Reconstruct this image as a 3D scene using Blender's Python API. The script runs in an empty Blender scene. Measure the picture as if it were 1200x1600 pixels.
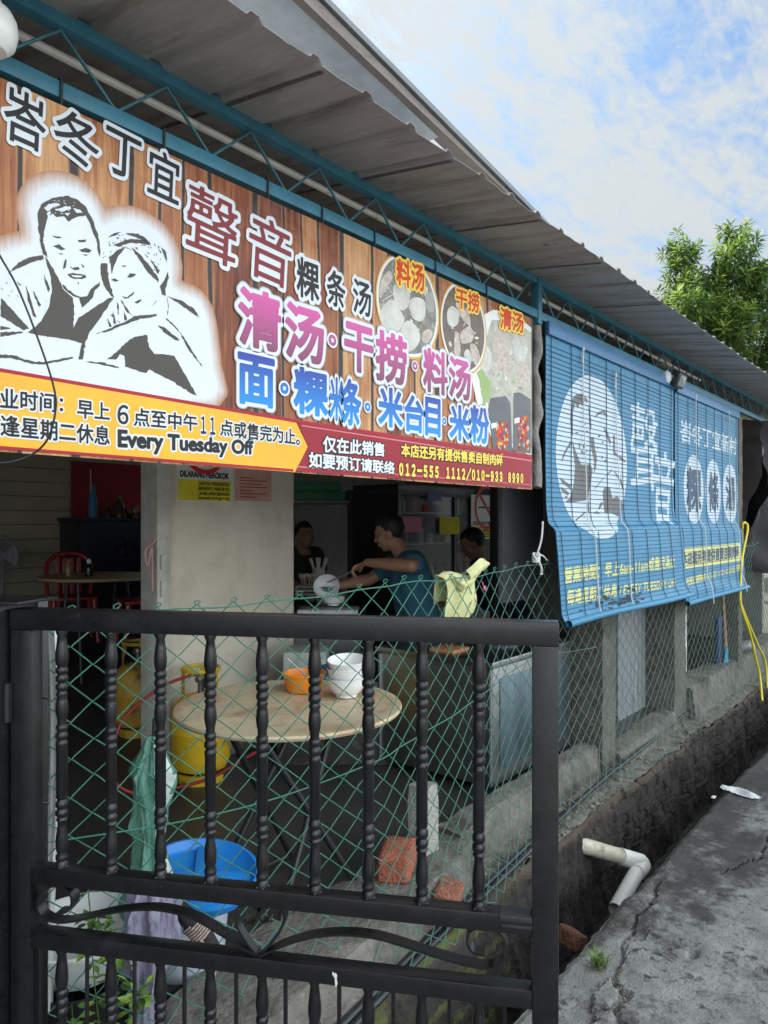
import bpy, bmesh, math, random
import numpy as np
from mathutils import Vector, Matrix, noise
R = math.radians
SC = bpy.context.scene
COL = SC.collection
random.seed(7)

# ------------------------------------------------------------------ camera, sky, sun, exposure
FPX = 1130.0; HZ = 815.0; CH = 1.62
YAW = math.atan2(930.0, FPX)
FWD = Vector((math.cos(YAW), math.sin(YAW), 0)); RGT = Vector((math.sin(YAW), -math.cos(YAW), 0))
cd = bpy.data.cameras.new('camera'); cam = bpy.data.objects.new('camera', cd); COL.objects.link(cam)
cam.location = (0, 0, CH); cam.rotation_euler = (R(90), 0, YAW - R(90))
cd.sensor_fit = 'VERTICAL'; cd.sensor_height = 36; cd.lens = FPX / 1600 * 36
cd.shift_y = (HZ - 800) / 1600
cd.clip_start = .05; cd.clip_end = 2000
SC.camera = cam
SUN = Vector((.60, .74, .98)).normalized()
EXPOSURE = .80
w = bpy.data.worlds.new('World'); SC.world = w; w.use_nodes = True
nt = w.node_tree; N = nt.nodes; L = nt.links
for n in list(N): N.remove(n)
def wn(t, **k):
    n = N.new(t)
    for a, b in k.items(): setattr(n, a, b)
    return n
sky = wn('ShaderNodeTexSky'); sky.sky_type = 'NISHITA'; sky.sun_disc = False
sky.sun_elevation = math.asin(SUN.z); sky.sun_rotation = math.atan2(SUN.x, SUN.y)
tc = wn('ShaderNodeTexCoord'); sep = wn('ShaderNodeSeparateXYZ'); L.new(tc.outputs['Generated'], sep.inputs[0])
def wm(op, a, b=None, c=None, clamp=False):
    n = wn('ShaderNodeMath', operation=op); n.use_clamp = clamp
    for i, v in enumerate((a, b, c)):
        if v is None: continue
        if isinstance(v, (int, float)): n.inputs[i].default_value = v
        else: L.new(v, n.inputs[i])
    return n.outputs[0]
zz = wm('MAXIMUM', wm('ADD', sep.outputs[2], .12), .05)
cx = wm('DIVIDE', sep.outputs[0], zz); cy = wm('DIVIDE', sep.outputs[1], zz)
cmb = wn('ShaderNodeCombineXYZ'); L.new(cx, cmb.inputs[0]); L.new(cy, cmb.inputs[1])
mp = wn('ShaderNodeMapping'); mp.inputs['Rotation'].default_value = (0, 0, R(25)); mp.inputs['Scale'].default_value = (1.0, 1.9, 1)
L.new(cmb.outputs[0], mp.inputs[0])
def wnoise(scale, detail, rough, dist):
    n = wn('ShaderNodeTexNoise'); n.inputs['Scale'].default_value = scale; n.inputs['Detail'].default_value = detail
    n.inputs['Roughness'].default_value = rough; n.inputs['Distortion'].default_value = dist
    L.new(mp.outputs[0], n.inputs['Vector']); return n.outputs['Fac']
big = wnoise(1.3, 3, .5, .3); mid = wnoise(5.5, 6, .62, .5); fine = wnoise(15, 6, .68, .9)
tot = wm('ADD', wm('ADD', wm('MULTIPLY', big, .9), wm('MULTIPLY', mid, .85)), wm('MULTIPLY', fine, .55))
sund = wn('ShaderNodeVectorMath', operation='DOT_PRODUCT'); L.new(tc.outputs['Generated'], sund.inputs[0]); sund.inputs[1].default_value = SUN
near = wm('POWER', wm('MAXIMUM', sund.outputs['Value'], 0), 5)
cov = wm('MULTIPLY_ADD', near, .16, wm('SUBTRACT', tot, .09))
mr = wn('ShaderNodeMapRange'); mr.interpolation_type = 'SMOOTHSTEP'
L.new(cov, mr.inputs[0]); mr.inputs[1].default_value = .77; mr.inputs[2].default_value = 1.24
mr.inputs[3].default_value = .06; mr.inputs[4].default_value = 1
# clouds: brighter near the sun, and boosted behind the camera as added fill light
street_fill = wm('MULTIPLY', wm('MAXIMUM', wm('MULTIPLY', sep.outputs[1], -1), 0), 26.0)
cb = wm('ADD', wm('MULTIPLY_ADD', near, .9, 4.15), street_fill)
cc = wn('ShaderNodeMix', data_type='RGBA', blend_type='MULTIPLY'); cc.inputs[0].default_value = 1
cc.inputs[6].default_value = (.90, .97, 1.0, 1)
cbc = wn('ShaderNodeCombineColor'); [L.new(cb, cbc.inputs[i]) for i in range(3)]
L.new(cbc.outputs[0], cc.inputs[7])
skm = wn('ShaderNodeMix', data_type='RGBA', blend_type='MULTIPLY'); skm.inputs[0].default_value = 1
L.new(sky.outputs[0], skm.inputs[6]); skm.inputs[7].default_value = (.48, .72, .90, 1)
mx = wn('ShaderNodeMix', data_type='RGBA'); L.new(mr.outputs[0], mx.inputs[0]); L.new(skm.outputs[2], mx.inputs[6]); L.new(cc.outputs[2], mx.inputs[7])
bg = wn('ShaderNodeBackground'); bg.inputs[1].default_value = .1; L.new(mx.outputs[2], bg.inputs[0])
wo = wn('ShaderNodeOutputWorld'); L.new(bg.outputs[0], wo.inputs[0])
sl = bpy.data.lights.new('sun', 'SUN'); sl.energy = 4.6; sl.angle = R(1.0); sl.color = (1, .95, .87)
so = bpy.data.objects.new('sun', sl); COL.objects.link(so); so.rotation_euler = SUN.to_track_quat('Z', 'Y').to_euler()
SC.view_settings.view_transform = 'Standard'; SC.view_settings.look = 'None'
SC.view_settings.exposure = EXPOSURE; SC.view_settings.gamma = 1
SC.cycles.max_bounces = 8; SC.cycles.diffuse_bounces = 5; SC.cycles.glossy_bounces = 3; SC.cycles.transparent_max_bounces = 12
SC.cycles.use_denoising = True

# ------------------------------------------------------------------ photo pixel -> point in the place
def ray(px, py): return FWD + RGT * ((px - 600) / FPX) + Vector((0, 0, (HZ - py) / FPX))
O = Vector((0, 0, CH))
def atd(px, py, d): return O + ray(px, py) * d
def onY(px, py, Y): r = ray(px, py); return O + r * (Y / r.y)
def onX(px, py, X): r = ray(px, py); return O + r * (X / r.x)
def onZ(px, py, Z): r = ray(px, py); return O + r * ((Z - CH) / r.z)

# ------------------------------------------------------------------ materials
MATS = {}
def mat(name, col, rough=.6, metal=0, var=.18, scale=12, dirt=None, bump=0, bscale=40, stretch=(1, 1, 1), alpha=1, trans=0, spec=.5, coat=0):
    """dirt = (colour, scale, lo, hi)"""
    if name in MATS: return MATS[name]
    m = bpy.data.materials.new(name); m.use_nodes = True; t = m.node_tree; b = t.nodes['Principled BSDF']
    def nd(x, **k):
        n = t.nodes.new(x)
        for a, v in k.items(): setattr(n, a, v)
        return n
    c = nd('ShaderNodeTexCoord'); mpn = nd('ShaderNodeMapping'); mpn.inputs['Scale'].default_value = stretch
    t.links.new(c.outputs['Object'], mpn.inputs[0])
    n1 = nd('ShaderNodeTexNoise'); n1.inputs['Scale'].default_value = scale; n1.inputs['Detail'].default_value = 6; n1.inputs['Roughness'].default_value = .65
    t.links.new(mpn.outputs[0], n1.inputs['Vector'])
    r = nd('ShaderNodeMapRange'); r.inputs[1].default_value = .3; r.inputs[2].default_value = .7
    t.links.new(n1.outputs['Fac'], r.inputs[0])
    x = nd('ShaderNodeMix', data_type='RGBA')
    x.inputs[6].default_value = (*[v * (1 - var) for v in col], 1); x.inputs[7].default_value = (*[min(1, v * (1 + var)) for v in col], 1)
    t.links.new(r.outputs[0], x.inputs[0]); out = x.outputs[2]
    for dd in ([] if dirt is None else dirt if isinstance(dirt, list) else [dirt]):
        dc, ds, lo, hi = dd
        n2 = nd('ShaderNodeTexNoise'); n2.inputs['Scale'].default_value = ds; n2.inputs['Detail'].default_value = 8; n2.inputs['Roughness'].default_value = .7
        t.links.new(mpn.outputs[0], n2.inputs['Vector'])
        r2 = nd('ShaderNodeMapRange'); r2.inputs[1].default_value = lo; r2.inputs[2].default_value = hi; t.links.new(n2.outputs['Fac'], r2.inputs[0])
        x2 = nd('ShaderNodeMix', data_type='RGBA'); t.links.new(r2.outputs[0], x2.inputs[0]); t.links.new(out, x2.inputs[6]); x2.inputs[7].default_value = (*dc, 1)
        out = x2.outputs[2]
    t.links.new(out, b.inputs['Base Color'])
    rr = nd('ShaderNodeMapRange'); rr.inputs[3].default_value = max(.02, rough - .12); rr.inputs[4].default_value = min(1, rough + .12)
    t.links.new(n1.outputs['Fac'], rr.inputs[0]); t.links.new(rr.outputs[0], b.inputs['Roughness'])
    b.inputs['Metallic'].default_value = metal; b.inputs['Specular IOR Level'].default_value = spec
    b.inputs['Alpha'].default_value = alpha; b.inputs['Transmission Weight'].default_value = trans; b.inputs['Coat Weight'].default_value = coat
    if bump:
        n3 = nd('ShaderNodeTexNoise'); n3.inputs['Scale'].default_value = bscale; n3.inputs['Detail'].default_value = 5
        t.links.new(mpn.outputs[0], n3.inputs['Vector'])
        bp = nd('ShaderNodeBump'); bp.inputs['Strength'].default_value = bump; bp.inputs['Distance'].default_value = .02
        t.links.new(n3.outputs['Fac'], bp.inputs['Height']); t.links.new(bp.outputs[0], b.inputs['Normal'])
    MATS[name] = m; return m
def emit(name, col, s):
    m = bpy.data.materials.new(name); m.use_nodes = True; b = m.node_tree.nodes['Principled BSDF']
    b.inputs['Emission Color'].default_value = (*col, 1); b.inputs['Emission Strength'].default_value = s; MATS[name] = m; return m
def gradz(name, c0, z0, c1, z1, rough=.4):
    m = bpy.data.materials.new(name); m.use_nodes = True; t = m.node_tree; b = t.nodes['Principled BSDF']
    c = t.nodes.new('ShaderNodeTexCoord'); s = t.nodes.new('ShaderNodeSeparateXYZ'); t.links.new(c.outputs['Object'], s.inputs[0])
    r = t.nodes.new('ShaderNodeMapRange'); r.inputs[1].default_value = z0; r.inputs[2].default_value = z1; t.links.new(s.outputs[2], r.inputs[0])
    x = t.nodes.new('ShaderNodeMix'); x.data_type = 'RGBA'; x.inputs[6].default_value = (*c0, 1); x.inputs[7].default_value = (*c1, 1)
    t.links.new(r.outputs[0], x.inputs[0]); t.links.new(x.outputs[2], b.inputs['Base Color']); b.inputs['Roughness'].default_value = rough; b.inputs['Specular IOR Level'].default_value = .25
    MATS[name] = m; return m

# ------------------------------------------------------------------ mesh helpers
def tag(o, label=None, cat=None, group=None, kind=None):
    if label: o['label'] = label
    if cat: o['category'] = cat
    if group: o['group'] = group
    if kind: o['kind'] = kind
    return o
def empty(name, loc, label, cat, group=None, rz=0):
    o = bpy.data.objects.new(name, None); COL.objects.link(o); o.location = loc; o.rotation_euler = (0, 0, rz); o.empty_display_size = .1
    return tag(o, label, cat, group)
def copy_tree(o, parent=None):
    c = o.copy(); COL.objects.link(c); c.parent = parent
    for ch in o.children: copy_tree(ch, c)
    return c
class MB:
    def __init__(s): s.v = []; s.f = []; s.mi = []
    def add(s, vs, fs, mi=0):
        k = len(s.v); s.v += [tuple(v) for v in vs]; s.f += [tuple(i + k for i in f) for f in fs]; s.mi += [mi] * len(fs); return s
    def box(s, a, b, mi=0, M=None):
        x0, y0, z0 = a; x1, y1, z1 = b
        vs = [Vector(p) for p in ((x0, y0, z0), (x1, y0, z0), (x1, y1, z0), (x0, y1, z0), (x0, y0, z1), (x1, y0, z1), (x1, y1, z1), (x0, y1, z1))]
        if M: vs = [M @ v for v in vs]
        return s.add(vs, [(0, 3, 2, 1), (4, 5, 6, 7), (0, 1, 5, 4), (1, 2, 6, 5), (2, 3, 7, 6), (3, 0, 4, 7)], mi)
    def bbox(s, a, b, bev=.004, M=None, mi=0):
        bm = bmesh.new(); bmesh.ops.create_cube(bm, size=1)
        a = Vector(a); b = Vector(b); c = (a + b) / 2; d = b - a
        for v in bm.verts: v.co = Vector((v.co.x * d.x, v.co.y * d.y, v.co.z * d.z)) + c
        bmesh.ops.bevel(bm, geom=bm.edges[:], offset=bev, segments=2, affect='EDGES', profile=.6)
        bm.verts.index_update()
        vs = [v.co.copy() for v in bm.verts]
        if M: vs = [M @ v for v in vs]
        s.add(vs, [[v.index for v in f.verts] for f in bm.faces], mi); bm.free(); return s
    def tube(s, pts, r, n=8, mi=0, caps=True, closed=False):
        pts = [Vector(p) for p in pts]; m = len(pts); rs = r if isinstance(r, (list, tuple)) else [r] * m
        vs = []; ref = None
        for i, p in enumerate(pts):
            if closed: t = (pts[(i + 1) % m] - pts[i - 1])
            else: t = (pts[min(i + 1, m - 1)] - pts[max(i - 1, 0)])
            if t.length < 1e-9: t = Vector((0, 0, 1))
            t.normalize()
            if ref is None: ref = t.orthogonal().normalized()
            ref = ref - t * ref.dot(t)
            if ref.length < 1e-6: ref = t.orthogonal()
            ref.normalize(); q = t.cross(ref)
            for k in range(n):
                a = 2 * math.pi * k / n; vs.append(p + (ref * math.cos(a) + q * math.sin(a)) * rs[i])
        fs = []
        for i in range(m if closed else m - 1):
            j = (i + 1) % m
            for k in range(n): fs.append((i * n + k, i * n + (k + 1) % n, j * n + (k + 1) % n, j * n + k))
        if caps and not closed: fs.append(tuple(range(n - 1, -1, -1))); fs.append(tuple((m - 1) * n + k for k in range(n)))
        return s.add(vs, fs, mi)
    def lathe(s, prof, c=(0, 0, 0), n=24, mi=0, M=None, lobes=None, caps=True):
        vs = []; c = Vector(c)
        for i, (r, z) in enumerate(prof):
            for k in range(n):
                a = 2 * math.pi * k / n; rr = r * (lobes(a, z) if lobes else 1)
                v = Vector((rr * math.cos(a), rr * math.sin(a), z)); vs.append((M @ v if M else v) + c)
        m = len(prof); fs = [(i * n + k, i * n + (k + 1) % n, (i + 1) * n + (k + 1) % n, (i + 1) * n + k) for i in range(m - 1) for k in range(n)]
        if caps: fs.append(tuple(range(n - 1, -1, -1))); fs.append(tuple((m - 1) * n + k for k in range(n)))
        return s.add(vs, fs, mi)
    def ell(s, c, r, M=None, nu=16, nv=10, mi=0):
        c = Vector(c); vs = []
        for j in range(1, nv):
            th = math.pi * j / nv
            for k in range(nu):
                a = 2 * math.pi * k / nu; v = Vector((r[0] * math.sin(th) * math.cos(a), r[1] * math.sin(th) * math.sin(a), r[2] * math.cos(th))); vs.append((M @ v if M else v) + c)
        fs = [(j * nu + k, (j + 1) * nu + k, (j + 1) * nu + (k + 1) % nu, j * nu + (k + 1) % nu) for j in range(nv - 2) for k in range(nu)]
        t = Vector((0, 0, r[2])); vs += [(M @ t if M else t) + c, (M @ -t if M else -t) + c]; a = len(vs) - 2
        fs += [(a, k, (k + 1) % nu) for k in range(nu)] + [(a + 1, (nv - 2) * nu + (k + 1) % nu, (nv - 2) * nu + k) for k in range(nu)]
        return s.add(vs, fs, mi)
    def cap(s, p, q, r1, r2, n=12, mi=0):
        p = Vector(p); q = Vector(q); d = q - p; l = d.length
        if l < 1e-6: return s.ell(p, (r1, r1, r1), mi=mi)
        d.normalize(); pts = []; rs = []
        for k in range(5): a = math.pi / 2 * (1 - k / 4); pts.append(p - d * r1 * math.sin(a)); rs.append(max(r1 * math.cos(a), r1 * .02))
        for k in range(5): a = math.pi / 2 * k / 4; pts.append(q + d * r2 * math.sin(a)); rs.append(max(r2 * math.cos(a), r2 * .02))
        return s.tube(pts, rs, n, mi)
    def grid(s, fn, nu, nv, mi=0, flip=False):
        vs = [fn(i / nu, j / nv) for j in range(nv + 1) for i in range(nu + 1)]; W = nu + 1
        fs = [(j * W + i, j * W + i + 1, (j + 1) * W + i + 1, (j + 1) * W + i) for j in range(nv) for i in range(nu)]
        if flip: fs = [f[::-1] for f in fs]
        return s.add(vs, fs, mi)
    def prism(s, poly, d, mi=0):
        d = Vector(d); a = [Vector(p) for p in poly]; n = len(a)
        s.add(a + [p + d for p in a], [tuple(range(n)), tuple(range(2 * n - 1, n - 1, -1))] + [(i, i + n, (i + 1) % n + n, (i + 1) % n) for i in range(n)], mi); return s
    def build(s, name, m, parent=None, local=False, smooth=True, ang=35):
        me = bpy.data.meshes.new(name); off = Vector((0, 0, 0))
        if parent is not None and not local: off = parent_loc(parent)
        elif parent is None and not local:
            a = np.array(s.v); off = Vector(((a[:, 0].min() + a[:, 0].max()) / 2, (a[:, 1].min() + a[:, 1].max()) / 2, a[:, 2].min()))
        me.from_pydata([Vector(v) - off for v in s.v], [], s.f)
        for x in (m if isinstance(m, (list, tuple)) else [m]): me.materials.append(x)
        for p, i in zip(me.polygons, s.mi): p.material_index = i
        bm = bmesh.new(); bm.from_mesh(me); bmesh.ops.recalc_face_normals(bm, faces=bm.faces[:]) if len(bm.faces) < 60000 else None; bm.to_mesh(me); bm.free()
        if smooth:
            me.polygons.foreach_set('use_smooth', [True] * len(me.polygons)); me.set_sharp_from_angle(angle=R(ang))
        o = bpy.data.objects.new(name, me); COL.objects.link(o)
        if parent is not None: o.parent = parent
        elif not local: o.location = off
        return o
def parent_loc(p):
    v = Vector(p.location)
    while p.parent is not None: p = p.parent; v += Vector(p.location)
    return v
def smoothpath(pts, k=6):
    pts = [Vector(p) for p in pts]; out = []
    for i in range(len(pts) - 1):
        a = pts[max(i - 1, 0)]; b = pts[i]; c = pts[i + 1]; d = pts[min(i + 2, len(pts) - 1)]
        for j in range(k):
            t = j / k; out.append(.5 * ((2 * b) + (c - a) * t + (2 * a - 5 * b + 4 * c - d) * t * t + (3 * b - a - 3 * c + d) * t ** 3))
    out.append(pts[-1]); return out
def nz(x, y, z, s): return noise.noise(Vector((x * s, y * s, z * s)))

# ------------------------------------------------------------------ lettering and printed artwork (distance field -> contour mesh)
def glyph_edges(s):
    c = bpy.data.curves.new('t', 'FONT'); c.body = s; c.resolution_u = 4
    o = bpy.data.objects.new('t', c); COL.objects.link(o)
    me = bpy.data.meshes.new_from_object(o.evaluated_get(bpy.context.evaluated_depsgraph_get()))
    bpy.data.objects.remove(o); bpy.data.curves.remove(c)
    bm = bmesh.new(); bm.from_mesh(me); bmesh.ops.remove_doubles(bm, verts=bm.verts[:], dist=1e-6)
    E = np.array([[e.verts[0].co.x, e.verts[0].co.y, e.verts[1].co.x, e.verts[1].co.y] for e in bm.edges if len(e.link_faces) == 1])
    bm.free(); bpy.data.meshes.remove(me); return E
def poly_edges(polys):
    return np.array([[*p[i], *p[(i + 1) % len(p)]] for p in polys for i in range(len(p))], float)
_sdf = {}
def sdf(E, res, pad, key=None):
    if key in _sdf: return _sdf[key]
    x0 = min(E[:, 0].min(), E[:, 2].min()) - pad; x1 = max(E[:, 0].max(), E[:, 2].max()) + pad
    y0 = min(E[:, 1].min(), E[:, 3].min()) - pad; y1 = max(E[:, 1].max(), E[:, 3].max()) + pad
    nx = max(4, int(math.ceil((x1 - x0) / res))); ny = max(4, int(math.ceil((y1 - y0) / res)))
    xs = x0 + np.arange(nx + 1) * res; ys = y0 + np.arange(ny + 1) * res
    D = np.full((nx + 1, ny + 1), 1e3)
    ex0 = np.minimum(E[:, 0], E[:, 2]); ex1 = np.maximum(E[:, 0], E[:, 2])
    for b in range(0, nx + 1, 32):
        X = xs[b:b + 32]; sel = (ex1 >= X[0] - pad - .15) & (ex0 <= X[-1] + pad + .15); e = E[sel]
        if len(e) == 0: continue
        gx, gy = np.meshgrid(X, ys, indexing='ij'); px = gx.ravel()[:, None]; py = gy.ravel()[:, None]
        ax, ay, bx, by = e.T; dx = bx - ax; dy = by - ay
        t = np.clip(((px - ax) * dx + (py - ay) * dy) / (dx * dx + dy * dy + 1e-12), 0, 1)
        d = np.sqrt(((px - ax - t * dx) ** 2 + (py - ay - t * dy) ** 2).min(1))
        py2 = py + 1e-7; px2 = px + 1.3e-7                      # even-odd test along +y keeps to this column block
        cross = ((ax > px2) != (bx > px2)) & (py2 < dy * (px2 - ax) / np.where(dx == 0, 1e-12, dx) + ay)
        ins = cross.sum(1) % 2 == 1
        D[b:b + 32] = np.where(ins, -d, d).reshape(gx.shape)
    out = (xs, ys, D)
    if key: _sdf[key] = out
    return out
def iso(xs, ys, D, lev):
    """filled region D<lev as (verts, faces); full cells merged in runs along x"""
    V = []; F = []; S = D - lev; idx = {}
    def vid(k, p):
        if k not in idx: idx[k] = len(V); V.append(p)
        return idx[k]
    nx, ny = S.shape[0] - 1, S.shape[1] - 1
    I = S < 0
    for j in range(ny):
        run = None
        for i in range(nx + 1):
            full = i < nx and I[i, j] and I[i + 1, j] and I[i, j + 1] and I[i + 1, j + 1]
            if full:
                if run is None: run = i
                if i - run < 12: continue
            if run is not None:
                e = i
                F.append((vid((run, j), (xs[run], ys[j])), vid((e, j), (xs[e], ys[j])), vid((e, j + 1), (xs[e], ys[j + 1])), vid((run, j + 1), (xs[run], ys[j + 1]))))
                run = i if full else None
                if full: continue
            if i == nx or not (I[i, j] or I[i + 1, j] or I[i, j + 1] or I[i + 1, j + 1]) : continue
            cs = [(i, j), (i + 1, j), (i + 1, j + 1), (i, j + 1)]; poly = []
            for k in range(4):
                a = cs[k]; b = cs[(k + 1) % 4]; sa = S[a]; sb = S[b]
                if sa < 0: poly.append(vid(a, (xs[a[0]], ys[a[1]])))
                if (sa < 0) != (sb < 0):
                    t = sa / (sa - sb); kk = (min(a, b), max(a, b))
                    poly.append(vid(kk, (xs[a[0]] + t * (xs[b[0]] - xs[a[0]]), ys[a[1]] + t * (ys[b[1]] - ys[a[1]]))))
            if len(poly) >= 3: F.append(tuple(poly))
    return V, F
class Print:
    """flat printed matter: maps (x, z) of a surface to 3-D through fn(x, z, lift)"""
    def __init__(s, fn, px2xz, root): s.fn = fn; s.p = px2xz; s.root = root
    def mesh(s, V, F, name, m, lift, parent=None):
        mb = MB(); mb.add([s.fn(x, z, lift) for x, z in V], F); return mb.build(name, m, parent or s.root, smooth=False)
    def poly(s, pts, name, m, lift, parent=None):
        mb = MB(); 
        for P in pts: q = [s.p(*a) for a in P]; mb.add([s.fn(x, z, lift) for x, z in q], [tuple(range(len(q)))])
        return mb.build(name, m, parent or s.root, smooth=False)
    def shape(s, polys, name, m, lift, res, parent=None):
        E = poly_edges([[s.p(*a) for a in P] for P in polys]); xs, ys, D = sdf(E, res, res * 2)
        return s.mesh(*iso(xs, ys, D, 0), name, m, lift, parent)
    def text(s, body, q, layers, lift, res=.022, name='lettering', sp=None):
        """q: ((xl, ytop, ybot), (xr, ytop, ybot)) in photo pixels; layers: [(grow, material, lift)] back to front"""
        (xl, a, b), (xr, c, d) = q
        P = [Vector(s.p(xl, a)), Vector(s.p(xr, c)), Vector(s.p(xl, b)), Vector(s.p(xr, d))]
        E = glyph_edges(body)
        x0 = min(E[:, 0].min(), E[:, 2].min()); x1 = max(E[:, 0].max(), E[:, 2].max()); y0 = min(E[:, 1].min(), E[:, 3].min()); y1 = max(E[:, 1].max(), E[:, 3].max())
        if body in ('一', '二'): y0, y1 = -.1, .8
        xs, ys, D = sdf(E, res, max(l[0] for l in layers) + .03, (body, res))
        last = None; objs = []
        for g, m, lf in layers[::-1]:
            V, F = iso(xs, ys, D, g); W = []
            for x, y in V:
                u = (x - x0) / (x1 - x0); v = (y - y0) / (y1 - y0)
                t = (P[2] * (1 - u) + P[3] * u) * (1 - v) + (P[0] * (1 - u) + P[1] * u) * v; W.append((t.x, t.y))
            o = s.mesh(W, F, name if last is None else 'outline', m, lift + lf, last); last = last or o
        return last
    def glyph(s, ch, xl, xr, yc, h, layers, lift, res=.016, rot=0, name='lettering'):
        x0 = s.p(xl, yc)[0]; x1 = s.p(xr, yc)[0]; zc = s.p((xl + xr) / 2, yc)[1]
        hh = (s.p((xl + xr) / 2, yc - h / 2)[1] - s.p((xl + xr) / 2, yc + h / 2)[1]) / 2
        E = glyph_edges(ch); a0 = min(E[:, 0].min(), E[:, 2].min()); a1 = max(E[:, 0].max(), E[:, 2].max()); b0 = min(E[:, 1].min(), E[:, 3].min()); b1 = max(E[:, 1].max(), E[:, 3].max())
        xs, ys, D = sdf(E, res, max(l[0] for l in layers) + .03, (ch, res)); last = None
        cx = (x0 + x1) / 2; cr, sr = math.cos(rot), math.sin(rot)
        for g, m, lf in layers[::-1]:
            V, F = iso(xs, ys, D, g); W = []
            for x, y in V:
                X = ((x - a0) / (a1 - a0) - .5) * (x1 - x0); Z = ((y - b0) / (b1 - b0) - .5) * 2 * hh
                W.append((cx + X * cr - Z * sr, zc + X * sr + Z * cr))
            o = s.mesh(W, F, name if last is None else 'outline', m, lift + lf, last); last = last or o
        return last
    def ring(s, cx, cy, r0, r1, name, m, lift, n=32, parent=None, sx=None):
        x, z = s.p(cx, cy); k = abs(s.p(cx, cy - 10)[1] - s.p(cx, cy + 10)[1]) / 20; V = []
        for q in range(n):
            a = 2 * math.pi * q / n
            for r in (r0, r1): V.append((x + math.cos(a) * r * k, z + math.sin(a) * r * k))
        F = [(2 * q, 2 * q + 1, (2 * q + 3) % (2 * n), (2 * q + 2) % (2 * n)) for q in range(n)] if r0 > 0 else [tuple(2 * q + 1 for q in range(n))]
        return s.mesh(V, F, name, m, lift, parent)
#PART2
# ------------------------------------------------------------------ shared materials
BLUE = mat('blue_paint', (.045, .19, .27), .45, var=.2, dirt=((.10, .16, .17), 9, .55, .8))
BLK = mat('black_gate_paint', (.0085, .0085, .0095), .30, var=.3, scale=25, dirt=[((.03, .03, .03), 7, .56, .8), ((.045, .04, .034), 60, .62, .72), ((.085, .036, .016), 38, .70, .75), ((.3, .3, .29), 110, .755, .77)], bump=.025, bscale=160)
CONC = mat('concrete', (.165, .152, .13), .93, var=.35, scale=9, dirt=[((.06, .055, .045), 4, .48, .66), ((.32, .30, .26), 30, .6, .75)], bump=.6, bscale=45)
WALLP = mat('cream_panel', (.72, .645, .52), .7, var=.06, scale=3, dirt=[((.2, .17, .13), 60, .67, .74), ((.5, .45, .36), 4, .5, .8), ((.22, .19, .14), 2.2, .66, .78)])
DARKM = mat('dark_metal', (.02, .02, .022), .5)
STEEL = mat('stainless', (.34, .35, .36), .34, metal=1, var=.12, scale=6, stretch=(1, 1, 6))
WHITEP = mat('white_plastic', (.75, .76, .76), .35, var=.05)
PVC = mat('white_pvc', (.74, .73, .69), .4, var=.06, dirt=((.3, .27, .2), 9, .55, .85))
ROPE = mat('rope', (.6, .6, .58), .9, var=.2, scale=200)

# ------------------------------------------------------------------ ground, drain, pavement
mb = MB(); mb.grid(lambda u, v: Vector((-400 + 800 * u, -400 + 800 * v, -.66)), 8, 8)
tag(mb.build('ground', mat('soil', (.05, .042, .033), .95, scale=3)), kind='structure')
CR = [[(2.55, 1.02), (2.35, .92), (2.18, .84), (2.02, .72), (1.7, .62)], [(2.05, .74), (2.18, .60), (2.3, .45)], [(2.6, 1.03), (2.9, 1.08), (3.3, 1.11)], [(3.6, .9), (3.9, .82), (4.3, .86), (4.9, .70)], [(2.5, 1.0), (2.42, .93), (2.33, .955)]]
def segd(x, y, P):
    m = 9
    for (ax, ay), (bx, by) in zip(P, P[1:]):
        dx, dy = bx - ax, by - ay; t = max(0, min(1, ((x - ax) * dx + (y - ay) * dy) / (dx * dx + dy * dy))); m = min(m, math.hypot(x - ax - t * dx, y - ay - t * dy))
    return m
def pav_edge(x): return 1.17 + .018 * nz(x, 0, 3, 2.2) + .012 * nz(x, 5, 3, 9) + .008 * nz(x, 2, 1, 25)
def pavfn(u, v):
    x = 1.15 + 6.85 * u ** 1.5; e = pav_edge(x); y = e - 1.4 * v ** 1.4
    z = .006 * nz(x, y, 0, 2.5) + .004 * nz(x, y, 3, 14) + .0022 * nz(x, y, 7, 60)
    wx = x + .03 * nz(x, y, 9, 9) + .012 * nz(x, y, 2, 30); wy = y + .03 * nz(y, x, 4, 9) + .012 * nz(x, y, 6, 30)
    for k, P in enumerate(CR):
        d = segd(wx, wy, P); wd = (.011, .008, .006, .006, .012)[k]
        if d < wd: z -= .022 * (1 - (d / wd) ** 2)
    hx, hy = x - 2.83, y - .83
    hd = math.hypot(hx, hy * 1.6)
    if hd < .035: z -= .03 * (1 - (hd / .035) ** 2)
    if wy > 1.02 - max(0, (2.35 - x)) * .5 and x < 2.9: z -= .014
    z -= max(0, .02 - (e - y)) * .5
    return Vector((x, y, z))
PAV = mat('worn_concrete', (.24, .235, .22), .93, var=.3, scale=7, bump=.35, bscale=110,
          dirt=[((.36, .35, .32), 3.3, .54, .68), ((.06, .057, .052), 2.1, .50, .58), ((.05, .048, .045), 11, .56, .63), ((.11, .105, .10), 45, .56, .64), ((.42, .41, .39), 160, .64, .70)])
t = PAV.node_tree; bs = t.nodes['Principled BSDF']; src = bs.inputs['Base Color'].links[0].from_socket      # black mould growing along the drain side
ge = t.nodes.new('ShaderNodeNewGeometry'); sx = t.nodes.new('ShaderNodeSeparateXYZ'); t.links.new(ge.outputs['Position'], sx.inputs[0])
n6 = t.nodes.new('ShaderNodeTexNoise'); n6.inputs['Scale'].default_value = 5; n6.inputs['Detail'].default_value = 8; n6.inputs['Roughness'].default_value = .7; t.links.new(ge.outputs['Position'], n6.inputs['Vector'])
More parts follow.
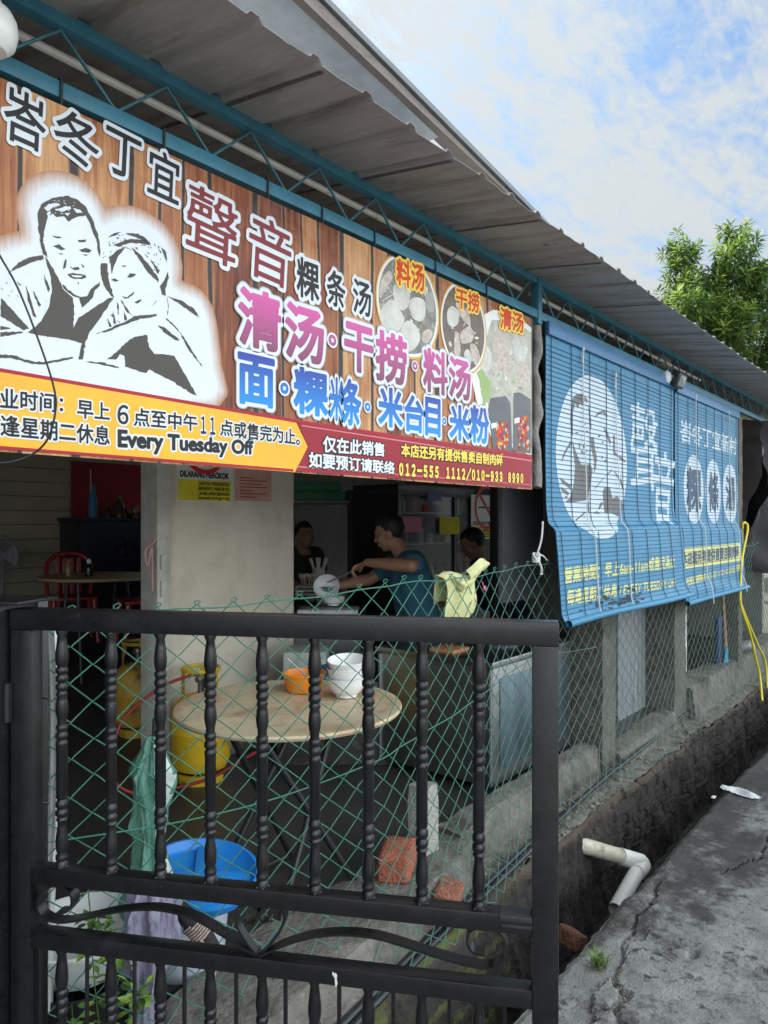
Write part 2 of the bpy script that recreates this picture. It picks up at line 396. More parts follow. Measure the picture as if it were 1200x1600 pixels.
def pm(op, a, b):
    n = t.nodes.new('ShaderNodeMath'); n.operation = op
    for i, v in enumerate((a, b)):
        if isinstance(v, (int, float)): n.inputs[i].default_value = v
        else: t.links.new(v, n.inputs[i])
    return n.outputs[0]
def pr(v, a, b, c=0, d=1):
    n = t.nodes.new('ShaderNodeMapRange'); t.links.new(v, n.inputs[0])
    for i, q in enumerate((a, b, c, d)): n.inputs[i + 1].default_value = q
    return n.outputs[0]
fac = pr(pm('ADD', pm('ADD', pr(sx.outputs[1], .55, 1.15, 0, .30), pr(sx.outputs[0], 2.6, 3.6, -.12, .06)), n6.outputs['Fac']), .66, .80, 0, .88)
x6 = t.nodes.new('ShaderNodeMix'); x6.data_type = 'RGBA'; t.links.new(fac, x6.inputs[0]); t.links.new(src, x6.inputs[6]); x6.inputs[7].default_value = (.045, .042, .038, 1); t.links.new(x6.outputs[2], bs.inputs['Base Color'])
mb = MB(); mb.grid(pavfn, 330, 130)
k = len(mb.v); n = 331
mb.grid(lambda u, v: Vector((1.15 + 6.85 * u ** 1.5, pav_edge(1.15 + 6.85 * u ** 1.5) + .012 * v, -.02 - .64 * v)), 330, 3)
tag(mb.build('pavement', PAV), kind='structure')
mb = MB(); mb.box((1.15, -40, -.6), (8, -.225, -.004)); mb.box((8, -40, -.6), (70, 1.17, -.004)); mb.box((-40, -40, -.6), (1.15, 1.18, -.006)); mb.box((-40, 1.18, -.6), (.85, 1.9, -.006))
tag(mb.build('road', mat('road_concrete', (.22, .215, .2), .92, scale=2, dirt=((.08, .08, .075), .8, .5, .65)), smooth=False), kind='structure')
# retaining wall of the drain: rough earth and brick face, ledge on top
EARTH = mat('mossy_earth', (.024, .020, .017), .95, var=.4, scale=20, bump=.7, bscale=50,
            dirt=[((.075, .058, .042), 7, .58, .70), ((.035, .045, .016), 5, .6, .7), ((.15, .14, .125), 26, .69, .75)])
def led_y(x): return 1.565 + .02 * nz(x, 1, 1, 1.7) + .012 * nz(x, 3, 1, 11) - (.0 if x > 2.6 else (2.6 - x) * .09)
def wallfn(u, v):
    x = .85 + 8.6 * u; h = v
    z = .085 - .72 * h
    y = led_y(x) + .035 * nz(x, z, 4, 4) + .018 * nz(x * 1.6, z * .6, 8, 13) + .010 * nz(x * 1.5, z * .7, 1, 36)
    if x < 2.9: y -= .30 * (2.9 - x) / 2 * min(1, h * 1.3)           # earth bank slumping into the drain
    if x > 3.9:
        row = int((z + 2) / .075); fz = ((z + 2) / .075) % 1; fx = (x / .22 + (.5 if row % 2 else 0)) % 1
        if z > -.3: y += .02 if (fz < .16 or fx < .06) else -.008
    if h < .03: y += .015
    return Vector((x, y, z + .01 * nz(x, 0, 9, 9) * (1 - h)))
mb = MB(); mb.grid(wallfn, 520, 60)
tag(mb.build('drain_wall', EARTH), kind='structure')
t = EARTH.node_tree; bs = t.nodes['Principled BSDF']; src = bs.inputs['Base Color'].links[0].from_socket
ge = t.nodes.new('ShaderNodeNewGeometry'); sx = t.nodes.new('ShaderNodeSeparateXYZ'); t.links.new(ge.outputs['Position'], sx.inputs[0]); nn = t.nodes.new('ShaderNodeTexNoise'); nn.inputs['Scale'].default_value = 6; nn.inputs['Detail'].default_value = 6
ad = t.nodes.new('ShaderNodeMath'); ad.operation = 'MULTIPLY_ADD'; t.links.new(nn.outputs['Fac'], ad.inputs[0]); ad.inputs[1].default_value = .55; t.links.new(sx.outputs[2], ad.inputs[2])
rm = t.nodes.new('ShaderNodeMapRange'); rm.inputs[1].default_value = .27; rm.inputs[2].default_value = .38; t.links.new(ad.outputs[0], rm.inputs[0])
xm = t.nodes.new('ShaderNodeMix'); xm.data_type = 'RGBA'; t.links.new(rm.outputs[0], xm.inputs[0]); t.links.new(src, xm.inputs[6]); xm.inputs[7].default_value = (.075, .056, .041, 1)
rx = t.nodes.new('ShaderNodeMapRange'); rx.inputs[1].default_value = 2.75; rx.inputs[2].default_value = 2.4; t.links.new(sx.outputs[0], rx.inputs[0]); n5 = t.nodes.new('ShaderNodeTexNoise'); n5.inputs['Scale'].default_value = 9; n5.inputs['Detail'].default_value = 6
r5 = t.nodes.new('ShaderNodeMapRange'); r5.inputs[1].default_value = .5; r5.inputs[2].default_value = .6; t.links.new(n5.outputs['Fac'], r5.inputs[0]); m5 = t.nodes.new('ShaderNodeMath'); m5.operation = 'MULTIPLY'; t.links.new(rx.outputs[0], m5.inputs[0]); t.links.new(r5.outputs[0], m5.inputs[1])
x5 = t.nodes.new('ShaderNodeMix'); x5.data_type = 'RGBA'; t.links.new(m5.outputs[0], x5.inputs[0]); t.links.new(xm.outputs[2], x5.inputs[6]); x5.inputs[7].default_value = (.085, .10, .022, 1); t.links.new(x5.outputs[2], bs.inputs['Base Color'])
mb = MB(); mb.grid(lambda u, v: Vector((.85 + 8.6 * u, led_y(.85 + 8.6 * u) + .012 + .03 * nz(.85 + 8.6 * u, .085, 4, 4) + .35 * v, .085 + .012 * nz(u * 8.6, v * .35, 2, 14) + .006 * nz(u * 8.6, v, 2, 50))), 400, 12)
tag(mb.build('ledge', mat('ledge_concrete', (.20, .185, .155), .95, var=.35, scale=14, bump=.7, bscale=60, dirt=[((.06, .05, .04), 5, .5, .64), ((.34, .32, .28), 40, .6, .7)])), kind='structure')
def bedfn(u, v):
    x = .85 + 8.6 * u; return Vector((x, 1.1 + .5 * v, -.52 + .03 * nz(x, v, 3, 4)))
mb = MB(); mb.grid(bedfn, 120, 8); tag(mb.build('drain_bed', mat('drain_silt', (.02, .018, .015), .5, scale=8, bump=.5)), kind='structure')
# shop floor
mb = MB(); mb.box((-6, 1.86, -.5), (9.4, 9, .22)); tag(mb.build('floor', mat('dark_cement', (.045, .042, .04), .45, var=.3, scale=2, dirt=((.03, .03, .03), 1.5, .45, .65)), smooth=False), kind='structure')
mb = MB(); mb.box((9.4, 1.3, -.5), (70, 60, .05)); tag(mb.build('yard', mat('yard_soil', (.10, .10, .07), .95, scale=1)), kind='structure')

# kerb beam under the fence: wide old mortar on the left, cast beam beyond it
def kerb(name, pts, label, seed, n=14):
    """pts: rows (x, yfront, yback, ztop)"""
    mb = MB(); rows = []
    X = [p[0] for p in pts]; m = max(8, int((X[-1] - X[0]) / .04))
    def fn(u, v):
        x = X[0] + (X[-1] - X[0]) * u; yf, yb, zt = [np.interp(x, X, [p[q] for p in pts]) for q in (1, 2, 3)]
        P = [(yf - .03, .06), (yf - .02, (zt + .06) * .5), (yf - .004, zt - .02), (yf + .012, zt - .004), (yf + .05 if yb - yf > .15 else (yf + yb) / 2, zt), (yb - .015, zt), (yb, zt - .015), (yb, .15)]
        q = v * (len(P) - 1); i = min(int(q), len(P) - 2); f = q - i
        y = P[i][0] * (1 - f) + P[i + 1][0] * f; z = P[i][1] * (1 - f) + P[i + 1][1] * f
        return Vector((x, y + .014 * nz(x + seed, z, v, 5) + .005 * nz(x, z, v + seed, 28), z + .012 * nz(x, y, seed, 6) + .005 * nz(x, y, seed, 30)))
    mb.grid(fn, m, 28)
    for e in (0, 1): c = [fn(e, j / 28) for j in range(29)]; mb.add(c, [tuple(range(29))])
    return tag(mb.build(name, CONC), label, 'kerb')
kerb('kerb_beam', [(.9, 1.50, 1.74, .24), (1.3, 1.50, 1.83, .25), (1.6, 1.51, 1.87, .26), (2.0, 1.55, 1.89, .26), (2.4, 1.60, 1.89, .26), (2.62, 1.66, 1.89, .255)], 'wide rough mortar kerb under the bottom of the black gate, carrying the upper red brick', 1)
kerb('kerb_beam', [(2.64, 1.74, 1.89, .26), (3.0, 1.775, 1.89, .265), (4.18, 1.78, 1.90, .27)], 'narrow grey cast kerb beside the stainless cabinet, ending at the rough concrete pillar', 4)
kerb('kerb_beam', [(4.45, 1.74, 1.95, .16), (5.0, 1.72, 1.95, .20), (5.5, 1.74, 1.95, .22)], 'broken low kerb between the two concrete pillars under the blue blinds', 9)
kerb('kerb_beam', [(5.85, 1.72, 1.95, .33), (7.2, 1.73, 1.95, .33), (9.3, 1.73, 1.95, .33)], 'low wall ledge with the broom and shovel standing on it at far right', 13)

# pillars behind the fence
def pillar(a, b, label, m=CONC, name='concrete_pillar'):
    mb = MB(); (x0, y0, z0), (x1, y1, z1) = a, b; nzs = 40
    ring = [(x0, y0), ((x0 + x1) / 2, y0), (x1, y0), (x1, (y0 + y1) / 2), (x1, y1), ((x0 + x1) / 2, y1), (x0, y1), (x0, (y0 + y1) / 2)]
    vs = []
    for j in range(nzs + 1):
        z = z0 + (z1 - z0) * j / nzs
        for x, y in ring: vs.append((x + .008 * nz(x * 3, y * 3, z, 9), y + .008 * nz(x * 5, y, z + 4, 9), z))
    mb.add(vs, [(j * 8 + k, j * 8 + (k + 1) % 8, (j + 1) * 8 + (k + 1) % 8, (j + 1) * 8 + k) for j in range(nzs) for k in range(8)] + [tuple(nzs * 8 + k for k in range(8))])
    return tag(mb.build(name, m, ang=50), label, 'pillar')
PIL = mat('pillar_concrete', (.13, .12, .10), .95, var=.3, scale=12, bump=.6, bscale=50, dirt=[((.34, .31, .25), 10, .62, .74), ((.04, .035, .03), 4, .5, .68)])
pillar((4.22, 1.76, .1), (4.42, 1.96, 2.6), 'rough brown concrete pillar nearest the gate, below the left blind', PIL)
pillar((5.5, 1.74, .1), (5.76, 1.98, 2.6), 'grey concrete pillar behind the fence where the two blue blinds meet', PIL)
pillar((7.25, 1.72, .1), (7.40, 1.86, 2.6), 'weathered grey post beside the yellow hose at the right end of the blinds', PIL)
stub = pillar((2.37, 1.735, .2), (2.46, 1.82, .535), 'short broken concrete stump standing behind the red brick', mat('stump_concrete', (.36, .35, .31), .95, var=.2, scale=20, bump=.6, bscale=70, dirt=((.16, .15, .11), 12, .55, .7)), 'concrete_stump')
stub['category'] = 'stump'
# sheet panels behind the fence
GALV = mat('galvanised', (.26, .275, .29), .5, metal=.35, var=.2, scale=5, stretch=(4, 1, .6), dirt=[((.12, .11, .10), 5, .5, .7), ((.5, .52, .53), 3, .6, .75)])
def panel(name, x0, x1, y, z0, z1, m, label, cat, wave=0, rail=True):
    e = empty(name, ((x0 + x1) / 2, y, z0), label, cat)
    mb = MB(); mb.grid(lambda u, v: Vector((x0 + (x1 - x0) * u, y + wave * math.sin(u * (x1 - x0) / .076 * 6.283), z0 + (z1 - z0) * v)), max(2, int((x1 - x0) / .0095)) if wave else 2, 4)
    mb.grid(lambda u, v: Vector((x0 + (x1 - x0) * u, y + .012 + wave * math.sin(u * (x1 - x0) / .076 * 6.283), z0 + (z1 - z0) * v)), 8, 2)
    mb.build('sheet', m, e)
    if rail: MB().tube([(x0, y - .02, z1 + .02), (x1, y - .02, z1 + .02)], .025, 12).build('top_rail', GALV, e)
    return e
panel('metal_sheet', 4.43, 4.66, 1.93, .2, 1.22, mat('grey_sheet', (.36, .37, .37), .6, dirt=((.05, .05, .05), 8, .62, .66)), 'small stained grey sheet between the brown pillar and the dark green post', 'sheet')
panel('metal_sheet', 4.80, 5.49, 1.95, .22, 1.20, GALV, 'streaked light grey sheet under the left blind, between the dark green post and grey pillar', 'sheet', .006)
panel('metal_sheet', 5.78, 6.42, 1.93, .34, 1.18, mat('white_sheet', (.6, .6, .57), .7, dirt=((.33, .31, .27), 6, .5, .7)), 'pale board under the right blind, left of the broom', 'sheet')
mb = MB(); mb.bbox((4.69, 1.88, .2), (4.77, 1.95, 2.6), .004); tag(mb.build('green_post', mat('dark_green_paint', (.03, .05, .05), .5)), 'dark green steel post between the two grey sheets behind the fence', 'post')

# ------------------------------------------------------------------ walls of the shop
e = empty('partition_wall', (2.8, 3.5, .22), 'cream partition wall with notices behind the gas cylinder and table', 'wall')
mb = MB(); mb.bbox((2.335, 3.47, .22), (3.285, 3.56, 2.98), .004); mb.build('panel', WALLP, e)
mb = MB(); mb.bbox((2.245, 3.44, .22), (2.33, 3.60, 3.0), .004); mb.build('door_frame', mat('cream_paint', (.55, .53, .46), .5, dirt=((.15, .12, .09), 40, .66, .72)), e)
mb = MB(); mb.bbox((2.262, 3.425, 1.21), (2.30, 3.44, 1.30), .003); mb.bbox((2.262, 3.425, 1.36), (2.30, 3.44, 1.44), .003); mb.build('hinge', mat('cream_paint', None), e)
mb = MB(); mb.bbox((2.33, 3.462, .22), (3.285, 3.474, .5), .003); mb.build('stained_skirting', mat('stained', (.28, .25, .2), .9, dirt=((.05, .045, .035), 6, .45, .62)), e)
PLANK = mat('plank_wall', (.30, .265, .20), .6, var=.1, scale=4)
e = empty('plank_wall', (2, 7.85, .22), 'beige horizontal board wall behind the dining tables', 'wall')
mb = MB(); z = .22
while z < 3.4: mb.bbox((-6, 7.8, z), (5.0, 7.85, z + .148), .006); z += .152
mb.build('boards', PLANK, e); 
mb = MB(); mb.box((-6, 7.835, .22), (5.0, 7.9, 3.6)); mb.build('backing', DARKM, e)
roof_z0 = lambda y: 2.70 + .143 * (y - 1.28)
mb = MB(); mb.add([(x, y, z) for x in (-6.1, -6) for y, z in ((1.9, .22), (8, .22), (8, roof_z0(8)), (1.9, roof_z0(1.9)))], [(0, 1, 2, 3), (7, 6, 5, 4), (3, 2, 6, 7), (0, 3, 7, 4), (1, 5, 6, 2)]); tag(mb.build('side_wall', PLANK), 'plain side wall closing the dining room on the left', 'wall')
mb = MB(); mb.box((5.0, 7.2, .22), (9.4, 7.3, 3.55)); tag(mb.build('kitchen_wall', mat('kitchen_wall_paint', (.20, .195, .18), .7)), 'grey kitchen wall behind the green trays', 'wall')
mb = MB(); mb.add([(9.3, 1.95, .22), (9.3, 7.3, .22), (9.3, 7.3, roof_z0(7.3)), (9.3, 1.95, roof_z0(1.95)), (9.4, 1.95, .22), (9.4, 7.3, .22), (9.4, 7.3, roof_z0(7.3)), (9.4, 1.95, roof_z0(1.95))], [(0, 1, 2, 3), (7, 6, 5, 4), (3, 2, 6, 7), (0, 3, 7, 4), (1, 5, 6, 2)]); tag(mb.build('end_wall', mat('kitchen_wall_paint', None)), 'plain wall at the far end of the kitchen', 'wall')
mb = MB(); mb.bbox((3.33, 1.93, 1.19), (3.78, 1.96, 2.62), .004); tag(mb.build('grey_board', mat('grey_board_paint', (.085, .087, .09), .6)), 'dark grey board hanging behind the left edge of the blind', 'board')
mb = MB(); mb.bbox((4.42, 2.62, .22), (4.47, 2.67, 2.8), .003); mb.bbox((4.58, 2.62, .22), (4.63, 2.67, 2.8), .003); mb.bbox((4.47, 2.63, 2.0), (4.58, 2.66, 2.05), .003); tag(mb.build('door_frame', DARKM), 'narrow dark steel frame between the fridge and the grey board', 'frame')

# ------------------------------------------------------------------ roof, truss
def roof_z(y): return 2.77 + .143 * (y - 1.28)
RIB = .197; EV = 1.28
def rib(x):
    t = ((x - 1.289) / RIB) % 1.0; d = min(t, 1 - t) * RIB
    return .014 * max(0, min(1, (.024 - d) / .012))
def roofsheet(x0, x1, y0, y1, dz=0, jag=.012):
    mb = MB(); xs = []; x = math.floor((x0 - 1.289) / RIB) * RIB + 1.289
    while x < x1 + RIB:
        for d in (-.024, -.012, .012, .024, .075, .125): xs.append(x + d)
        x += RIB
    xs = [x for x in xs if x0 <= x <= x1]
    ys = [y0 + (y1 - y0) * (j / 40) ** 2 for j in range(41)]
    def P(x, j, t): 
        y = ys[j]; 
        if j == 0: y += .6 * jag * (nz(x, 0, 0, 3) + nz(x, 2, 0, 17))
        return (x, y, roof_z(y) + rib(x) + dz + t + .004 * nz(x, y, 0, 1.5) + (.006 * nz(x, 0, 5, 12) if j < 2 else 0))
    W = len(xs)
    for t in (0, .0012):
        mb.add([P(x, j, t) for j in range(41) for x in xs], [(j * W + i, j * W + i + 1, (j + 1) * W + i + 1, (j + 1) * W + i) for j in range(40) for i in range(W - 1)])
    mb.add([P(x, 0, t) for t in (0, .0012) for x in xs], [(i, i + 1, W + i + 1, W + i) for i in range(W - 1)])
    return mb
ROOF = mat('dusty_roof_sheet', (.35, .33, .315), .7, metal=.0, var=.16, scale=3.5, stretch=(3, .5, 1), dirt=[((.17, .15, .135), 3, .5, .7), ((.44, .42, .40), 9, .55, .8), ((.20, .13, .09), 1.3, .62, .75)])
r = empty('corrugated_roof', (4, 1.28, 2.77), 'long dusty grey corrugated roof with ragged eave over the shop front', 'roof')
roofsheet(-6.2, 11.0, EV, 9.0).build('sheet', ROOF, r, ang=20)
for y in (2.35, 3.3, 4.6, 6.0, 7.4):
    mb = MB(); mb.bbox((-6, y, roof_z(y) - .075), (10.8, y + .04, roof_z(y) - .006), .002); mb.build('purlin', mat('purlin_paint', (.06, .09, .10), .6), r)
for i in (0, 3, 6, 9, 13, 17, 21, 25):
    x = 1.289 + RIB * i; mb = MB()
    mb.add([(x + .034, EV + .02, roof_z(EV + .02) - .0028), (x + .047, EV + .02, roof_z(EV + .02) - .0028), (x + .047, 3.2, roof_z(3.2) - .0028), (x + .034, 3.2, roof_z(3.2) - .0028)], [(0, 1, 2, 3)])
    mb.build('overlap_seam', mat('seam_dust', (.10, .09, .085), .8), r)
# higher lean-to above, seen past the eave: barge board and soffit descending to the right
e = empty('upper_roof', (1.6, 1.5, 2.85), 'higher roof edge with weathered grey board running above the eave', 'roof')
def upz(x): return 3.008 - .150 * (x - 1.39)
def slab(name, y0, y1, z0, z1, m, x0=-1.5, x1=2.80):
    ze = min(z1 - .002, max(z0, roof_z(y0) + .022 - upz(x1))) if z0 < -.02 else z0
    mb = MB(); mb.add([(x0, y0, upz(x0) + z0), (x1, y0, upz(x1) + ze), (x1, y1, upz(x1) + ze), (x0, y1, upz(x0) + z0), (x0, y0, upz(x0) + z1), (x1, y0, upz(x1) + z1), (x1, y1, upz(x1) + z1), (x0, y1, upz(x0) + z1)],
                     [(0, 3, 2, 1), (4, 5, 6, 7), (0, 1, 5, 4), (1, 2, 6, 5), (2, 3, 7, 6), (3, 0, 4, 7)]); return mb.build(name, m, e, smooth=False)
slab('barge_board', 1.35, 1.375, -.12, -.012, mat('weathered_board', (.20, .18, .165), .85, var=.25, scale=10, stretch=(.6, 1, 5), dirt=((.10, .08, .07), 12, .56, .7)))
slab('metal_capping', 1.338, 1.42, -.010, .008, mat('capping', (.16, .17, .18), .5, metal=.3))
slab('roof_sheet', 1.375, 1.62, -.04, -.014, mat('pale_soffit', (.40, .47, .53), .6), x1=1.95)
# blue truss
TY = 1.70
def truss(x0, x1, p0, pitch, label):
    t = empty('roof_truss', (x0, TY, 2.625), label, 'truss')
    mb = MB(); mb.bbox((x0, TY - .019, 2.625), (x1, TY + .019, 2.665), .003); mb.build('bottom_chord', BLUE, t)
    mb = MB(); mb.bbox((x0, TY - .019, 2.797), (x1, TY + .019, 2.836), .003); mb.build('top_chord', BLUE, t)
    x = p0; k = 0; W = mat('web_rod_paint', (.06, .20, .25), .5)
    pts = []
    while x < x1 - .02:
        if x > x0: pts.append((x, TY, 2.797 if k % 2 == 0 else 2.665))
        x += pitch / 2; k += 1
    mb = MB(); mb.tube(pts, .0055, 8)
    mb.build('web', W, t)
    return t
tr = truss(-1.6, 3.235, .845 - 8 * .2925, .2925, 'near bay of the blue steel truss above the banner')
truss(3.285, 9.5, 3.31, .30, 'far bay of the blue steel truss above the blinds')
mb = MB(); mb.bbox((3.24, TY - .022, 2.60), (3.28, TY + .022, 2.86), .003); mb.box((3.225, TY - .028, 2.835), (3.295, TY + .028, 2.842)); tag(mb.build('truss_post', BLUE), 'short blue post joining the two truss bays between banner and blind', 'post')
mb = MB(); mb.tube([(-1.5, TY + .06, 2.775), (3.22, TY + .06, 2.775)], .011, 8); mb.tube([(3.3, TY + .06, 2.775), (6.2, TY + .06, 2.775)], .011, 8); tag(mb.build('conduit', PVC), 'white conduit running just behind the top of the truss', 'conduit')
# ties of black wire holding the banner
TIES = [95, 256, 418, 503, 585, 680, 760]
for i, px in enumerate(TIES):
    x = onY(px, 0, TY - .02).x; mb = MB(); mb.tube([(x, TY - .023, 2.60), (x, TY - .023, 2.669), (x, TY + .023, 2.669), (x, TY + .023, 2.62)], .0035, 6)
    tag(mb.build('wire_tie', DARKM), 'black wire tie round the truss over the banner', 'tie', 'black ties holding the banner to the truss')
# white rounded lamp at top left, flood light and box on the truss
e = empty('pendant_lamp', atd(-14, 10, 1.52), 'white rounded lamp hanging at the left end of the truss', 'lamp'); c = atd(-14, 46, 1.52)
MB().lathe([(.002, -.048), (.03, -.045), (.046, -.03), (.052, -.005), (.05, .02), (.04, .04), (.022, .055), (.018, .07)], c, 28).build('globe', mat('lamp_glass', (.82, .84, .80), .3, var=.03), e)
MB().tube([c + Vector((0, 0, .07)), c + Vector((0, 0, .19))], .016, 12).build('holder', WHITEP, e)
p = onY(1046, 590, 1.67)
e = empty('flood_light', p, 'small black flood light on a white bracket under the far truss', 'lamp')
MB().lathe([(.001, -.03), (.04, -.03), (.046, -.015), (.046, .015), (.03, .03), (.001, .03)], p + Vector((-.08, .0, -.01)), 20, M=Matrix.Rotation(R(90), 3, 'X') @ Matrix.Scale(1, 3)).build('bracket', WHITEP, e)
M4 = Matrix.Translation(p + Vector((.05, -.05, -.02))) @ Matrix.Rotation(R(20), 4, 'X')
h = MB().bbox((-.085, -.02, -.05), (.085, .02, .05), .01, M4).build('housing', DARKM, e)
MB().bbox((-.065, -.024, -.036), (.065, -.019, .036), .002, M4).build('lens', mat('lens_grey', (.16, .17, .18), .15), h)
p = onY(1037, 557, 1.82)
mb = MB(); mb.bbox(p + Vector((-.12, -.02, -.08)), p + Vector((.12, .03, .07)), .008); tag(mb.build('junction_box', mat('box_cream', (.55, .53, .46), .5)), 'cream junction box inside the far truss above the flood light', 'box')
# ------------------------------------------------------------------ banner
BY = 1.668
X0B, X1B, Z0B, Z1B = .10, onY(832, 600, BY).x, onY(415, 727, BY).z, onY(415, 309, BY).z
Z0B = onY(830, 765, BY).z
def ban_fn(x, z, l): return Vector((x, BY - .0008 * l, z))
def ban_px(px, py): p = onY(px, py, BY); return (p.x, p.z)
bn = empty('shop_banner', ((X0B + X1B) / 2, BY, Z0B), 'wood print vinyl banner with portraits and food bowls hung from the truss', 'banner')
def woodmat():
    m = bpy.data.materials.new('printed_wood'); m.use_nodes = True; t = m.node_tree; b = t.nodes['Principled BSDF']; K = t.links.new
    def nd(x, **k):
        n = t.nodes.new(x)
        for a, v in k.items(): setattr(n, a, v)
        return n
    def ma(op, a, bb=None, c=None):
        n = nd('ShaderNodeMath', operation=op)
        for i, v in enumerate((a, bb, c)):
            if v is None: continue
            if isinstance(v, (int, float)): n.inputs[i].default_value = v
            else: K(v, n.inputs[i])
        return n.outputs[0]
    c = nd('ShaderNodeTexCoord'); s = nd('ShaderNodeSeparateXYZ'); K(c.outputs['Object'], s.inputs[0])
    n0 = nd('ShaderNodeTexNoise'); n0.inputs['Scale'].default_value = 2.2; K(c.outputs['Object'], n0.inputs['Vector'])
    xx = ma('ADD', ma('MULTIPLY', s.outputs[0], 9.5), ma('MULTIPLY', n0.outputs['Fac'], .35))
    wob = ma('ADD', xx, ma('MULTIPLY', ma('SINE', ma('MULTIPLY', xx, 1.37)), .33))
    idx = ma('FLOOR', wob); fr = ma('FRACT', wob)
    wnz = nd('ShaderNodeTexWhiteNoise', noise_dimensions='1D'); K(idx, wnz.inputs['W'])
    edge = ma('MINIMUM', fr, ma('SUBTRACT', 1, fr))
    g = nd('ShaderNodeMapping'); g.inputs['Scale'].default_value = (60, 1, 3.2); K(c.outputs['Object'], g.inputs[0])
    cm = nd('ShaderNodeVectorMath', operation='ADD'); K(g.outputs[0], cm.inputs[0])
    cx = nd('ShaderNodeCombineXYZ'); K(ma('MULTIPLY', idx, 7.3), cx.inputs[2]); K(cx.outputs[0], cm.inputs[1])
    n1 = nd('ShaderNodeTexNoise'); n1.inputs['Scale'].default_value = 1; n1.inputs['Detail'].default_value = 8; n1.inputs['Roughness'].default_value = .7; n1.inputs['Distortion'].default_value = .6; K(cm.outputs[0], n1.inputs['Vector'])
    v = ma('ADD', ma('MULTIPLY', n1.outputs['Fac'], .85), ma('MULTIPLY', wnz.outputs['Value'], .42))
    n4 = nd('ShaderNodeTexNoise'); n4.inputs['Scale'].default_value = 5; n4.inputs['Detail'].default_value = 4; K(c.outputs['Object'], n4.inputs['Vector'])
    v = ma('ADD', v, ma('MULTIPLY', ma('SUBTRACT', n4.outputs['Fac'], .5), .5))
    cr = nd('ShaderNodeValToRGB'); e = cr.color_ramp.elements
    e[0].position = .3; e[0].color = (.05, .014, .008, 1); e[1].position = .9; e[1].color = (.60, .34, .15, 1)
    for p, q in ((.48, (.22, .060, .022, 1)), (.66, (.37, .145, .055, 1))): z = e.new(p); z.color = q
    K(v, cr.inputs[0])
    r = nd('ShaderNodeMapRange'); r.inputs[1].default_value = .045; r.inputs[2].default_value = .09; K(edge, r.inputs[0])
    hl = nd('ShaderNodeMapRange'); hl.inputs[1].default_value = .13; hl.inputs[2].default_value = .07; K(edge, hl.inputs[0])
    h = nd('ShaderNodeMix', data_type='RGBA'); K(ma('MULTIPLY', hl.outputs[0], .35), h.inputs[0]); K(cr.outputs[0], h.inputs[6]); h.inputs[7].default_value = (.62, .38, .2, 1)
    x = nd('ShaderNodeMix', data_type='RGBA'); K(r.outputs[0], x.inputs[0]); x.inputs[6].default_value = (.035, .025, .022, 1); K(h.outputs[2], x.inputs[7])
    K(x.outputs[2], b.inputs['Base Color']); b.inputs['Roughness'].default_value = .36; b.inputs['Specular IOR Level'].default_value = .28
    n3 = nd('ShaderNodeTexNoise'); n3.inputs['Scale'].default_value = 3.2; n3.inputs['Detail'].default_value = 3; n3.inputs['Distortion'].default_value = 1.2; K(c.outputs['Object'], n3.inputs['Vector'])
    bp = nd('ShaderNodeBump'); bp.inputs['Strength'].default_value = .35; bp.inputs['Distance'].default_value = .05; K(n3.outputs['Fac'], bp.inputs['Height']); K(bp.outputs[0], b.inputs['Normal'])
    return m
def ink(name, col, **k): return mat(name, col, .42, var=.05, scale=5, bump=.18, bscale=5, spec=.22, **k)
mb = MB(); mb.grid(lambda u, v: ban_fn(X0B + (X1B - X0B) * u, Z0B + (Z1B - Z0B) * v, 0), 60, 20)
mb.grid(lambda u, v: ban_fn(X0B + (X1B - X0B) * u, Z0B + (Z1B - Z0B) * v, -2.5), 60, 20)
mb.build('vinyl_sheet', woodmat(), bn)
PB = Print(ban_fn, ban_px, bn)
WH = ink('ink_white', (.66, .70, .74)); BK = ink('ink_black', (.022, .02, .022)); DG = ink('ink_portrait', (.075, .066, .058)); RED = ink('ink_red', (.36, .02, .035)); MAR = ink('ink_maroon', (.21, .032, .036))
YEL = mat('ink_yellow', (.80, .40, .014), .34, var=.10, scale=5, bump=.55, bscale=5, spec=.4); YT = ink('ink_lemon', (.86, .62, .10)); SHD = ink('ink_shadow', (.36, .36, .40)); ORG = ink('ink_orange', (.80, .40, .03)); SCAR = ink('ink_scarlet', (.62, .06, .015))
def cut(p):  # keep printed shapes on the sheet
    return [(x, y) for x, y in p]
# yellow and red bands
PB.poly([[(-60, 570), (462, 660), (480, 698), (460, 738), (-60, 695)]], 'yellow_band', YEL, 3)
PB.poly([[(-60, 565), (-60, 571), (464, 661), (830, 716), (831, 711), (464, 656)]], 'red_line', RED, 3.5)
PB.poly([[(-60, 692), (-60, 697), (458, 737), (457, 733)]], 'red_hem', RED, 3.5)
PB.poly([[(464, 661), (831, 716), (829, 763), (458, 736), (481, 698)]], 'red_band', ink('ink_red_band', (.30, .022, .035)), 2.5)
PB.poly([[(470, 664), (830, 719), (830, 721), (471, 666)], [(462, 728), (829, 757), (829, 758), (462, 730)]], 'pale_line', ink('ink_pink', (.62, .2, .22)), 3.2)
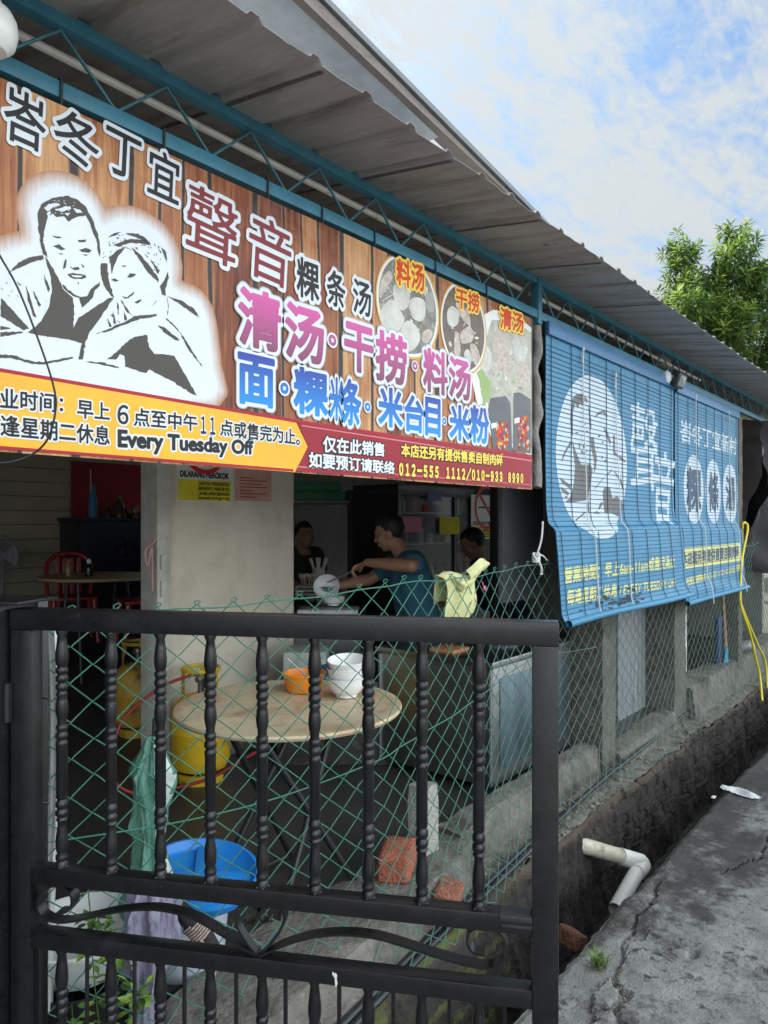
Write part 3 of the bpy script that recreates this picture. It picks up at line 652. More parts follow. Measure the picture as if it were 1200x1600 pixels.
# portraits
def z4(P): return [(x / 3.53, 270 + y / 3.53) for x, y in P]
SIL = [(-120, 560), (-60, 470), (20, 440), (90, 412), (165, 398), (185, 330), (168, 220), (185, 140), (235, 88), (320, 66), (420, 90), (500, 160), (545, 250), (572, 288), (640, 256), (740, 255), (850, 310), (920, 390), (950, 500), (948, 620), (1010, 662), (1090, 700), (1135, 780), (1155, 900), (1172, 1060), (1168, 1245), (600, 1220), (-120, 1130)]
sp = [PB.p(*q) for q in z4(SIL)]
def smooth2(P, k=4):
    n = len(P); out = []
    for i in range(n):
        a, b, c, d = [Vector(P[(i + j) % n]) for j in (-1, 0, 1, 2)]
        for j in range(k):
            t = j / k; q = .5 * ((2 * b) + (c - a) * t + (2 * a - 5 * b + 4 * c - d) * t * t + (3 * b - a - 3 * c + d) * t ** 3); out.append((q.x, q.y))
    return out
sp = smooth2(sp, 3)
ctr = (sum(p[0] for p in sp) / len(sp), sum(p[1] for p in sp) / len(sp))
xs_, ys_, D_ = sdf(poly_edges([sp]), .006, .06)
PB.mesh(*iso(xs_, ys_, D_, -.004), 'portrait_ground', WH, 1.2)
for i in range(9):
    f = (i + 1) / 9; c = [p * (1 - f) + q * f for p, q in zip((.66, .69, .72), (.36, .17, .08))]
    PB.mesh(*iso(xs_, ys_, D_, -.004 + .036 * f), 'portrait_halo', mat('halo_%d' % i, c, .36, var=.10 + .2 * f, scale=30, stretch=(5, 1, .4)), 1.05 - i * .1)
DK = [[(212, 330), (205, 230), (225, 175), (285, 140), (360, 127), (420, 145), (470, 185), (510, 260), (540, 340), (553, 430), (550, 465), (540, 440), (530, 370), (510, 330), (490, 270), (470, 235), (440, 240), (410, 250), (380, 270), (350, 240), (310, 245), (290, 225), (262, 235), (250, 290), (240, 330), (238, 380), (225, 370)],
 [(215, 365), (230, 370), (250, 430), (265, 470), (235, 450)], [(285, 345), (340, 358), (310, 362)], [(425, 372), (475, 368), (470, 382), (435, 384)], [(290, 405), (325, 395), (360, 420), (340, 428), (310, 414)], [(435, 425), (470, 415), (505, 430), (490, 442), (450, 437)], [(320, 442), (350, 447), (335, 453)], [(455, 449), (490, 452), (470, 459)],
 [(345, 530), (358, 478), (366, 480), (360, 525)], [(380, 515), (400, 525), (430, 520), (440, 532), (410, 538)], [(445, 500), (465, 520), (455, 525)], [(370, 560), (400, 552), (470, 565), (475, 578), (450, 587), (410, 587), (385, 577)], [(425, 605), (435, 605), (432, 618)],
 [(340, 615), (400, 665), (440, 685), (480, 680), (500, 640), (550, 600), (548, 625), (520, 650), (510, 690), (450, 745), (435, 690), (400, 680), (350, 640)],
 [(245, 445), (285, 520), (320, 580), (345, 640), (400, 690), (410, 780), (398, 870), (430, 800), (500, 755), (600, 690), (625, 690), (560, 790), (500, 870), (470, 930), (455, 1030), (430, 1030), (450, 940), (380, 920), (200, 895), (150, 880), (200, 845), (235, 800), (265, 740), (285, 660), (280, 580), (255, 500)],
 [(40, 560), (100, 495), (170, 465), (235, 455), (240, 475), (160, 500), (90, 530)], [(5, 690), (160, 860), (130, 870), (0, 790)], [(0, 845), (60, 858), (0, 868)], [(0, 880), (70, 875), (140, 880), (0, 905)], [(140, 620), (175, 720), (200, 800), (180, 790), (150, 700)], [(180, 650), (225, 730), (215, 740), (190, 690)], [(240, 560), (275, 640), (265, 660), (245, 600)],
 [(555, 500), (590, 500), (600, 600), (630, 690), (610, 680), (570, 620), (553, 560)], [(-60, 1000), (60, 1005), (180, 1040), (230, 1045), (400, 1015), (400, 1025), (240, 1058), (180, 1055), (60, 1022), (-60, 1022)],
 [(580, 365), (625, 335), (680, 322), (620, 350)], [(620, 400), (720, 365), (800, 375), (830, 400), (720, 385), (650, 410)], [(690, 335), (760, 335), (800, 360), (830, 395), (780, 370)], [(600, 470), (640, 430), (700, 405), (650, 460), (625, 520), (615, 560), (608, 500)], [(720, 410), (770, 450), (830, 520), (875, 590), (870, 605), (810, 545), (760, 470)], [(880, 400), (915, 440), (920, 500), (905, 460)], [(830, 480), (880, 540), (870, 560)], [(925, 545), (930, 580), (910, 640), (912, 680), (890, 670), (880, 625), (905, 590)],
 [(670, 512), (700, 513), (680, 521)], [(610, 590), (630, 582), (655, 595), (635, 602)], [(700, 575), (715, 555), (750, 560), (735, 573), (715, 580)], [(672, 680), (700, 688), (735, 655), (738, 665), (705, 694), (685, 694)], [(740, 715), (775, 698), (780, 703), (755, 722)], [(815, 760), (865, 700), (860, 712)],
 [(525, 890), (600, 860), (700, 815), (740, 790), (865, 780), (860, 792), (760, 812), (680, 840), (590, 877)], [(640, 700), (655, 740), (650, 790)], [(665, 700), (720, 780), (740, 795), (700, 770)], [(590, 800), (615, 850), (600, 850)], [(620, 760), (640, 830), (625, 835)], [(680, 760), (700, 810), (685, 815)],
 [(870, 840), (910, 855), (990, 925), (970, 925), (900, 880)], [(910, 800), (960, 840), (1020, 920), (1070, 1000), (1115, 1070), (1040, 980), (990, 880)], [(920, 680), (1000, 705), (1070, 750), (1100, 800), (1060, 775), (990, 725)], [(918, 680), (930, 740), (920, 800), (926, 740)],
 [(585, 1030), (640, 990), (690, 940), (740, 905), (810, 895), (820, 960), (850, 1000), (900, 1000), (960, 1010), (1000, 1080), (1040, 1150), (1085, 1228), (1060, 1222), (950, 1150), (870, 1110), (820, 1085), (805, 1105), (780, 1100), (720, 1080), (690, 1070), (685, 1010), (660, 1000), (640, 1030)], [(470, 1042), (560, 1045), (650, 1070), (655, 1077), (560, 1060)]]
def rough(P, k, amp):
    n = len(P); out = []
    for i in range(n):
        a = Vector(P[i]); b = Vector(P[(i + 1) % n]); m = max(1, int((b - a).length / k)); pr = Vector((-(b - a).y, (b - a).x)).normalized() if (b - a).length else Vector((0, 0))
        for j in range(m):
            q = a.lerp(b, j / m)
            if j: q += pr * amp * noise.noise(Vector((q.x * .06, q.y * .06, 3)))
            out.append((q.x, q.y))
    return out
for P in DK: PB.poly([z4(rough(P, 14, 7))], 'portrait_ink', DG, 2.0)
LT = [[(240, 195), (268, 172), (320, 168), (330, 180), (290, 190), (262, 215)], [(300, 205), (350, 188), (385, 185), (390, 200), (345, 215)], [(400, 195), (440, 205), (455, 222), (420, 222)], [(255, 225), (275, 212), (280, 222), (262, 240)], [(390, 562), (455, 570), (440, 578), (405, 576)], [(352, 222), (380, 225), (372, 240)], [(260, 700), (275, 690), (268, 740), (240, 790)]]
for P in LT: PB.poly([z4(rough(P, 10, 6))], 'portrait_light', WH, 2.4)
random.seed(3)
for (cx_, cy_, rx, ry, ang, n) in ((700, 385, 110, 45, .25, 34), (840, 470, 50, 95, 1.0, 26), (600, 440, 40, 60, -1.1, 16), (340, 190, 95, 40, .3, 22), (650, 800, 45, 60, 1.2, 10), (60, 640, 60, 60, .8, 10)):
    for k in range(n):
        a = random.uniform(0, 6.28); q = random.random() ** .5; x = cx_ + rx * q * math.cos(a); y = cy_ + ry * q * math.sin(a); l = random.uniform(8, 26); th = ang + random.uniform(-.35, .35); wd = random.uniform(1.2, 2.6)
        dx, dy = math.cos(th) * l / 2, math.sin(th) * l / 2; nx_, ny_ = -math.sin(th) * wd, math.cos(th) * wd
        PB.poly([z4([(x - dx, y - dy), (x + nx_, y + ny_), (x + dx, y + dy), (x - nx_, y - ny_)])], 'portrait_hatch', DG if cx_ != 340 else WH, 2.2 if cx_ != 340 else 2.5)
# food bowls
SOUP = mat('soup_print', (.17, .165, .14), .36, var=.6, scale=16, dirt=[((.42, .39, .31), 14, .5, .66), ((.06, .055, .05), 9, .55, .7)])
BALL = mat('fishball_print', (.55, .53, .48), .36, var=.22, scale=9, dirt=[((.36, .34, .29), 12, .52, .72), ((.7, .68, .62), 30, .6, .72)]); MEAT = mat('meat_print', (.46, .38, .32), .36, var=.4, scale=40, dirt=((.62, .57, .5), 50, .5, .7)); BRN = mat('broth_print', (.13, .085, .06), .36, var=.5, scale=20)
RIM = ink('bowl_gold', (.62, .38, .10)); RIMW = ink('bowl_white', (.78, .78, .76)); GRN = ink('leaf_print', (.30, .42, .16))
def zb(P): return [(580 + x / 4.615, 380 + y / 4.615) for x, y in P]
def ellp(P, n=40):
    (x0, y0), (x1, y1) = P; a = PB.p(x0, (y0 + y1) / 2)[0]; b = PB.p(x1, (y0 + y1) / 2)[0]; xm = (x0 + x1) / 2
    z0 = PB.p(xm, y1)[1]; z1 = PB.p(xm, y0)[1]; return (a + b) / 2, (z0 + z1) / 2, (b - a) / 2, (z1 - z0) / 2
def disc(P, k, name, m, lift, dx=0, dz=0):
    cx_, cz_, rx, rz = ellp(P); V = []
    for q in range(56):
        a = 2 * math.pi * q / 56; V.append((cx_ + dx + rx * k * math.cos(a), min(cz_ + dz + rz * k * math.sin(a), Z1B - .006)))
    PB.mesh(V, [tuple(range(56))], name, m, lift)
B3 = [(742, 500), (770, 484), (800, 488), (830, 512), (830, 712), (800, 700), (770, 688), (748, 640), (736, 590), (733, 540)]
PB.poly([B3], 'clear_soup_bowl', RIMW, 1.0)
PB.poly([[(768, 500), (800, 500), (830, 520), (830, 700), (790, 690), (764, 640), (752, 590), (756, 540)]], 'clear_soup', mat('clear_soup_print', (.40, .39, .32), .36, var=.35, scale=18, dirt=[((.60, .56, .46), 12, .52, .68), ((.2, .22, .2), 9, .58, .72)]), 1.5)
for P, m in (([(870, 640), (930, 620), (990, 700), (1000, 790), (930, 850), (880, 780)], MEAT), ([(1010, 700), (1090, 670), (1130, 760), (1100, 860), (1040, 830)], BALL), ([(880, 860), (960, 800), (1010, 860), (980, 960), (900, 930)], MEAT), ([(830, 740), (870, 800), (850, 920), (780, 930), (790, 830)], BALL), ([(1050, 880), (1130, 850), (1140, 1000), (1060, 1010)], MEAT)):
    _l3 = globals().get('_l3', 1.86) + .05; PB.poly([rough(zb(P), 4, 2)], 'food_print', m, _l3)
PB.poly([rough(zb([(760, 930), (800, 905), (860, 1000), (850, 1120), (800, 1200), (790, 1050)]), 4, 3)], 'leaf_print', GRN, 2.1)
# sauce pouches
for P in ([(766, 622), (790, 619), (797, 630), (800, 706), (770, 702), (762, 640)], [(802, 614), (812, 613), (829, 624), (829, 709), (801, 704)]):
    PB.poly([P], 'pouch_print', mat('pouch_print_dark', (.07, .07, .08), .3, var=.4, scale=9), 2.3)
    x0, y0 = P[0]
    random.seed(int(x0))
    for k in range(64):
        cx_ = x0 + random.uniform(8, 27); cy_ = y0 + random.uniform(34, 84); s = random.uniform(2, 5)
        if cx_ > 826: continue
        PB.poly([[(cx_, cy_), (cx_ + s * .5, cy_ + s), (cx_ - s * .2, cy_ + s * 2), (cx_ - s * .6, cy_ + s * .8)]], 'chilli_print', (SCAR, RED, RED, MEAT, SCAR, ORG)[k % 6], 2.6 + .008 * k)
    PB.poly([[(x0 + 1, y0 + 40), (x0 + 9, y0 + 38), (x0 + 9, y0 + 46), (x0 + 1, y0 + 48)]], 'pouch_label', RIMW, 3.2)
for P, cont in ((((586, 396), (686, 560)), 1), (((687, 440), (760, 585)), 2)):
    disc(P, 1.0, 'bowl_rim', RIM, 2.6); disc(P, .955, 'bowl_rim', RIMW, 2.9, dx=-.002); disc(P, .90, 'broth', SOUP if cont == 1 else BRN, 3.2, dx=-.003)
for P, m in (([(155, 320), (200, 285), (250, 310), (275, 370), (265, 450), (215, 485), (165, 420)], BALL), ([(60, 500), (140, 405), (200, 480), (235, 555), (190, 640), (150, 665), (80, 600)], BALL), ([(275, 420), (320, 390), (380, 420), (385, 520), (350, 565), (290, 530)], BALL), ([(200, 660), (250, 560), (320, 600), (350, 690), (300, 770), (240, 770)], BALL), ([(390, 380), (430, 350), (450, 420), (440, 500), (395, 470)], mat('fishball_dim', (.33, .33, .29), .36)), ([(55, 300), (120, 200), (150, 250), (100, 330), (60, 400)], MEAT), ([(370, 640), (420, 620), (440, 660), (400, 720), (360, 700)], MEAT),
             ([(545, 490), (580, 455), (620, 490), (625, 570), (590, 605), (550, 580)], BALL), ([(605, 430), (640, 440), (700, 520), (710, 590), (670, 570), (620, 490)], MEAT), ([(640, 650), (700, 600), (735, 650), (720, 710), (660, 725), (640, 700)], MEAT), ([(595, 660), (620, 645), (640, 740), (630, 840), (600, 830)], MEAT), ([(665, 800), (695, 765), (720, 830), (700, 890)], BALL), ([(710, 730), (750, 740), (780, 830), (750, 880), (720, 820)], MEAT)):
    _lf = globals().get('_lf', 3.55) + .04; PB.poly([rough(smooth2(zb(P), 4), 3, 1.2)], 'food_print', m, _lf)
for k, P in enumerate(([(90, 355), (120, 320), (125, 350), (150, 370), (100, 400), (70, 420)],)):
    mbx = MB(); pts = smoothpath([ban_fn(*PB.p(*q), 4.4) for q in zb(P)], 5); mbx.tube(pts, .0015, 5); mbx.build('noodle_print', RIMW, bn)
random.seed(77)
FD = [MEAT, BALL, GRN, mat('noodle_pale', (.66, .61, .48), .36), mat('food_brown', (.26, .17, .10), .36), mat('food_dark', (.08, .07, .06), .36)]
for (bx, by, rx, ry, n, lf0) in ((636, 478, 44, 70, 46, 3.35), (723, 514, 31, 58, 40, 3.35), (795, 590, 26, 80, 70, 1.62)):
    for k in range(n):
        a = random.uniform(0, 6.28); q = random.random() ** .5 * .92; x = bx + rx * q * math.cos(a); y = by + ry * q * math.sin(a) + (x - bx) * .3
        if bx > 780 and (y > 612 or y < 512): continue
        m = random.choice(FD[:5] if bx > 780 else FD); sz = random.uniform(1.5, 5.0); th = random.uniform(0, 3.14)
        P = [(x + (sz * random.uniform(.7, 1.3)) * math.cos(t) * math.cos(th) * .8 - sz * .45 * math.sin(t) * math.sin(th), y + sz * random.uniform(.7, 1.3) * math.cos(t) * math.sin(th) * 1.2 + sz * .5 * math.sin(t) * math.cos(th)) for t in [i * .785 for i in range(8)]]
        lf0 += .0028; PB.poly([P], 'food_scrap', m, lf0)
# lettering
def L2(fill, g=.03, o=.085, back=WH, sh=True): return ([(o + .02, SHD, -.5)] if sh else []) + [(o, back, 0), (g, fill, .5)]
for ch, xl, xr, yc, h in (('峇', 6, 70, 187, 84), ('冬', 84, 153, 217, 76), ('丁', 164, 218, 243, 68), ('宜', 231, 279, 275, 72)):
    PB.glyph(ch, xl, xr, yc, h, [(.085, WH, 0), (.012, BK, .5)], 4, rot=R(-3))
for ch, xl, xr, yc, h in (('聲', 291, 369, 354, 106), ('音', 388, 453, 393, 98)): PB.glyph(ch, xl, xr, yc, h, [(.065, WH, 0), (.006, MAR, .5)], 4, rot=R(-4))
for ch, xl, xr, yc, h in (('粿', 463, 497, 437, 60), ('条', 510, 538, 452, 54), ('汤', 551, 578, 466, 52)): PB.glyph(ch, xl, xr, yc, h, [(.12, WH, 0), (.02, BK, .5)], 4.4)
zp = lambda px, py: PB.p(px, py)[1] - Z0B
PNK = gradz('ink_pink_purple', (.17, .06, .10), zp(550, 590), (.62, .10, .34), zp(550, 500), .36)
BLU = gradz('ink_blue', (.02, .28, .70), zp(560, 665), (.035, .06, .33), zp(560, 595), .36)
for ch, xl, xr, yc, h in (('清', 373, 436, 500, 86), ('汤', 446, 503, 522, 82), ('干', 538, 581, 545, 70), ('捞', 587, 633, 560, 74), ('料', 661, 697, 581, 64), ('汤', 701, 733, 592, 60)): PB.glyph(ch, xl, xr, yc, h, L2(PNK, .035, .10), 5)
for ch, xl, xr, yc, h in (('面', 372, 426, 595, 74), ('粿', 459, 510, 613, 68), ('台', 632, 660, 647, 54), ('目', 664, 686, 652, 56), ('米', 591, 627, 637, 58), ('米', 702, 732, 661, 52), ('粉', 734, 762, 664, 54), ('米', 514, 535, 624, 64), ('条', 533, 562, 629, 68)): PB.glyph(ch, xl, xr, yc, h, L2(BLU, .035, .10), 5)
for x, y, r, m in ((518, 532, 11, PNK), (647, 572, 8, PNK), (443, 607, 11, BLU), (573, 636, 8.5, BLU), (693, 658, 6.5, BLU)):
    o = PB.ring(x, y, r * .32, r * .8, 'ring_mark', m, 5.6); PB.ring(x, y, 0, r * 1.1, 'outline', WH, 5.0, parent=o); PB.ring(x, y, 0, r * .3, 'ring_mark', WH, 5.7, parent=o)
for s_, q in (('料汤', ((618, 404, 444), (661, 416, 456))), ('干捞', ((711, 449, 480), (747, 461, 490))), ('清汤', ((780, 479, 512), (816, 492, 521)))): PB.text(s_, q, [(.12, YT, 0), (.03, SCAR, .5)], 6)
WB = [(.10, WH, 0), (.022, BK, .5)]
for s_, q in (('营业时间：', ((-33, 603, 636), (97, 617, 645))), ('早上', ((120, 624, 653), (170, 631, 657))), ('６', ((183, 633, 662), (199, 634, 663))), ('点至中午', ((208, 637, 665), (307, 649, 674))), ('１１', ((313, 651, 677), (335, 653, 679))), ('点或售完为止。', ((343, 655, 680), (467, 672, 696))),
              ('每逢星期二休息', ((-33, 644, 678), (170, 667, 696)))): PB.text(s_, q, WB, 4, res=.03)
PB.text('Every Tuesday Off', ((184, 672, 706), (394, 690, 716)), [(.13, WH, 0), (.045, BK, .5)], 4, res=.025)
for s_, q in (('仅在此销售', ((504, 681, 706), (599, 693, 713))), ('如要预订请联络', ((482, 706, 730), (615, 722, 741)))): PB.text(s_, q, [(.10, BK, 0), (.03, WH, .5)], 4, res=.03)
for s_, q in (('本店还另有提供售卖自制肉碎', ((626, 693, 713), (784, 711, 728))),): PB.text(s_, q, [(.10, BK, 0), (.03, YT, .5)], 4, res=.03)
PB.text('０１２－５５５　１１１２／０１０－９３３　８９９０', ((623, 722, 744), (816, 739, 756)), [(.14, BK, 0), (.065, YT, .5)], 4, res=.03)
# cable hanging in front of the banner
p = [(-30, 350, 1.5), (0, 400, 1.5), (30, 455, 1.51), (65, 545, 1.53), (84, 605, 1.55), (87, 640, 1.56), (75, 685, 1.57), (50, 710, 1.58), (15, 722, 1.57), (-30, 724, 1.56)]
mb = MB(); mb.tube(smoothpath([atd(*q) for q in p], 8), .0022, 8); tag(mb.build('black_cable', DARKM), 'thin black cable looping in front of the left end of the banner', 'cable')
# rolled tarpaulin and orange bag beside the banner
mb = MB(); X = onY(838.5, 600, 1.70).x
pts = [Vector((X + .012 * math.sin(i * .9) , 1.702 + .006 * math.sin(i * 1.7), 2.60 - i * .045)) for i in range(19)]
TARP = mat('tarp_grey', (.22, .21, .19), .8, var=.25, scale=20, bump=.7, bscale=30)
mb.tube(smoothpath(pts, 4), [.023 + .003 * math.sin(i * .21) + .002 * math.sin(i * .53) for i in range(73)], 14); r = mb.build('canvas', TARP)
tag(r, 'rolled grey tarpaulin hanging between the banner and the blue blind', 'tarpaulin'); r.name = 'rolled_tarpaulin'
for z in (2.5, 2.3, 2.12, 1.95):
    pass
p = onY(834, 640, 1.80); mb = MB(); mb.lathe([(.004, -.16), (.03, -.15), (.036, -.05), (.03, .06), (.012, .13), (.004, .15)], p, 14, lobes=lambda a, z: 1 + .15 * math.sin(3 * a + z * 30)); tag(mb.build('orange_bag', mat('orange_plastic', (.75, .10, .015), .35)), 'bright orange bag showing behind the rolled tarpaulin', 'bag')

# ------------------------------------------------------------------ blinds
PZ = [2.62, 1.95, 1.70, 1.62, 1.585, 1.45, 1.17, 1.115, 1.0][::-1]; PYY = [1.672, 1.668, 1.662, 1.652, 1.612, 1.60, 1.585, 1.555, 1.545][::-1]
def prof(x, z, k):
    zz_ = z + (.0 if k == 0 else .03) + .035 * math.sin(x * 1.9 + .5) * max(0, min(1, (2.0 - z)))
    y = float(np.interp(zz_, PZ, PYY))
    y = 1.672 - (1.672 - y) * (.62 if k else 1)
    return y + (.003 if k else .008) * math.sin(x * 3.1 + z * 2) * (2.62 - z)
def blind(k, x0, x1, z0, z1, label):
    rt = empty('roller_blind', ((x0 + x1) / 2, 1.66, z0), label, 'blind')
    def warpx(x, z): return x
    fn = lambda x, z, l: Vector((x, prof(x, z, k) - .0013 * l, z))
    def bpx(px, py):
        Y = 1.62
        for _ in range(8): p = onY(px, py, Y); Y = prof(p.x, p.z, k)
        return (p.x, p.z)
    BLN = mat('blind_blue', (.044, .215, .375), .45, var=.12, scale=3, stretch=(.6, 1, 8), dirt=[((.03, .09, .17), 3.5, .6, .85), ((.10, .28, .46), 5, .55, .8)], bump=.15, bscale=90)
    mb = MB(); mb.grid(lambda u, v: fn(x0 + (x1 - x0) * u + .0 * v, z0 + (z1 - z0) * v, 0), 40, 130); mb.grid(lambda u, v: fn(x0 + (x1 - x0) * u, z0 + (z1 - z0) * v, -3), 20, 60); mb.build('slats', BLN, rt)
    GAP = mat('slat_gap', (.018, .07, .13), .6)
    mb = MB(); pitch = .0245; n = int((z1 - z0 - .12) / pitch)
    for i in range(n):
        z = z0 + .05 + i * pitch; w_ = .0032 if i % 3 else .004
        mb.grid(lambda u, v: fn(x0 + (x1 - x0) * u, z + w_ * v + .004 * nz(x0 + (x1 - x0) * u, i, 0, 1.3), 3.2), 30, 1)
    mb.build('slat_shadow_gaps', GAP, rt)
    CORD = mat('dark_cord', (.02, .06, .11), .7)
    for i in range(int((x1 - x0) / .23) + 1):
        x = x0 + .05 + i * .23
        if x > x1 - .02: break
        mb = MB(); mb.tube([fn(x + .006 * nz(x, z0 + (z1 - z0) * j / 40, 0, 3), z0 + (z1 - z0) * j / 40, 4) for j in range(41)], .0022, 5); mb.build('ladder_cord', CORD, rt)
    mb = MB(); mb.bbox((x0, 1.652, z1 - .06), (x1, 1.668, z1 + .008), .003); mb.build('head_rail', mat('blind_rail_blue', (.045, .16, .33), .4), rt)
    mb = MB(); mb.grid(lambda u, v: Vector((x0 + (x1 - x0) * u, prof(x0 + (x1 - x0) * u, z0, k) - .006 + .02 * math.cos(v * 6.283), z0 + .012 + .018 * math.sin(v * 6.283))), 30, 12); mb.build('bottom_roll', BLN, rt)
    return rt, Print(fn, bpx, rt)
XB0, XM, XB1 = 3.305, 5.29, 7.02
b1, P1 = blind(0, XB0, XM - .035, 1.105, 2.615, 'left blue slatted blind with white oval portrait')
b2, P2 = blind(1, XM, XB1, 1.03, 2.60, 'right blue slatted blind with three white ovals and a yellow strip')
BW = mat('blind_white', (.50, .60, .68), .5, var=.06); BD = mat('blind_brown', (.13, .115, .11), .5); BYL = mat('blind_yellow', (.62, .60, .22), .5, var=.08); BNV = mat('blind_navy', (.03, .06, .12), .5)
def ovalpoly(P_, x0, x1, y0, y1):
    xm = (x0 + x1) / 2; a = P_.p(x0, (y0 + y1) / 2)[0]; b = P_.p(x1, (y0 + y1) / 2)[0]; xc = (a + b) / 2
    z1 = P_.p(xm, y0)[1]; z0 = P_.p(xm, y1)[1]
    return [(xc + (b - a) / 2 * math.cos(2 * math.pi * q / 48), (z0 + z1) / 2 + (z1 - z0) / 2 * math.sin(2 * math.pi * q / 48)) for q in range(48)]
def shp(P_, polys, name, m, lift, res, px=True):
    E = poly_edges([[P_.p(*a) for a in q] for q in polys] if px else polys); return P_.mesh(*iso(*sdf(E, res, res * 2), 0), name, m, lift)
shp(P1, [ovalpoly(P1, 868, 979, 586, 843)], 'oval_ground', BW, .8, .012, False)
def z7(P): return [(840 + x / 5.333, 560 + y / 5.333) for x, y in P]
BP = [[(275, 430), (285, 340), (320, 300), (370, 295), (412, 340), (412, 380), (395, 350), (370, 400), (350, 360), (335, 420), (310, 370), (298, 430)], [(275, 430), (292, 430), (292, 650), (280, 650), (270, 500)], [(415, 365), (442, 500), (447, 590), (432, 560), (425, 450)], [(285, 670), (310, 760), (360, 885), (440, 885), (455, 930), (440, 1060), (425, 1110), (420, 1180), (350, 1190), (280, 1200), (220, 1195), (265, 1170), (300, 1050), (310, 900)], [(440, 660), (465, 650), (475, 740), (492, 830), (485, 910), (465, 960), (470, 860), (445, 750)], [(195, 860), (215, 790), (275, 685), (283, 705), (227, 795), (200, 865)], [(175, 985), (275, 1060), (270, 1090), (200, 1035)], [(188, 1065), (262, 1120), (250, 1145), (200, 1105)], [(215, 1140), (250, 1150), (240, 1168)],
 [(465, 498), (500, 448), (550, 432), (582, 480), (572, 492), (545, 455), (505, 470)], [(540, 555), (582, 620), (612, 700), (600, 718), (570, 640)], [(628, 640), (640, 640), (642, 780), (732, 852), (728, 868), (628, 798)], [(465, 1095), (540, 1000), (620, 920), (612, 945), (555, 990), (482, 1085)], [(620, 920), (692, 1005), (722, 1100), (712, 1100), (680, 1020)], [(540, 1110), (560, 1068), (600, 1072), (622, 1165), (660, 1150), (700, 1190), (710, 1230), (680, 1320), (612, 1290), (555, 1290), (545, 1190)], [(525, 1198), (547, 1200), (515, 1258), (498, 1258)], [(303, 1352), (395, 1272), (398, 1287), (322, 1352)], [(415, 1190), (425, 1190), (432, 1290), (412, 1290)], [(445, 1290), (490, 1272), (535, 1290), (500, 1296)], [(310, 610), (345, 620), (330, 628), (310, 622)], [(385, 605), (420, 600), (418, 618), (390, 616)], [(310, 550), (340, 562), (320, 566)], [(380, 545), (405, 540), (400, 556)], [(340, 705), (352, 705), (350, 750), (342, 748)], [(370, 735), (395, 700), (402, 705), (385, 750)], [(355, 765), (372, 770), (385, 785), (410, 760), (412, 775), (388, 795), (360, 785)], [(500, 650), (520, 630), (525, 645), (508, 662)], [(525, 700), (548, 690), (545, 712)], [(488, 745), (503, 740), (498, 760)], [(530, 810), (545, 815), (530, 850)], [(550, 850), (575, 838), (568, 868)]]
for P in BP: shp(P1, [z7(P)], 'oval_ink', BD, 1.6, .006)
P1.text('聲', ((985, 625, 770), (1028, 640, 766)), [(.004, BW, 0)], .9, res=.02); P1.text('音', ((1022, 702, 815), (1057, 712, 820)), [(.012, BW, 0)], .9, res=.02)
P2.text('峇冬丁宜新村', ((1063, 655, 690), (1151, 685, 711)), [(.03, BW, 0)], .9, res=.035)
for ch, q in (('粿', (1068, 1099, 711, 818)), ('條', (1102, 1126, 718, 818)), ('湯', (1129, 1152, 725, 817))):
    shp(P2, [ovalpoly(P2, *q)], 'oval_ground', BW, .8, .012, False)
    x0, x1, y0, y1 = q; P2.text(ch, ((x0 + 5, y0 + 20, y1 - 20), (x1 - 4, y0 + 22, y1 - 20)), [(.03, BNV, 0)], 1.7, res=.03)
P2.text('本店還另有提供售賣自製肉碎', ((1066, 864, 884), (1154, 852, 871)), [(.03, BNV, 0)], 1.8, res=.04)
a = P2.p(1059.5, 858); b = P2.p(1157, 848); c = P2.p(1157, 877); d = P2.p(1061, 890)
shp(P2, [[(d[0] + .02, d[1]), (c[0] - .02, c[1]), (c[0], c[1] + .02), (b[0], b[1] - .02), (b[0] - .02, b[1]), (a[0] + .04, a[1]), (a[0] + .02, a[1] - .02), (a[0] + .02, d[1] + .02)]], 'yellow_strip', BYL, .9, .012, False)
YB = [(.028, BYL, 0)]
P1.text('營業時間：早上6am-11am或售完為止', ((882, 887, 912), (1054, 867, 886)), YB, 1.0, res=.04)
P1.text('每逢星期二休息 / EVERY TUESDAY OFF', ((886, 921, 946), (1056, 902, 917)), YB, 1.0, res=.04)
P2.text('如要預訂請聯絡 012-555 1112 • 010-933 8990', ((1066, 906, 917), (1157, 879, 893)), YB, 1.0, res=.045)
STN = mat('mildew', (.03, .035, .04), .8, var=.4)
random.seed(5)
for k in range(60):
    cx_ = random.gauss(970, 22); cy_ = random.gauss(936, 9) - (cx_ - 970) * .22; s = random.uniform(.6, 3.2); P = [(cx_ + s * random.uniform(.5, 1.2) * math.cos(a) * 1.6, cy_ + s * random.uniform(.4, 1.1) * math.sin(a)) for a in [i * .9 for i in range(7)]]
    P1.poly([P], 'mildew_spot', STN, 2.2)
# white pull cords
for P_, rt, px, y0, y1 in ((P1, b1, 907, 548, 968), (P1, b1, 958, 588, 950), (P2, b2, 1084, 620, 945), (P2, b2, 1136, 645, 925)):
    x = P_.p(px, (y0 + y1) / 2)[0]; zt = P_.p(px, y0)[1]
    x = P_.p(px, y0)[0]; zb_ = P_.p(px + 12, y1)[1]; xe = x + .05
    mb = MB(); mb.tube([Vector((x + (xe - x) * t, prof(x, zt + (zb_ - zt) * t, 0) - .016 + .004 * math.sin(t * 9), zt + (zb_ - zt) * t)) for t in [i / 30 for i in range(31)]], .0032, 6); mb.ell(Vector((x, prof(x, zt, 0) - .016, zt + .005)), (.009, .008, .016)); mb.tube([Vector((x, prof(x, zt, 0) - .016, zt)), Vector((x - .012, prof(x, zt, 0) - .018, zt - .07))], .004, 6)
    mb.build('pull_cord', ROPE, rt)
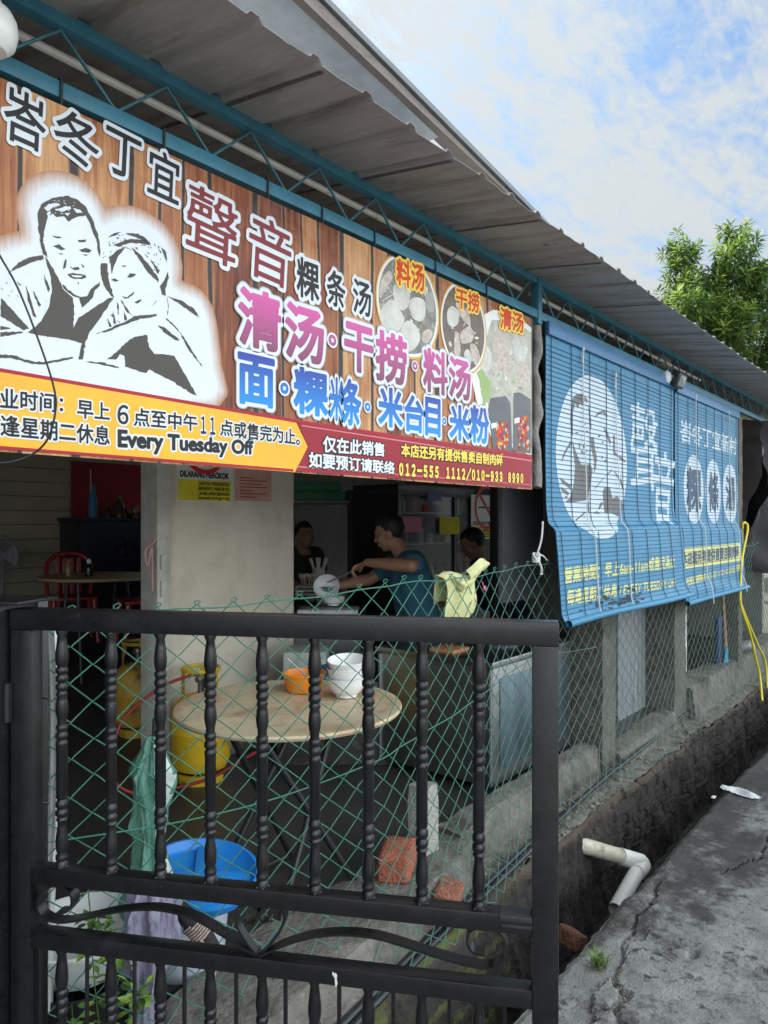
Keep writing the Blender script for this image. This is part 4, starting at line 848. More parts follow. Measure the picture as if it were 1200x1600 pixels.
# rope knotted round the fence top beside the blind
p = onY(838, 870, 1.66); q = onY(848, 815, 1.655)
mb = MB(); mb.tube(smoothpath([q, q.lerp(p, .5) + Vector((.0, -.01, 0)), p], 6), .005, 7)
for k in range(3): mb.tube([p + Vector((.022 * math.cos(a + k), .016 * math.sin(a * 1.1 + k), .02 * math.sin(a + k * 2) - .004)) for a in [i * .5 for i in range(13)]], .006, 7)
mb.tube(smoothpath([p, p + Vector((.03, -.01, -.05)), p + Vector((.05, 0, -.085))], 5), [.006] * 10 + [.009], 7); mb.tube(smoothpath([p, p + Vector((.06, 0, .005)), p + Vector((.11, .0, -.02))], 5), .004, 6)
tag(mb.build('knotted_rope', ROPE), 'grey rope knotted to the fence top at the left edge of the blinds', 'rope')
# ------------------------------------------------------------------ gate
def gd(px): return 1.34 / (1 + .189 * (px - 600) / FPX)
def gpt(px, py): return atd(px, py, gd(px))
GA = gpt(16, 1000); GB = gpt(873, 1000); GA.z = GB.z = 0
GE = (GB - GA).normalized(); GN = Vector((-GE.y, GE.x, 0)); GW = (GB - GA).length
if GN.dot(FWD) < 0: GN = -GN
GM = Matrix(((GE.x, GN.x, 0, GA.x), (GE.y, GN.y, 0, GA.y), (0, 0, 1, 0), (0, 0, 0, 1)))
def gl(px, py): p = gpt(px, py); return ((p - GA).dot(GE), p.z)
gate = empty('swing_gate', GA, 'black steel swing gate with turned balusters and scrolls, standing open in front', 'gate')
def gbar(name, x0, x1, z0, z1, y0, y1, bev=.003): return MB().bbox((x0, y0, z0), (x1, y1, z1), bev, GM).build(name, BLK, gate)
ST = .046
gbar('stile', 0, ST, .12, 1.398, 0, .04); gbar('stile', GW - ST, GW, .12, 1.398, 0, .04)
gbar('top_rail', -.002, GW + .001, 1.398, 1.441, -.001, .041)
for z0, z1 in ((.878, .912), (.746, .780), (.16, .20)): gbar('rail', ST - .001, GW - ST + .001, z0, z1, .003, .037)
BPR = [(0, 8), (.01, 9.5), (.03, 6.5), (.06, 8), (.10, 9.8), (.125, 10), (.15, 8.5), (.157, 7), (.165, 9.5), (.18, 9.5), (.19, 7), (.2, 9.5), (.215, 9.5), (.225, 7), (.237, 9.5), (.25, 9.5), (.26, 7), (.275, 9.2), (.285, 7.2), (.3, 8.5), (.335, 9.8), (.36, 8.6), (.38, 7), (.4, 6.8), (.405, 9), (.42, 9), (.43, 7), (.44, 9.5), (.455, 9.5), (.465, 7), (.475, 9.3), (.485, 9.3), (.49, 8.6), (.71, 8.6), (.715, 7), (.73, 9.5), (.745, 9.5), (.755, 7), (.767, 9.5), (.78, 9.5), (.79, 7), (.8, 9), (.81, 6.5), (.83, 6.6), (.87, 9), (.91, 9.6), (.93, 8.5), (.94, 7), (.953, 9.5), (.965, 9.5), (.972, 7.5), (.982, 9.8), (1, 9.8)]
prof_ = [(r * .00128, 1.3995 - t * .488) for t, r in BPR]
bm0 = None
BX = [87, 165, 243, 322, 404, 487, 572, 657, 747]
for i, px in enumerate(BX):
    x = gl(px, 1100)[0]
    for lo in (0, 1):
        pr = prof_ if not lo else [(r, z - .9115 + .748 - .488 * 0) for r, z in [(r, z - 1.3995 + .9115 + .0) for r, z in prof_]]
        if lo: pr = [(r * .00128, .7475 - t * .549) for t, r in BPR]
        c = GM @ Vector((x, .02, 0)); mb = MB().lathe(pr, c, 16); [mb.ell(c + Vector((.0115 * math.cos(q * 1.3 + i), .0115 * math.sin(q * 1.3 + i), (.9125 if not lo else .201) + .001 * (q % 2))), (.0045, .004, .0026 + .0008 * (q % 3)), None, 7, 5) for q in range(5)]; mb.build('baluster', BLK, gate, ang=50)
for px in (52, 127, 202, 281, 363, 441, 526, 612, 701, 787):
    x = gl(px, 1560)[0]; MB().tube([GM @ Vector((x, .02, .748)), GM @ Vector((x, .02, .199))], .0042, 8).build('thin_rod', BLK, gate)
def flat(pts, w_=.026, t=.0045):
    """flat bar bent along a path in the gate plane"""
    P = smoothpath([Vector((*p, 0)) for p in pts], 8); mb = MB(); vs = []
    for i, p in enumerate(P):
        tn = (P[min(i + 1, len(P) - 1)] - P[max(i - 1, 0)]).normalized(); n = Vector((-tn.y, tn.x, 0))
        for a, b in ((-1, -1), (1, -1), (1, 1), (-1, 1)): q = p + n * t * .5 * a; vs.append(GM @ Vector((q.x, .02 + w_ * .5 * b, q.y)))
    m = len(P); mb.add(vs, [(i * 4 + k, i * 4 + (k + 1) % 4, i * 4 + 4 + (k + 1) % 4, i * 4 + 4 + k) for i in range(m - 1) for k in range(4)] + [(3, 2, 1, 0), tuple(4 * m - 4 + k for k in range(4))])
    return mb
SC1 = [(84, 1431), (100, 1428), (108, 1415), (104, 1398), (88, 1388), (70, 1391), (56, 1406), (54, 1422), (64, 1438), (90, 1445), (125, 1440), (170, 1430), (215, 1425), (255, 1427), (300, 1440), (340, 1463), (375, 1485), (398, 1497)]
SC2 = [(757, 1497), (738, 1492), (729, 1475), (735, 1459), (754, 1452), (776, 1458), (790, 1480), (788, 1502), (768, 1517), (735, 1514), (690, 1502), (640, 1486), (590, 1471), (540, 1465), (490, 1468), (445, 1480), (403, 1499)]
SC3 = [(385, 1432), (378, 1446), (366, 1436), (368, 1424), (380, 1419), (388, 1425)]
H1 = [(378, 1441), (387, 1448), (397, 1442), (398, 1428), (386, 1418), (370, 1422), (364, 1436), (368, 1455), (382, 1478), (399, 1500)]
H2 = [(418, 1443), (409, 1446), (402, 1438), (406, 1426), (420, 1420), (436, 1424), (441, 1440), (434, 1460), (418, 1482), (402, 1500)]
for S in (SC1, SC2): flat([gl(*p) for p in S]).build('scroll', BLK, gate)
for S in (H1, H2): flat([gl(*p) for p in S], .02).build('small_scroll', BLK, gate)
xa = gl(785, 1450)[0]; za = gl(825, 1452)[1]
mb = MB(); mb.tube([GM @ Vector((xa, .018, za)), GM @ Vector((GW - .004, .018, za))], .0155, 16); mb.bbox((xa - .005, -.004, za + .012), (GW - ST, .03, za + .022), .002, GM); mb.build('latch_sleeve', mat('worn_black', (.03, .03, .033), .4, var=.4, scale=30, dirt=((.16, .16, .16), 20, .6, .75)), gate)
mb = MB(); q = gl(524, 1527); c = GM @ Vector((q[0], -.001, q[1]))
P = [(0, .008), (.003, .004), (.0025, -.004), (.004, -.012), (.001, -.02), (-.001, -.012), (-.0015, -.002), (-.006, .004), (-.006, .009), (-.002, .006)]
mb.prism([c + GE * a - GN * (-.0025) + Vector((0, 0, b)) for a, b in P], -GN * .001); mb.build('paint_drip', WHITEP, gate)
# gate post at the left edge of the frame
e = empty('gate_post', GA - GE * .06, 'thick black square post the gate hangs on, at the left edge', 'post')
MB().bbox((-.13, -.03, 0), (-.006, .09, 1.452), .004, GM).build('post', BLK, e)
MB().bbox((-.138, -.036, 1.452), (.045, .094, 1.459), .002, GM).build('cap_plate', BLK, e)
hh = MB()
for z in (1.25, .55): MB().tube([GM @ Vector((-.004, -.004, z - .04)), GM @ Vector((-.004, -.004, z + .04))], .011, 10).build('hinge', BLK, e)

# ------------------------------------------------------------------ chain link fence
FP = [(.80, 1.80), (1.30, 1.685), (1.9, 1.56), (2.4, 1.60), (2.9, 1.672), (3.3, 1.685), (5, 1.675), (9.4, 1.68)]
cum = [0]
for a, b in zip(FP, FP[1:]): cum.append(cum[-1] + math.hypot(b[0] - a[0], b[1] - a[1]))
def fpath(s): return Vector((float(np.interp(s, cum, [p[0] for p in FP])), float(np.interp(s, cum, [p[1] for p in FP])), 0))
FTOP = 1.425
def ftop(s): return FTOP - .022 * abs(math.sin(s * 2.6)) - .03 * max(0, 1.6 - s) * .5
def fsurf(s, t):
    p = fpath(s); zt = ftop(s); z = zt - t; y = 0
    zb_ = .34
    if z < zb_:
        k = zb_ - z
        if k < .17: y = -.45 * k; z = zb_ - .86 * k
        else: y = -.0765 - (k - .17) * .35; z = zb_ - .146 - (k - .17) * .75
        z = max(z, .10 + .012 * math.sin(s * 9))
    p.z = z; p.y += y + .012 * nz(s, z, 1, 1.8) + .006 * nz(s, z, 5, 6); p.x += .010 * nz(s, z, 9, 2.2); return p
fence = empty('chain_link_fence', (2.0, 1.66, .1), 'sagging green chain link fence running behind the gate and along the drain', 'fence')
PW = .056; hs = .0475; ST_ = cum[-1]; nw = int(ST_ / PW) - 1; rows = 29
vs = []; fs = []; mb = MB()
for k in range(nw):
    if k * PW > 6.3 and False: break
    pts = []
    jt = 0 if k % 1 == 0 else 1
    for j in range(rows + 1):
        par = (j + k) % 2; s = k * PW + PW * par; sg = 1 if par else -1
        s += .006 * nz(k * .37, j * .31, 2, 1); t = j * hs + .005 * nz(k * .4, j * .4, 7, 1)
        c = fsurf(max(0, s), max(0, t)); n_ = .0028 * (1 if (j % 2) else -1)
        dt = hs * .12; ds = -sg * PW * .13
        a = fsurf(max(0, s + ds), max(0, t - dt)); b = fsurf(max(0, s + ds), t + dt)
        bow = -.0035
        if j > 0: a.y += .001; pts.append(a)
        c.y += n_; pts.append(c)
        if j < rows: pts.append(b)
    # twisted end of the wire at the top
    c = pts[0]; q = nz(k * 1.3, 0, 0, 1); tw = [c + Vector((.006, 0, .002)), c + Vector((.009, -.004, .008)), c + Vector((.003 + .01 * q, -.003, .013 + .008 * q)), c + Vector((-.006, .004, .008)), c + Vector((-.008 - .008 * q, -.002, -.002))]
    pts = tw[::-1] + pts if pts[0].z > c.z - .001 and (k % 2 == 0) and nz(k, 3, 0, 1.7) > -.25 else pts
    mb.tube(pts, .0019, 5, caps=False)
FEN = bpy.data.materials.new('green_wire'); FEN.use_nodes = True; t_ = FEN.node_tree; b_ = t_.nodes['Principled BSDF']
c_ = t_.nodes.new('ShaderNodeTexCoord'); n_ = t_.nodes.new('ShaderNodeTexNoise'); n_.inputs['Scale'].default_value = 2.2; n_.inputs['Detail'].default_value = 5; t_.links.new(c_.outputs['Object'], n_.inputs['Vector'])
s_ = t_.nodes.new('ShaderNodeSeparateXYZ'); t_.links.new(c_.outputs['Object'], s_.inputs[0])
r_ = t_.nodes.new('ShaderNodeMapRange'); r_.inputs[1].default_value = .2; r_.inputs[2].default_value = 1.8; t_.links.new(s_.outputs[0], r_.inputs[0])
a_ = t_.nodes.new('ShaderNodeMath'); a_.operation = 'ADD'; t_.links.new(n_.outputs['Fac'], a_.inputs[0]); t_.links.new(r_.outputs[0], a_.inputs[1])
r2_ = t_.nodes.new('ShaderNodeMapRange'); r2_.inputs[1].default_value = .75; r2_.inputs[2].default_value = 1.5; t_.links.new(a_.outputs[0], r2_.inputs[0])
x_ = t_.nodes.new('ShaderNodeMix'); x_.data_type = 'RGBA'; x_.inputs[6].default_value = (.042, .172, .115, 1); x_.inputs[7].default_value = (.095, .165, .13, 1); t_.links.new(r2_.outputs[0], x_.inputs[0]); t_.links.new(x_.outputs[2], b_.inputs['Base Color']); b_.inputs['Roughness'].default_value = .5
mb.build('wire_mesh', FEN, fence)
mb = MB(); mb.tube([fsurf(s * .05, .012) + Vector((0, -.004, .003 * math.sin(s))) for s in range(int(ST_ / .05))], .0024, 6); mb.build('top_wire', FEN, fence)
mb = MB(); mb.tube([fsurf(s * .05, .57 + .05 * math.sin(s * .05 * 1.9) - .02 * s * .05) + Vector((0, -.006, 0)) for s in range(int(3.2 / .05))], .0022, 6); mb.build('middle_wire', FEN, fence)
p = fpath(0); mb = MB(); A0 = Vector((p.x - .005, p.y - .005, 0)); pd = atd(66, 1200, 1.72)
e = empty('fence_post', (pd.x, pd.y, 0), 'thin black angle iron post at the left end of the fence, behind the gate', 'post')
MB().bbox((pd.x - .012, pd.y - .004, 0), (pd.x + .012, pd.y + .004, 1.435), .001).build('angle_leg', BLK, e)
for z in (1.2, .95, .72, .4):
    mb = MB(); mb.tube([Vector((pd.x + .008, pd.y - .012, z)), Vector((pd.x - .02, pd.y - .014, z + .012)), Vector((pd.x - .02, pd.y + .012, z + .014)), Vector((pd.x + .012, pd.y + .014, z)), fsurf(.05, FTOP - z)], .003, 6); mb.build('tie_wire', BLK, e)
# yellow cloth over the fence
c0 = onY(711, 885, 1.665); e = None
def clothfn(u, v):
    # hangs over the top wire: v 0..1 front top to bottom
    x = c0.x + (u - .5) * .235 + .006 * math.sin(v * 7 + u * 3); z = 1.405 - v * .165 - .02 * math.sin(u * 3.1 + .4) * v + .012 * math.sin(u * 5)
    y = 1.643 - .012 * math.sin(u * 9 + v * 2) * v - .006 * math.sin(u * 22 + v * 5) - .012 * math.sin(v * 3.14)
    if v < .06: y += (.06 - v) * .5
    return Vector((x, y, z))
TOW = mat('lemon_towel', (.66, .66, .33), .95, var=.12, scale=60, bump=.5, bscale=350)
mb = MB(); mb.grid(clothfn, 26, 26); mb.grid(lambda u, v: clothfn(u, v) + Vector((0, .004, 0)), 26, 26)
mb.grid(lambda u, v: Vector((c0.x + (u - .5) * .22, 1.665 + .03 * math.sin(v * 1.57), 1.408 - .12 * v * v + .008 * math.sin(u * 7))), 16, 8)
def fold(u, v):
    a = -math.pi * (.1 + .8 * u); x = c0.x + .0 + .085 * math.cos(a) * (1 - .3 * v) + .004 * math.sin(v * 9); z = 1.410 + .075 * math.sin(a) * (.25 + .75 * v); return Vector((x, 1.628 - .022 * math.sin(v * 3.14) - .007 * math.sin(u * 12), z))
mb.grid(fold, 30, 10)
def ear(u, v):
    x = c0.x + .03 + .17 * u; w_ = .05 * (1 - .55 * abs(u - .45)) * (1 if u < .93 else .6); z = 1.405 + .045 * math.sin(u * 2.0) - w_ * (v - .25) * 1.4; return Vector((x, 1.632 - .022 * math.sin(v * 3.14) - .01 * math.sin(u * 5), z))
mb.grid(ear, 24, 10)
tag(mb.build('hand_towel', TOW, ang=80), 'pale yellow towel draped over the top of the fence', 'towel')
for px, py in ((770, 916),):
    p = onY(757, 919, 1.66); mb = MB(); mb.ell(p, (.010, .008, .012)); mb.ell(p + Vector((.012, 0, -.006)), (.008, .006, .007)); mb.tube([p, p + Vector((-.02, 0, .03))], .003, 5); tag(mb.build('pink_ribbon_knot', mat('pink_ribbon', (.55, .16, .2), .6)), 'tiny pink ribbon knot tied on the fence right of the towel', 'ribbon')

# ------------------------------------------------------------------ drain pipes, hoses, debris
def pipe(name, pts, r, m, label, cat, n=14, k=6): mb = MB(); mb.tube(smoothpath(pts, k), r, n); return tag(mb.build(name, m, ang=60), label, cat)
BPIPE = mat('black_poly_pipe', (.022, .025, .028), .35, var=.3, dirt=((.12, .13, .13), 14, .6, .8))
def ledge_pt(px, py, z): return onZ(px, py, z)
pts = [ledge_pt(px, py, z) for px, py, z in ((500, 1640, .115), (540, 1597, .115), (620, 1516, .118), (693, 1443, .122), (756, 1386, .125), (826, 1319, .128), (885, 1267, .13), (960, 1205, .135), (1040, 1140, .14), (1110, 1085, .15), (1165, 1040, .17))]
pipe('poly_pipe', pts, .013, BPIPE, 'black poly pipe along the ledge, the one nearer the kerb', 'pipe')
pipe('poly_pipe', [p + Vector((.01, -.027, -.004)) for p in pts[:6]] + [pts[6] + Vector((.01, -.02, .015)), pts[7] + Vector((0, -.012, .02))], .0115, BPIPE, 'second black poly pipe on the ledge, the one nearer the drain', 'pipe')
e = empty('drain_pipe', onY(925, 1325, 1.58), 'white elbow waste pipe sticking out of the drain wall and turning down', 'pipe')
a = onY(917, 1323, 1.555); b = onY(1003, 1348, 1.385); dn = (onY(962, 1422, 1.37) - b)
OLD = mat('stained_pvc', (.50, .46, .36), .55, var=.2, dirt=((.14, .11, .07), 18, .5, .72))
mb = MB(); mb.tube([a + (a - b) * .25, a.lerp(b, .62)], [.040, .040], 24); mb.build('stained_pipe', OLD, e)
m_ = a.lerp(b, .60); mb = MB(); mb.tube([m_, a.lerp(b, .66), a.lerp(b, .9), b - (b - a).normalized() * .005], [.044, .044, .044, .044], 24)
mb.tube(smoothpath([b - (b - a).normalized() * .02, b + (b - a).normalized() * .012 + dn * .06, b + dn * .22], 8), .044, 24); mb.build('elbow', PVC, e)
q = b + dn * .20
mb = MB(); mb.tube([q, q + dn * .80], .0385, 24, caps=False); mb.tube([q + dn * .80, q + dn * .05], .035, 24, caps=False); mb.build('outlet', PVC, e)
p = onY(1192, 1071, 1.62); mb = MB(); mb.tube([p + Vector((-.05, .1, .01)), p + Vector((.05, -.28, -.02))], .036, 18); mb.tube([p + Vector((.03, -.20, -.015)), p + Vector((.05, -.28, -.02))], .042, 18); tag(mb.build('drain_pipe', PVC), 'white pipe stub below the yellow hose at the right edge', 'pipe')
YH = mat('yellow_hose_pvc', (.68, .55, .03), .4, var=.08)
pipe('garden_hose', [onY(px, py, Y) for px, py, Y in ((1160, 870, 1.70), (1160, 822, 1.66), (1166, 818, 1.64), (1168, 828, 1.62), (1160, 870, 1.61), (1157, 915, 1.60), (1158, 948, 1.59), (1172, 990, 1.58), (1180, 1025, 1.57), (1187, 1055, 1.56), (1191, 1095, 1.5))], 0.0105, YH, 'left strand of yellow garden hose hanging down to the white pipe stub', 'hose', 10)
pipe('garden_hose', [onY(px, py, Y) for px, py, Y in ((1158, 945, 1.60), (1168, 970, 1.59), (1183, 1005, 1.58), (1196, 1035, 1.57), (1199, 1075, 1.55))], 0.0095, YH, 'right strand of yellow garden hose hanging in a steeper curve', 'hose', 10)
def brick(c, rz, m, label, s=(.21, .10, .075), seed=0, rx=0):
    bm = bmesh.new(); bmesh.ops.create_cube(bm, size=1); bmesh.ops.subdivide_edges(bm, edges=bm.edges[:], cuts=9, use_grid_fill=True)
    M_ = Matrix.Translation(c) @ Matrix.Rotation(rz, 4, 'Z') @ Matrix.Rotation(rx, 4, 'X')
    for v in bm.verts:
        d = Vector((v.co.x * s[0], v.co.y * s[1], (v.co.z + .5) * s[2])); n = noise.noise(d * 30 + Vector((seed, 0, 0))); k = max(abs(v.co.x), abs(v.co.y), abs(v.co.z - 0) ) 
        edge = sum(abs(q) > .46 for q in v.co) >= 2
        d += v.co * (.006 * n) + (-v.co * (.010 + .02 * max(0, noise.noise(d * 18 + Vector((0, seed, 0)))) ) if edge else Vector((0, 0, 0)))
        v.co = M_ @ d
    mb = MB(); bm.verts.index_update(); mb.add([v.co.copy() for v in bm.verts], [[v.index for v in f.verts] for f in bm.faces]); bm.free()
    return tag(mb.build('red_brick', m, ang=50), label, 'brick')
BRK = mat('brick_red', (.40, .12, .07), .9, var=.25, scale=25, bump=.8, bscale=90, dirt=((.5, .3, .22), 30, .6, .75))
brick(onZ(622, 1368, .252) + Vector((.02, .02, 0)), R(28), BRK, 'larger red brick lying on top of the kerb beside the concrete stump', (.215, .125, .10), 1)
brick(atd(694, 1420, 2.72), R(24), mat('brick_speckled', (.27, .10, .06), .9, var=.3, scale=40, bump=.8, bscale=90, dirt=((.5, .42, .33), 90, .64, .7)), 'speckled half brick tilted against the kerb just below the larger brick', (.15, .10, .09), 4, R(14))
brick(onZ(905, 1475, -.12) + Vector((0, .05, -.03)), R(70), mat('brick_broken', (.13, .055, .035), .95, var=.4, scale=25, bump=.8), 'broken reddish brick sunk in the drain bank behind the gate latch', (.11, .08, .07), 7, R(25))
# flattened wrapper on the pavement
c = onZ(1157, 1237, .006); mb = MB(); V = Vector
w0 = onZ(1127, 1229, .008); w1 = onZ(1188, 1246, .008); wd = (w1 - w0); wp = Vector((-wd.y, wd.x, 0)).normalized()
mb.grid(lambda u, v: w0 + wd * u + wp * ((v - .5) * .115 * max(.1, math.sin(math.pi * (.06 + .88 * u))) ** .55 + .012 * math.sin(u * 5)) + Vector((0, 0, .010 * math.sin(u * 9 + v * 2) * math.sin(v * 3.14) + .006 * nz(u * 3, v * 3, 0, 4))), 28, 10)
tag(mb.build('flattened_wrapper', mat('wrapper_white', (.62, .63, .63), .5, var=.1, scale=40, dirt=[((.1, .33, .6), 14, .60, .66), ((.5, .2, .2), 20, .68, .72)])), 'flattened white and blue plastic wrapper lying on the pavement', 'wrapper')
mb = MB(); c = onZ(1115, 1246, .004); mb.bbox(c + V((-.02, -.01, 0)), c + V((.02, .01, .006)), .002); tag(mb.build('paper_scrap', WHITEP), 'tiny white paper scrap left of the flattened wrapper', 'litter')
p = onY(795, 1357, 1.60); mb = MB(); mb.ell(p, (.016, .012, .022), Matrix.Rotation(.4, 3, 'Y')); tag(mb.build('snail_shell', mat('shell_white', (.8, .78, .72), .4)), 'small white shell beside the black pipes on the ledge', 'shell')
# grass tuft in the crack
c = onZ(935, 1512, -.01); mb = MB(); random.seed(2)
for k in range(70):
    a = random.uniform(0, 6.28); l = random.uniform(.03, .075); r = random.uniform(0, .028); b = c + V((r * math.cos(a * 2), r * math.sin(a * 2), 0)); d = V((math.cos(a), math.sin(a), 0)); w_ = V((-d.y, d.x, 0)) * .0018
    m1 = b + d * l * .25 + V((0, 0, l * .7)); t1 = b + d * l * .8 + V((0, 0, l * .8)); mb.add([b - w_, b + w_, m1 + w_, t1, m1 - w_], [(0, 1, 2, 4), (2, 3, 4)])
GRS = mat('grass_green', (.14, .22, .05), .7, var=.4, scale=40)
tag(mb.build('grass_tuft', GRS), 'small tuft of grass growing from the crack in the pavement', 'grass')
# loose rubble on the ledge and in the crack
mb = MB(); random.seed(11)
def peb(c, s): mb.ell(c, (s * random.uniform(.7, 1.2), s * random.uniform(.7, 1.2), s * .6), Matrix.Rotation(random.uniform(0, 3), 3, 'Z'), 7, 5)
for k in range(420):
    x = random.uniform(1.5, 8.5); y = led_y(x) + random.uniform(.02, .2); peb(V((x, y, .088)), random.choice((.004, .006, .009, .016)))
for k in range(120):
    P = CR[random.choice((0, 0, 1, 4))]; i = random.randrange(len(P) - 1); t = random.random(); x = P[i][0] * (1 - t) + P[i + 1][0] * t; y = P[i][1] * (1 - t) + P[i + 1][1] * t
    peb(V((x + random.gauss(0, .012), y + random.gauss(0, .012), -.008)), random.choice((.002, .003, .005)))
tag(mb.build('rubble', mat('rubble_grey', (.24, .22, .19), .95, var=.4, scale=8)), 'loose grit and stones on the ledge and in the pavement cracks', 'rubble', kind='stuff')

# ------------------------------------------------------------------ things behind the gate
TX, TY_ = 1.845, 2.02; TZ = .935
e = empty('round_table', (TX, TY_, .22), 'round table with worn tan top and black folding legs, behind the fence', 'table')
tc_ = atd(452, 1104, 2.72); TX, TY_ = tc_.x, tc_.y; e.location = (TX, TY_, .22)
TOP = mat('worn_table_top', (.60, .49, .32), .5, var=.12, scale=5, dirt=[((.36, .17, .09), 3.2, .50, .66), ((.42, .30, .19), 26, .55, .7)])
MB().lathe([(.001, TZ - .022), (.40, TZ - .022), (.418, TZ - .018), (.424, TZ - .008), (.420, TZ), (.40, TZ + .002), (.385, TZ - .001), (.2, TZ - .001), (.001, TZ - .001)], (TX, TY_, 0), 64).build('table_top', TOP, e)
LEG = mat('leg_black', (.015, .015, .016), .4)
for (ax, ay, bx, by) in ((-.22, -.05, .20, -.16), (.22, -.05, -.2, -.16), (-.22, .12, .2, .2), (.22, .12, -.2, .2)):
    MB().tube([V((TX + ax, TY_ + ay, TZ - .022)), V((TX + bx, TY_ + by, .23))], .013, 10).build('leg', LEG, e)
for y in (-.16, .2): MB().tube([V((TX - .2, TY_ + y, .24)), V((TX + .2, TY_ + y, .24))], .011, 10).build('foot_bar', LEG, e)
# bowls
def bowl(name, c, r, h, m, label, cat, foot=.55, group=None):
    o = empty(name, c, label, cat, group)
    pr = [(.001, .004), (r * foot, .002), (r * foot, .010), (r * .80, h * .35), (r * .94, h * .7), (r, h), (r * 1.03, h + .002), (r * 1.0, h + .004), (r * .96, h), (r * .9, h * .7), (r * .76, h * .4), (r * .5, h * .2), (.001, h * .17)]
    MB().lathe(pr, c, 36).build('bowl', m, o); return o
ob = atd(475, 1078, 2.93); ob.z = TZ + .001
OR = mat('orange_plastic_bowl', (.85, .26, .012), .35, var=.05)
o = empty('orange_bowl', ob, 'orange plastic bowl with a metal spoon in it, on the round table', 'bowl')
MB().lathe([(.001, .003), (.068, .002), (.074, .012), (.082, .058), (.084, .066), (.090, .069), (.090, .074), (.086, .074), (.080, .06), (.072, .014), (.001, .012)], ob, 40).build('bowl', OR, o)
MB().lathe([(.001, .034), (.05, .036), (.077, .036), (.077, .034), (.001, .03)], ob, 24).build('contents', mat('sauce_mix', (.28, .20, .17), .4, var=.5, scale=60), o)
mb = MB(); mb.tube(smoothpath([ob + V((.03, -.02, .03)), ob + V((-.01, .02, .085)), ob + V((-.045, .05, .13))], 5), .0032, 8); mb.ell(ob + V((.035, -.025, .035)), (.018, .014, .006)); tag(mb.build('metal_spoon', STEEL), 'metal spoon standing in the orange bowl', 'spoon')
wb = atd(541, 1092, 2.83); wb.z = TZ + .001
WBW = mat('white_melamine', (.80, .80, .79), .25, var=.03)
for k, lab in enumerate(('lowest of the three stacked white bowls on the round table', 'middle of the three stacked white bowls on the round table', 'topmost, slightly tipped white bowl of the stack on the round table')):
    o = bowl('white_bowl', wb + V((.004 * k, 0, .036 * k)), .076, .072, WBW, lab, 'bowl', .55, 'stacked white bowls')
    if k == 2: o.rotation_euler = (R(4), R(-7), 0)
# gas cylinders
def gas(c, label, m):
    o = empty('gas_cylinder', c, label, 'gas cylinder', 'yellow gas cylinders', .6)
    MB().lathe([(.115, 0), (.12, 0), (.12, .05), (.128, .06)], (0, 0, 0), 32, caps=False).build('foot_ring', m, o, local=True)
    MB().lathe([(.001, .045), (.09, .05), (.135, .075), (.155, .12), (.156, .27), (.158, .275), (.156, .28), (.155, .37), (.14, .42), (.10, .455), (.05, .468), (.001, .47)], (0, 0, 0), 40).build('body', m, o, local=True)
    MB().lathe([(.093, .592), (.104, .592), (.108, .602), (.104, .612), (.093, .612), (.09, .602), (.093, .592)], (0, 0, 0), 32, caps=False).build('collar_ring', m, o, local=True)
    for k in range(3):
        a0 = k * 2.094; mb = MB(); mb.grid(lambda u, v: V(((.098) * math.cos(a0 + (u - .5) * .75), .098 * math.sin(a0 + (u - .5) * .75), .44 + .16 * v)), 8, 3); mb.grid(lambda u, v: V(((.102) * math.cos(a0 + (u - .5) * .75), .102 * math.sin(a0 + (u - .5) * .75), .44 + .16 * v)), 8, 3); mb.build('collar_post', m, o, local=True)
    mb = MB(); mb.tube([(0, 0, .465), (0, 0, .53)], .018, 12); mb.tube([(0, 0, .515), (.06, 0, .52)], .014, 10); mb.lathe([(.001, .53), (.03, .53), (.034, .545), (.03, .56), (.001, .56)], (0, 0, 0), 14); mb.build('valve', mat('brass_grey', (.2, .19, .17), .4, metal=.8), o, local=True)
    return o
YG = mat('gas_yellow', (.66, .43, .018), .45, var=.15, scale=6, dirt=[((.10, .07, .03), 9, .54, .66), ((.05, .04, .03), 40, .64, .70), ((.30, .2, .03), 3, .5, .75)])
YG2 = mat('gas_yellow_old', (.44, .27, .03), .55, var=.2, scale=5, dirt=[((.08, .06, .03), 7, .52, .68)])
g1 = atd(314, 1215, 3.93); g1.z = .22; gas(g1, 'bright yellow gas cylinder in front of the cream wall, behind the round table', YG)
g2 = atd(216, 1142, 4.78); g2.z = .22; gas(g2, 'dull dirty yellow gas cylinder standing farther back in the doorway', YG2)
HR = mat('red_hose_rubber', (.26, .02, .022), .45)
pipe('gas_hose', [atd(*q) for q in ((325, 1050, 3.9), (290, 1058, 3.85), (255, 1072, 3.8), (220, 1097, 3.75), (192, 1125, 3.7), (178, 1160, 3.65), (172, 1195, 3.6), (182, 1225, 3.6))] + [atd(215, 1240, 3.65) * 1, atd(270, 1232, 3.7), atd(330, 1215, 3.75), atd(400, 1175, 3.8)], .0085, HR, 'red rubber gas hose curving between the two gas cylinders', 'hose', 8)
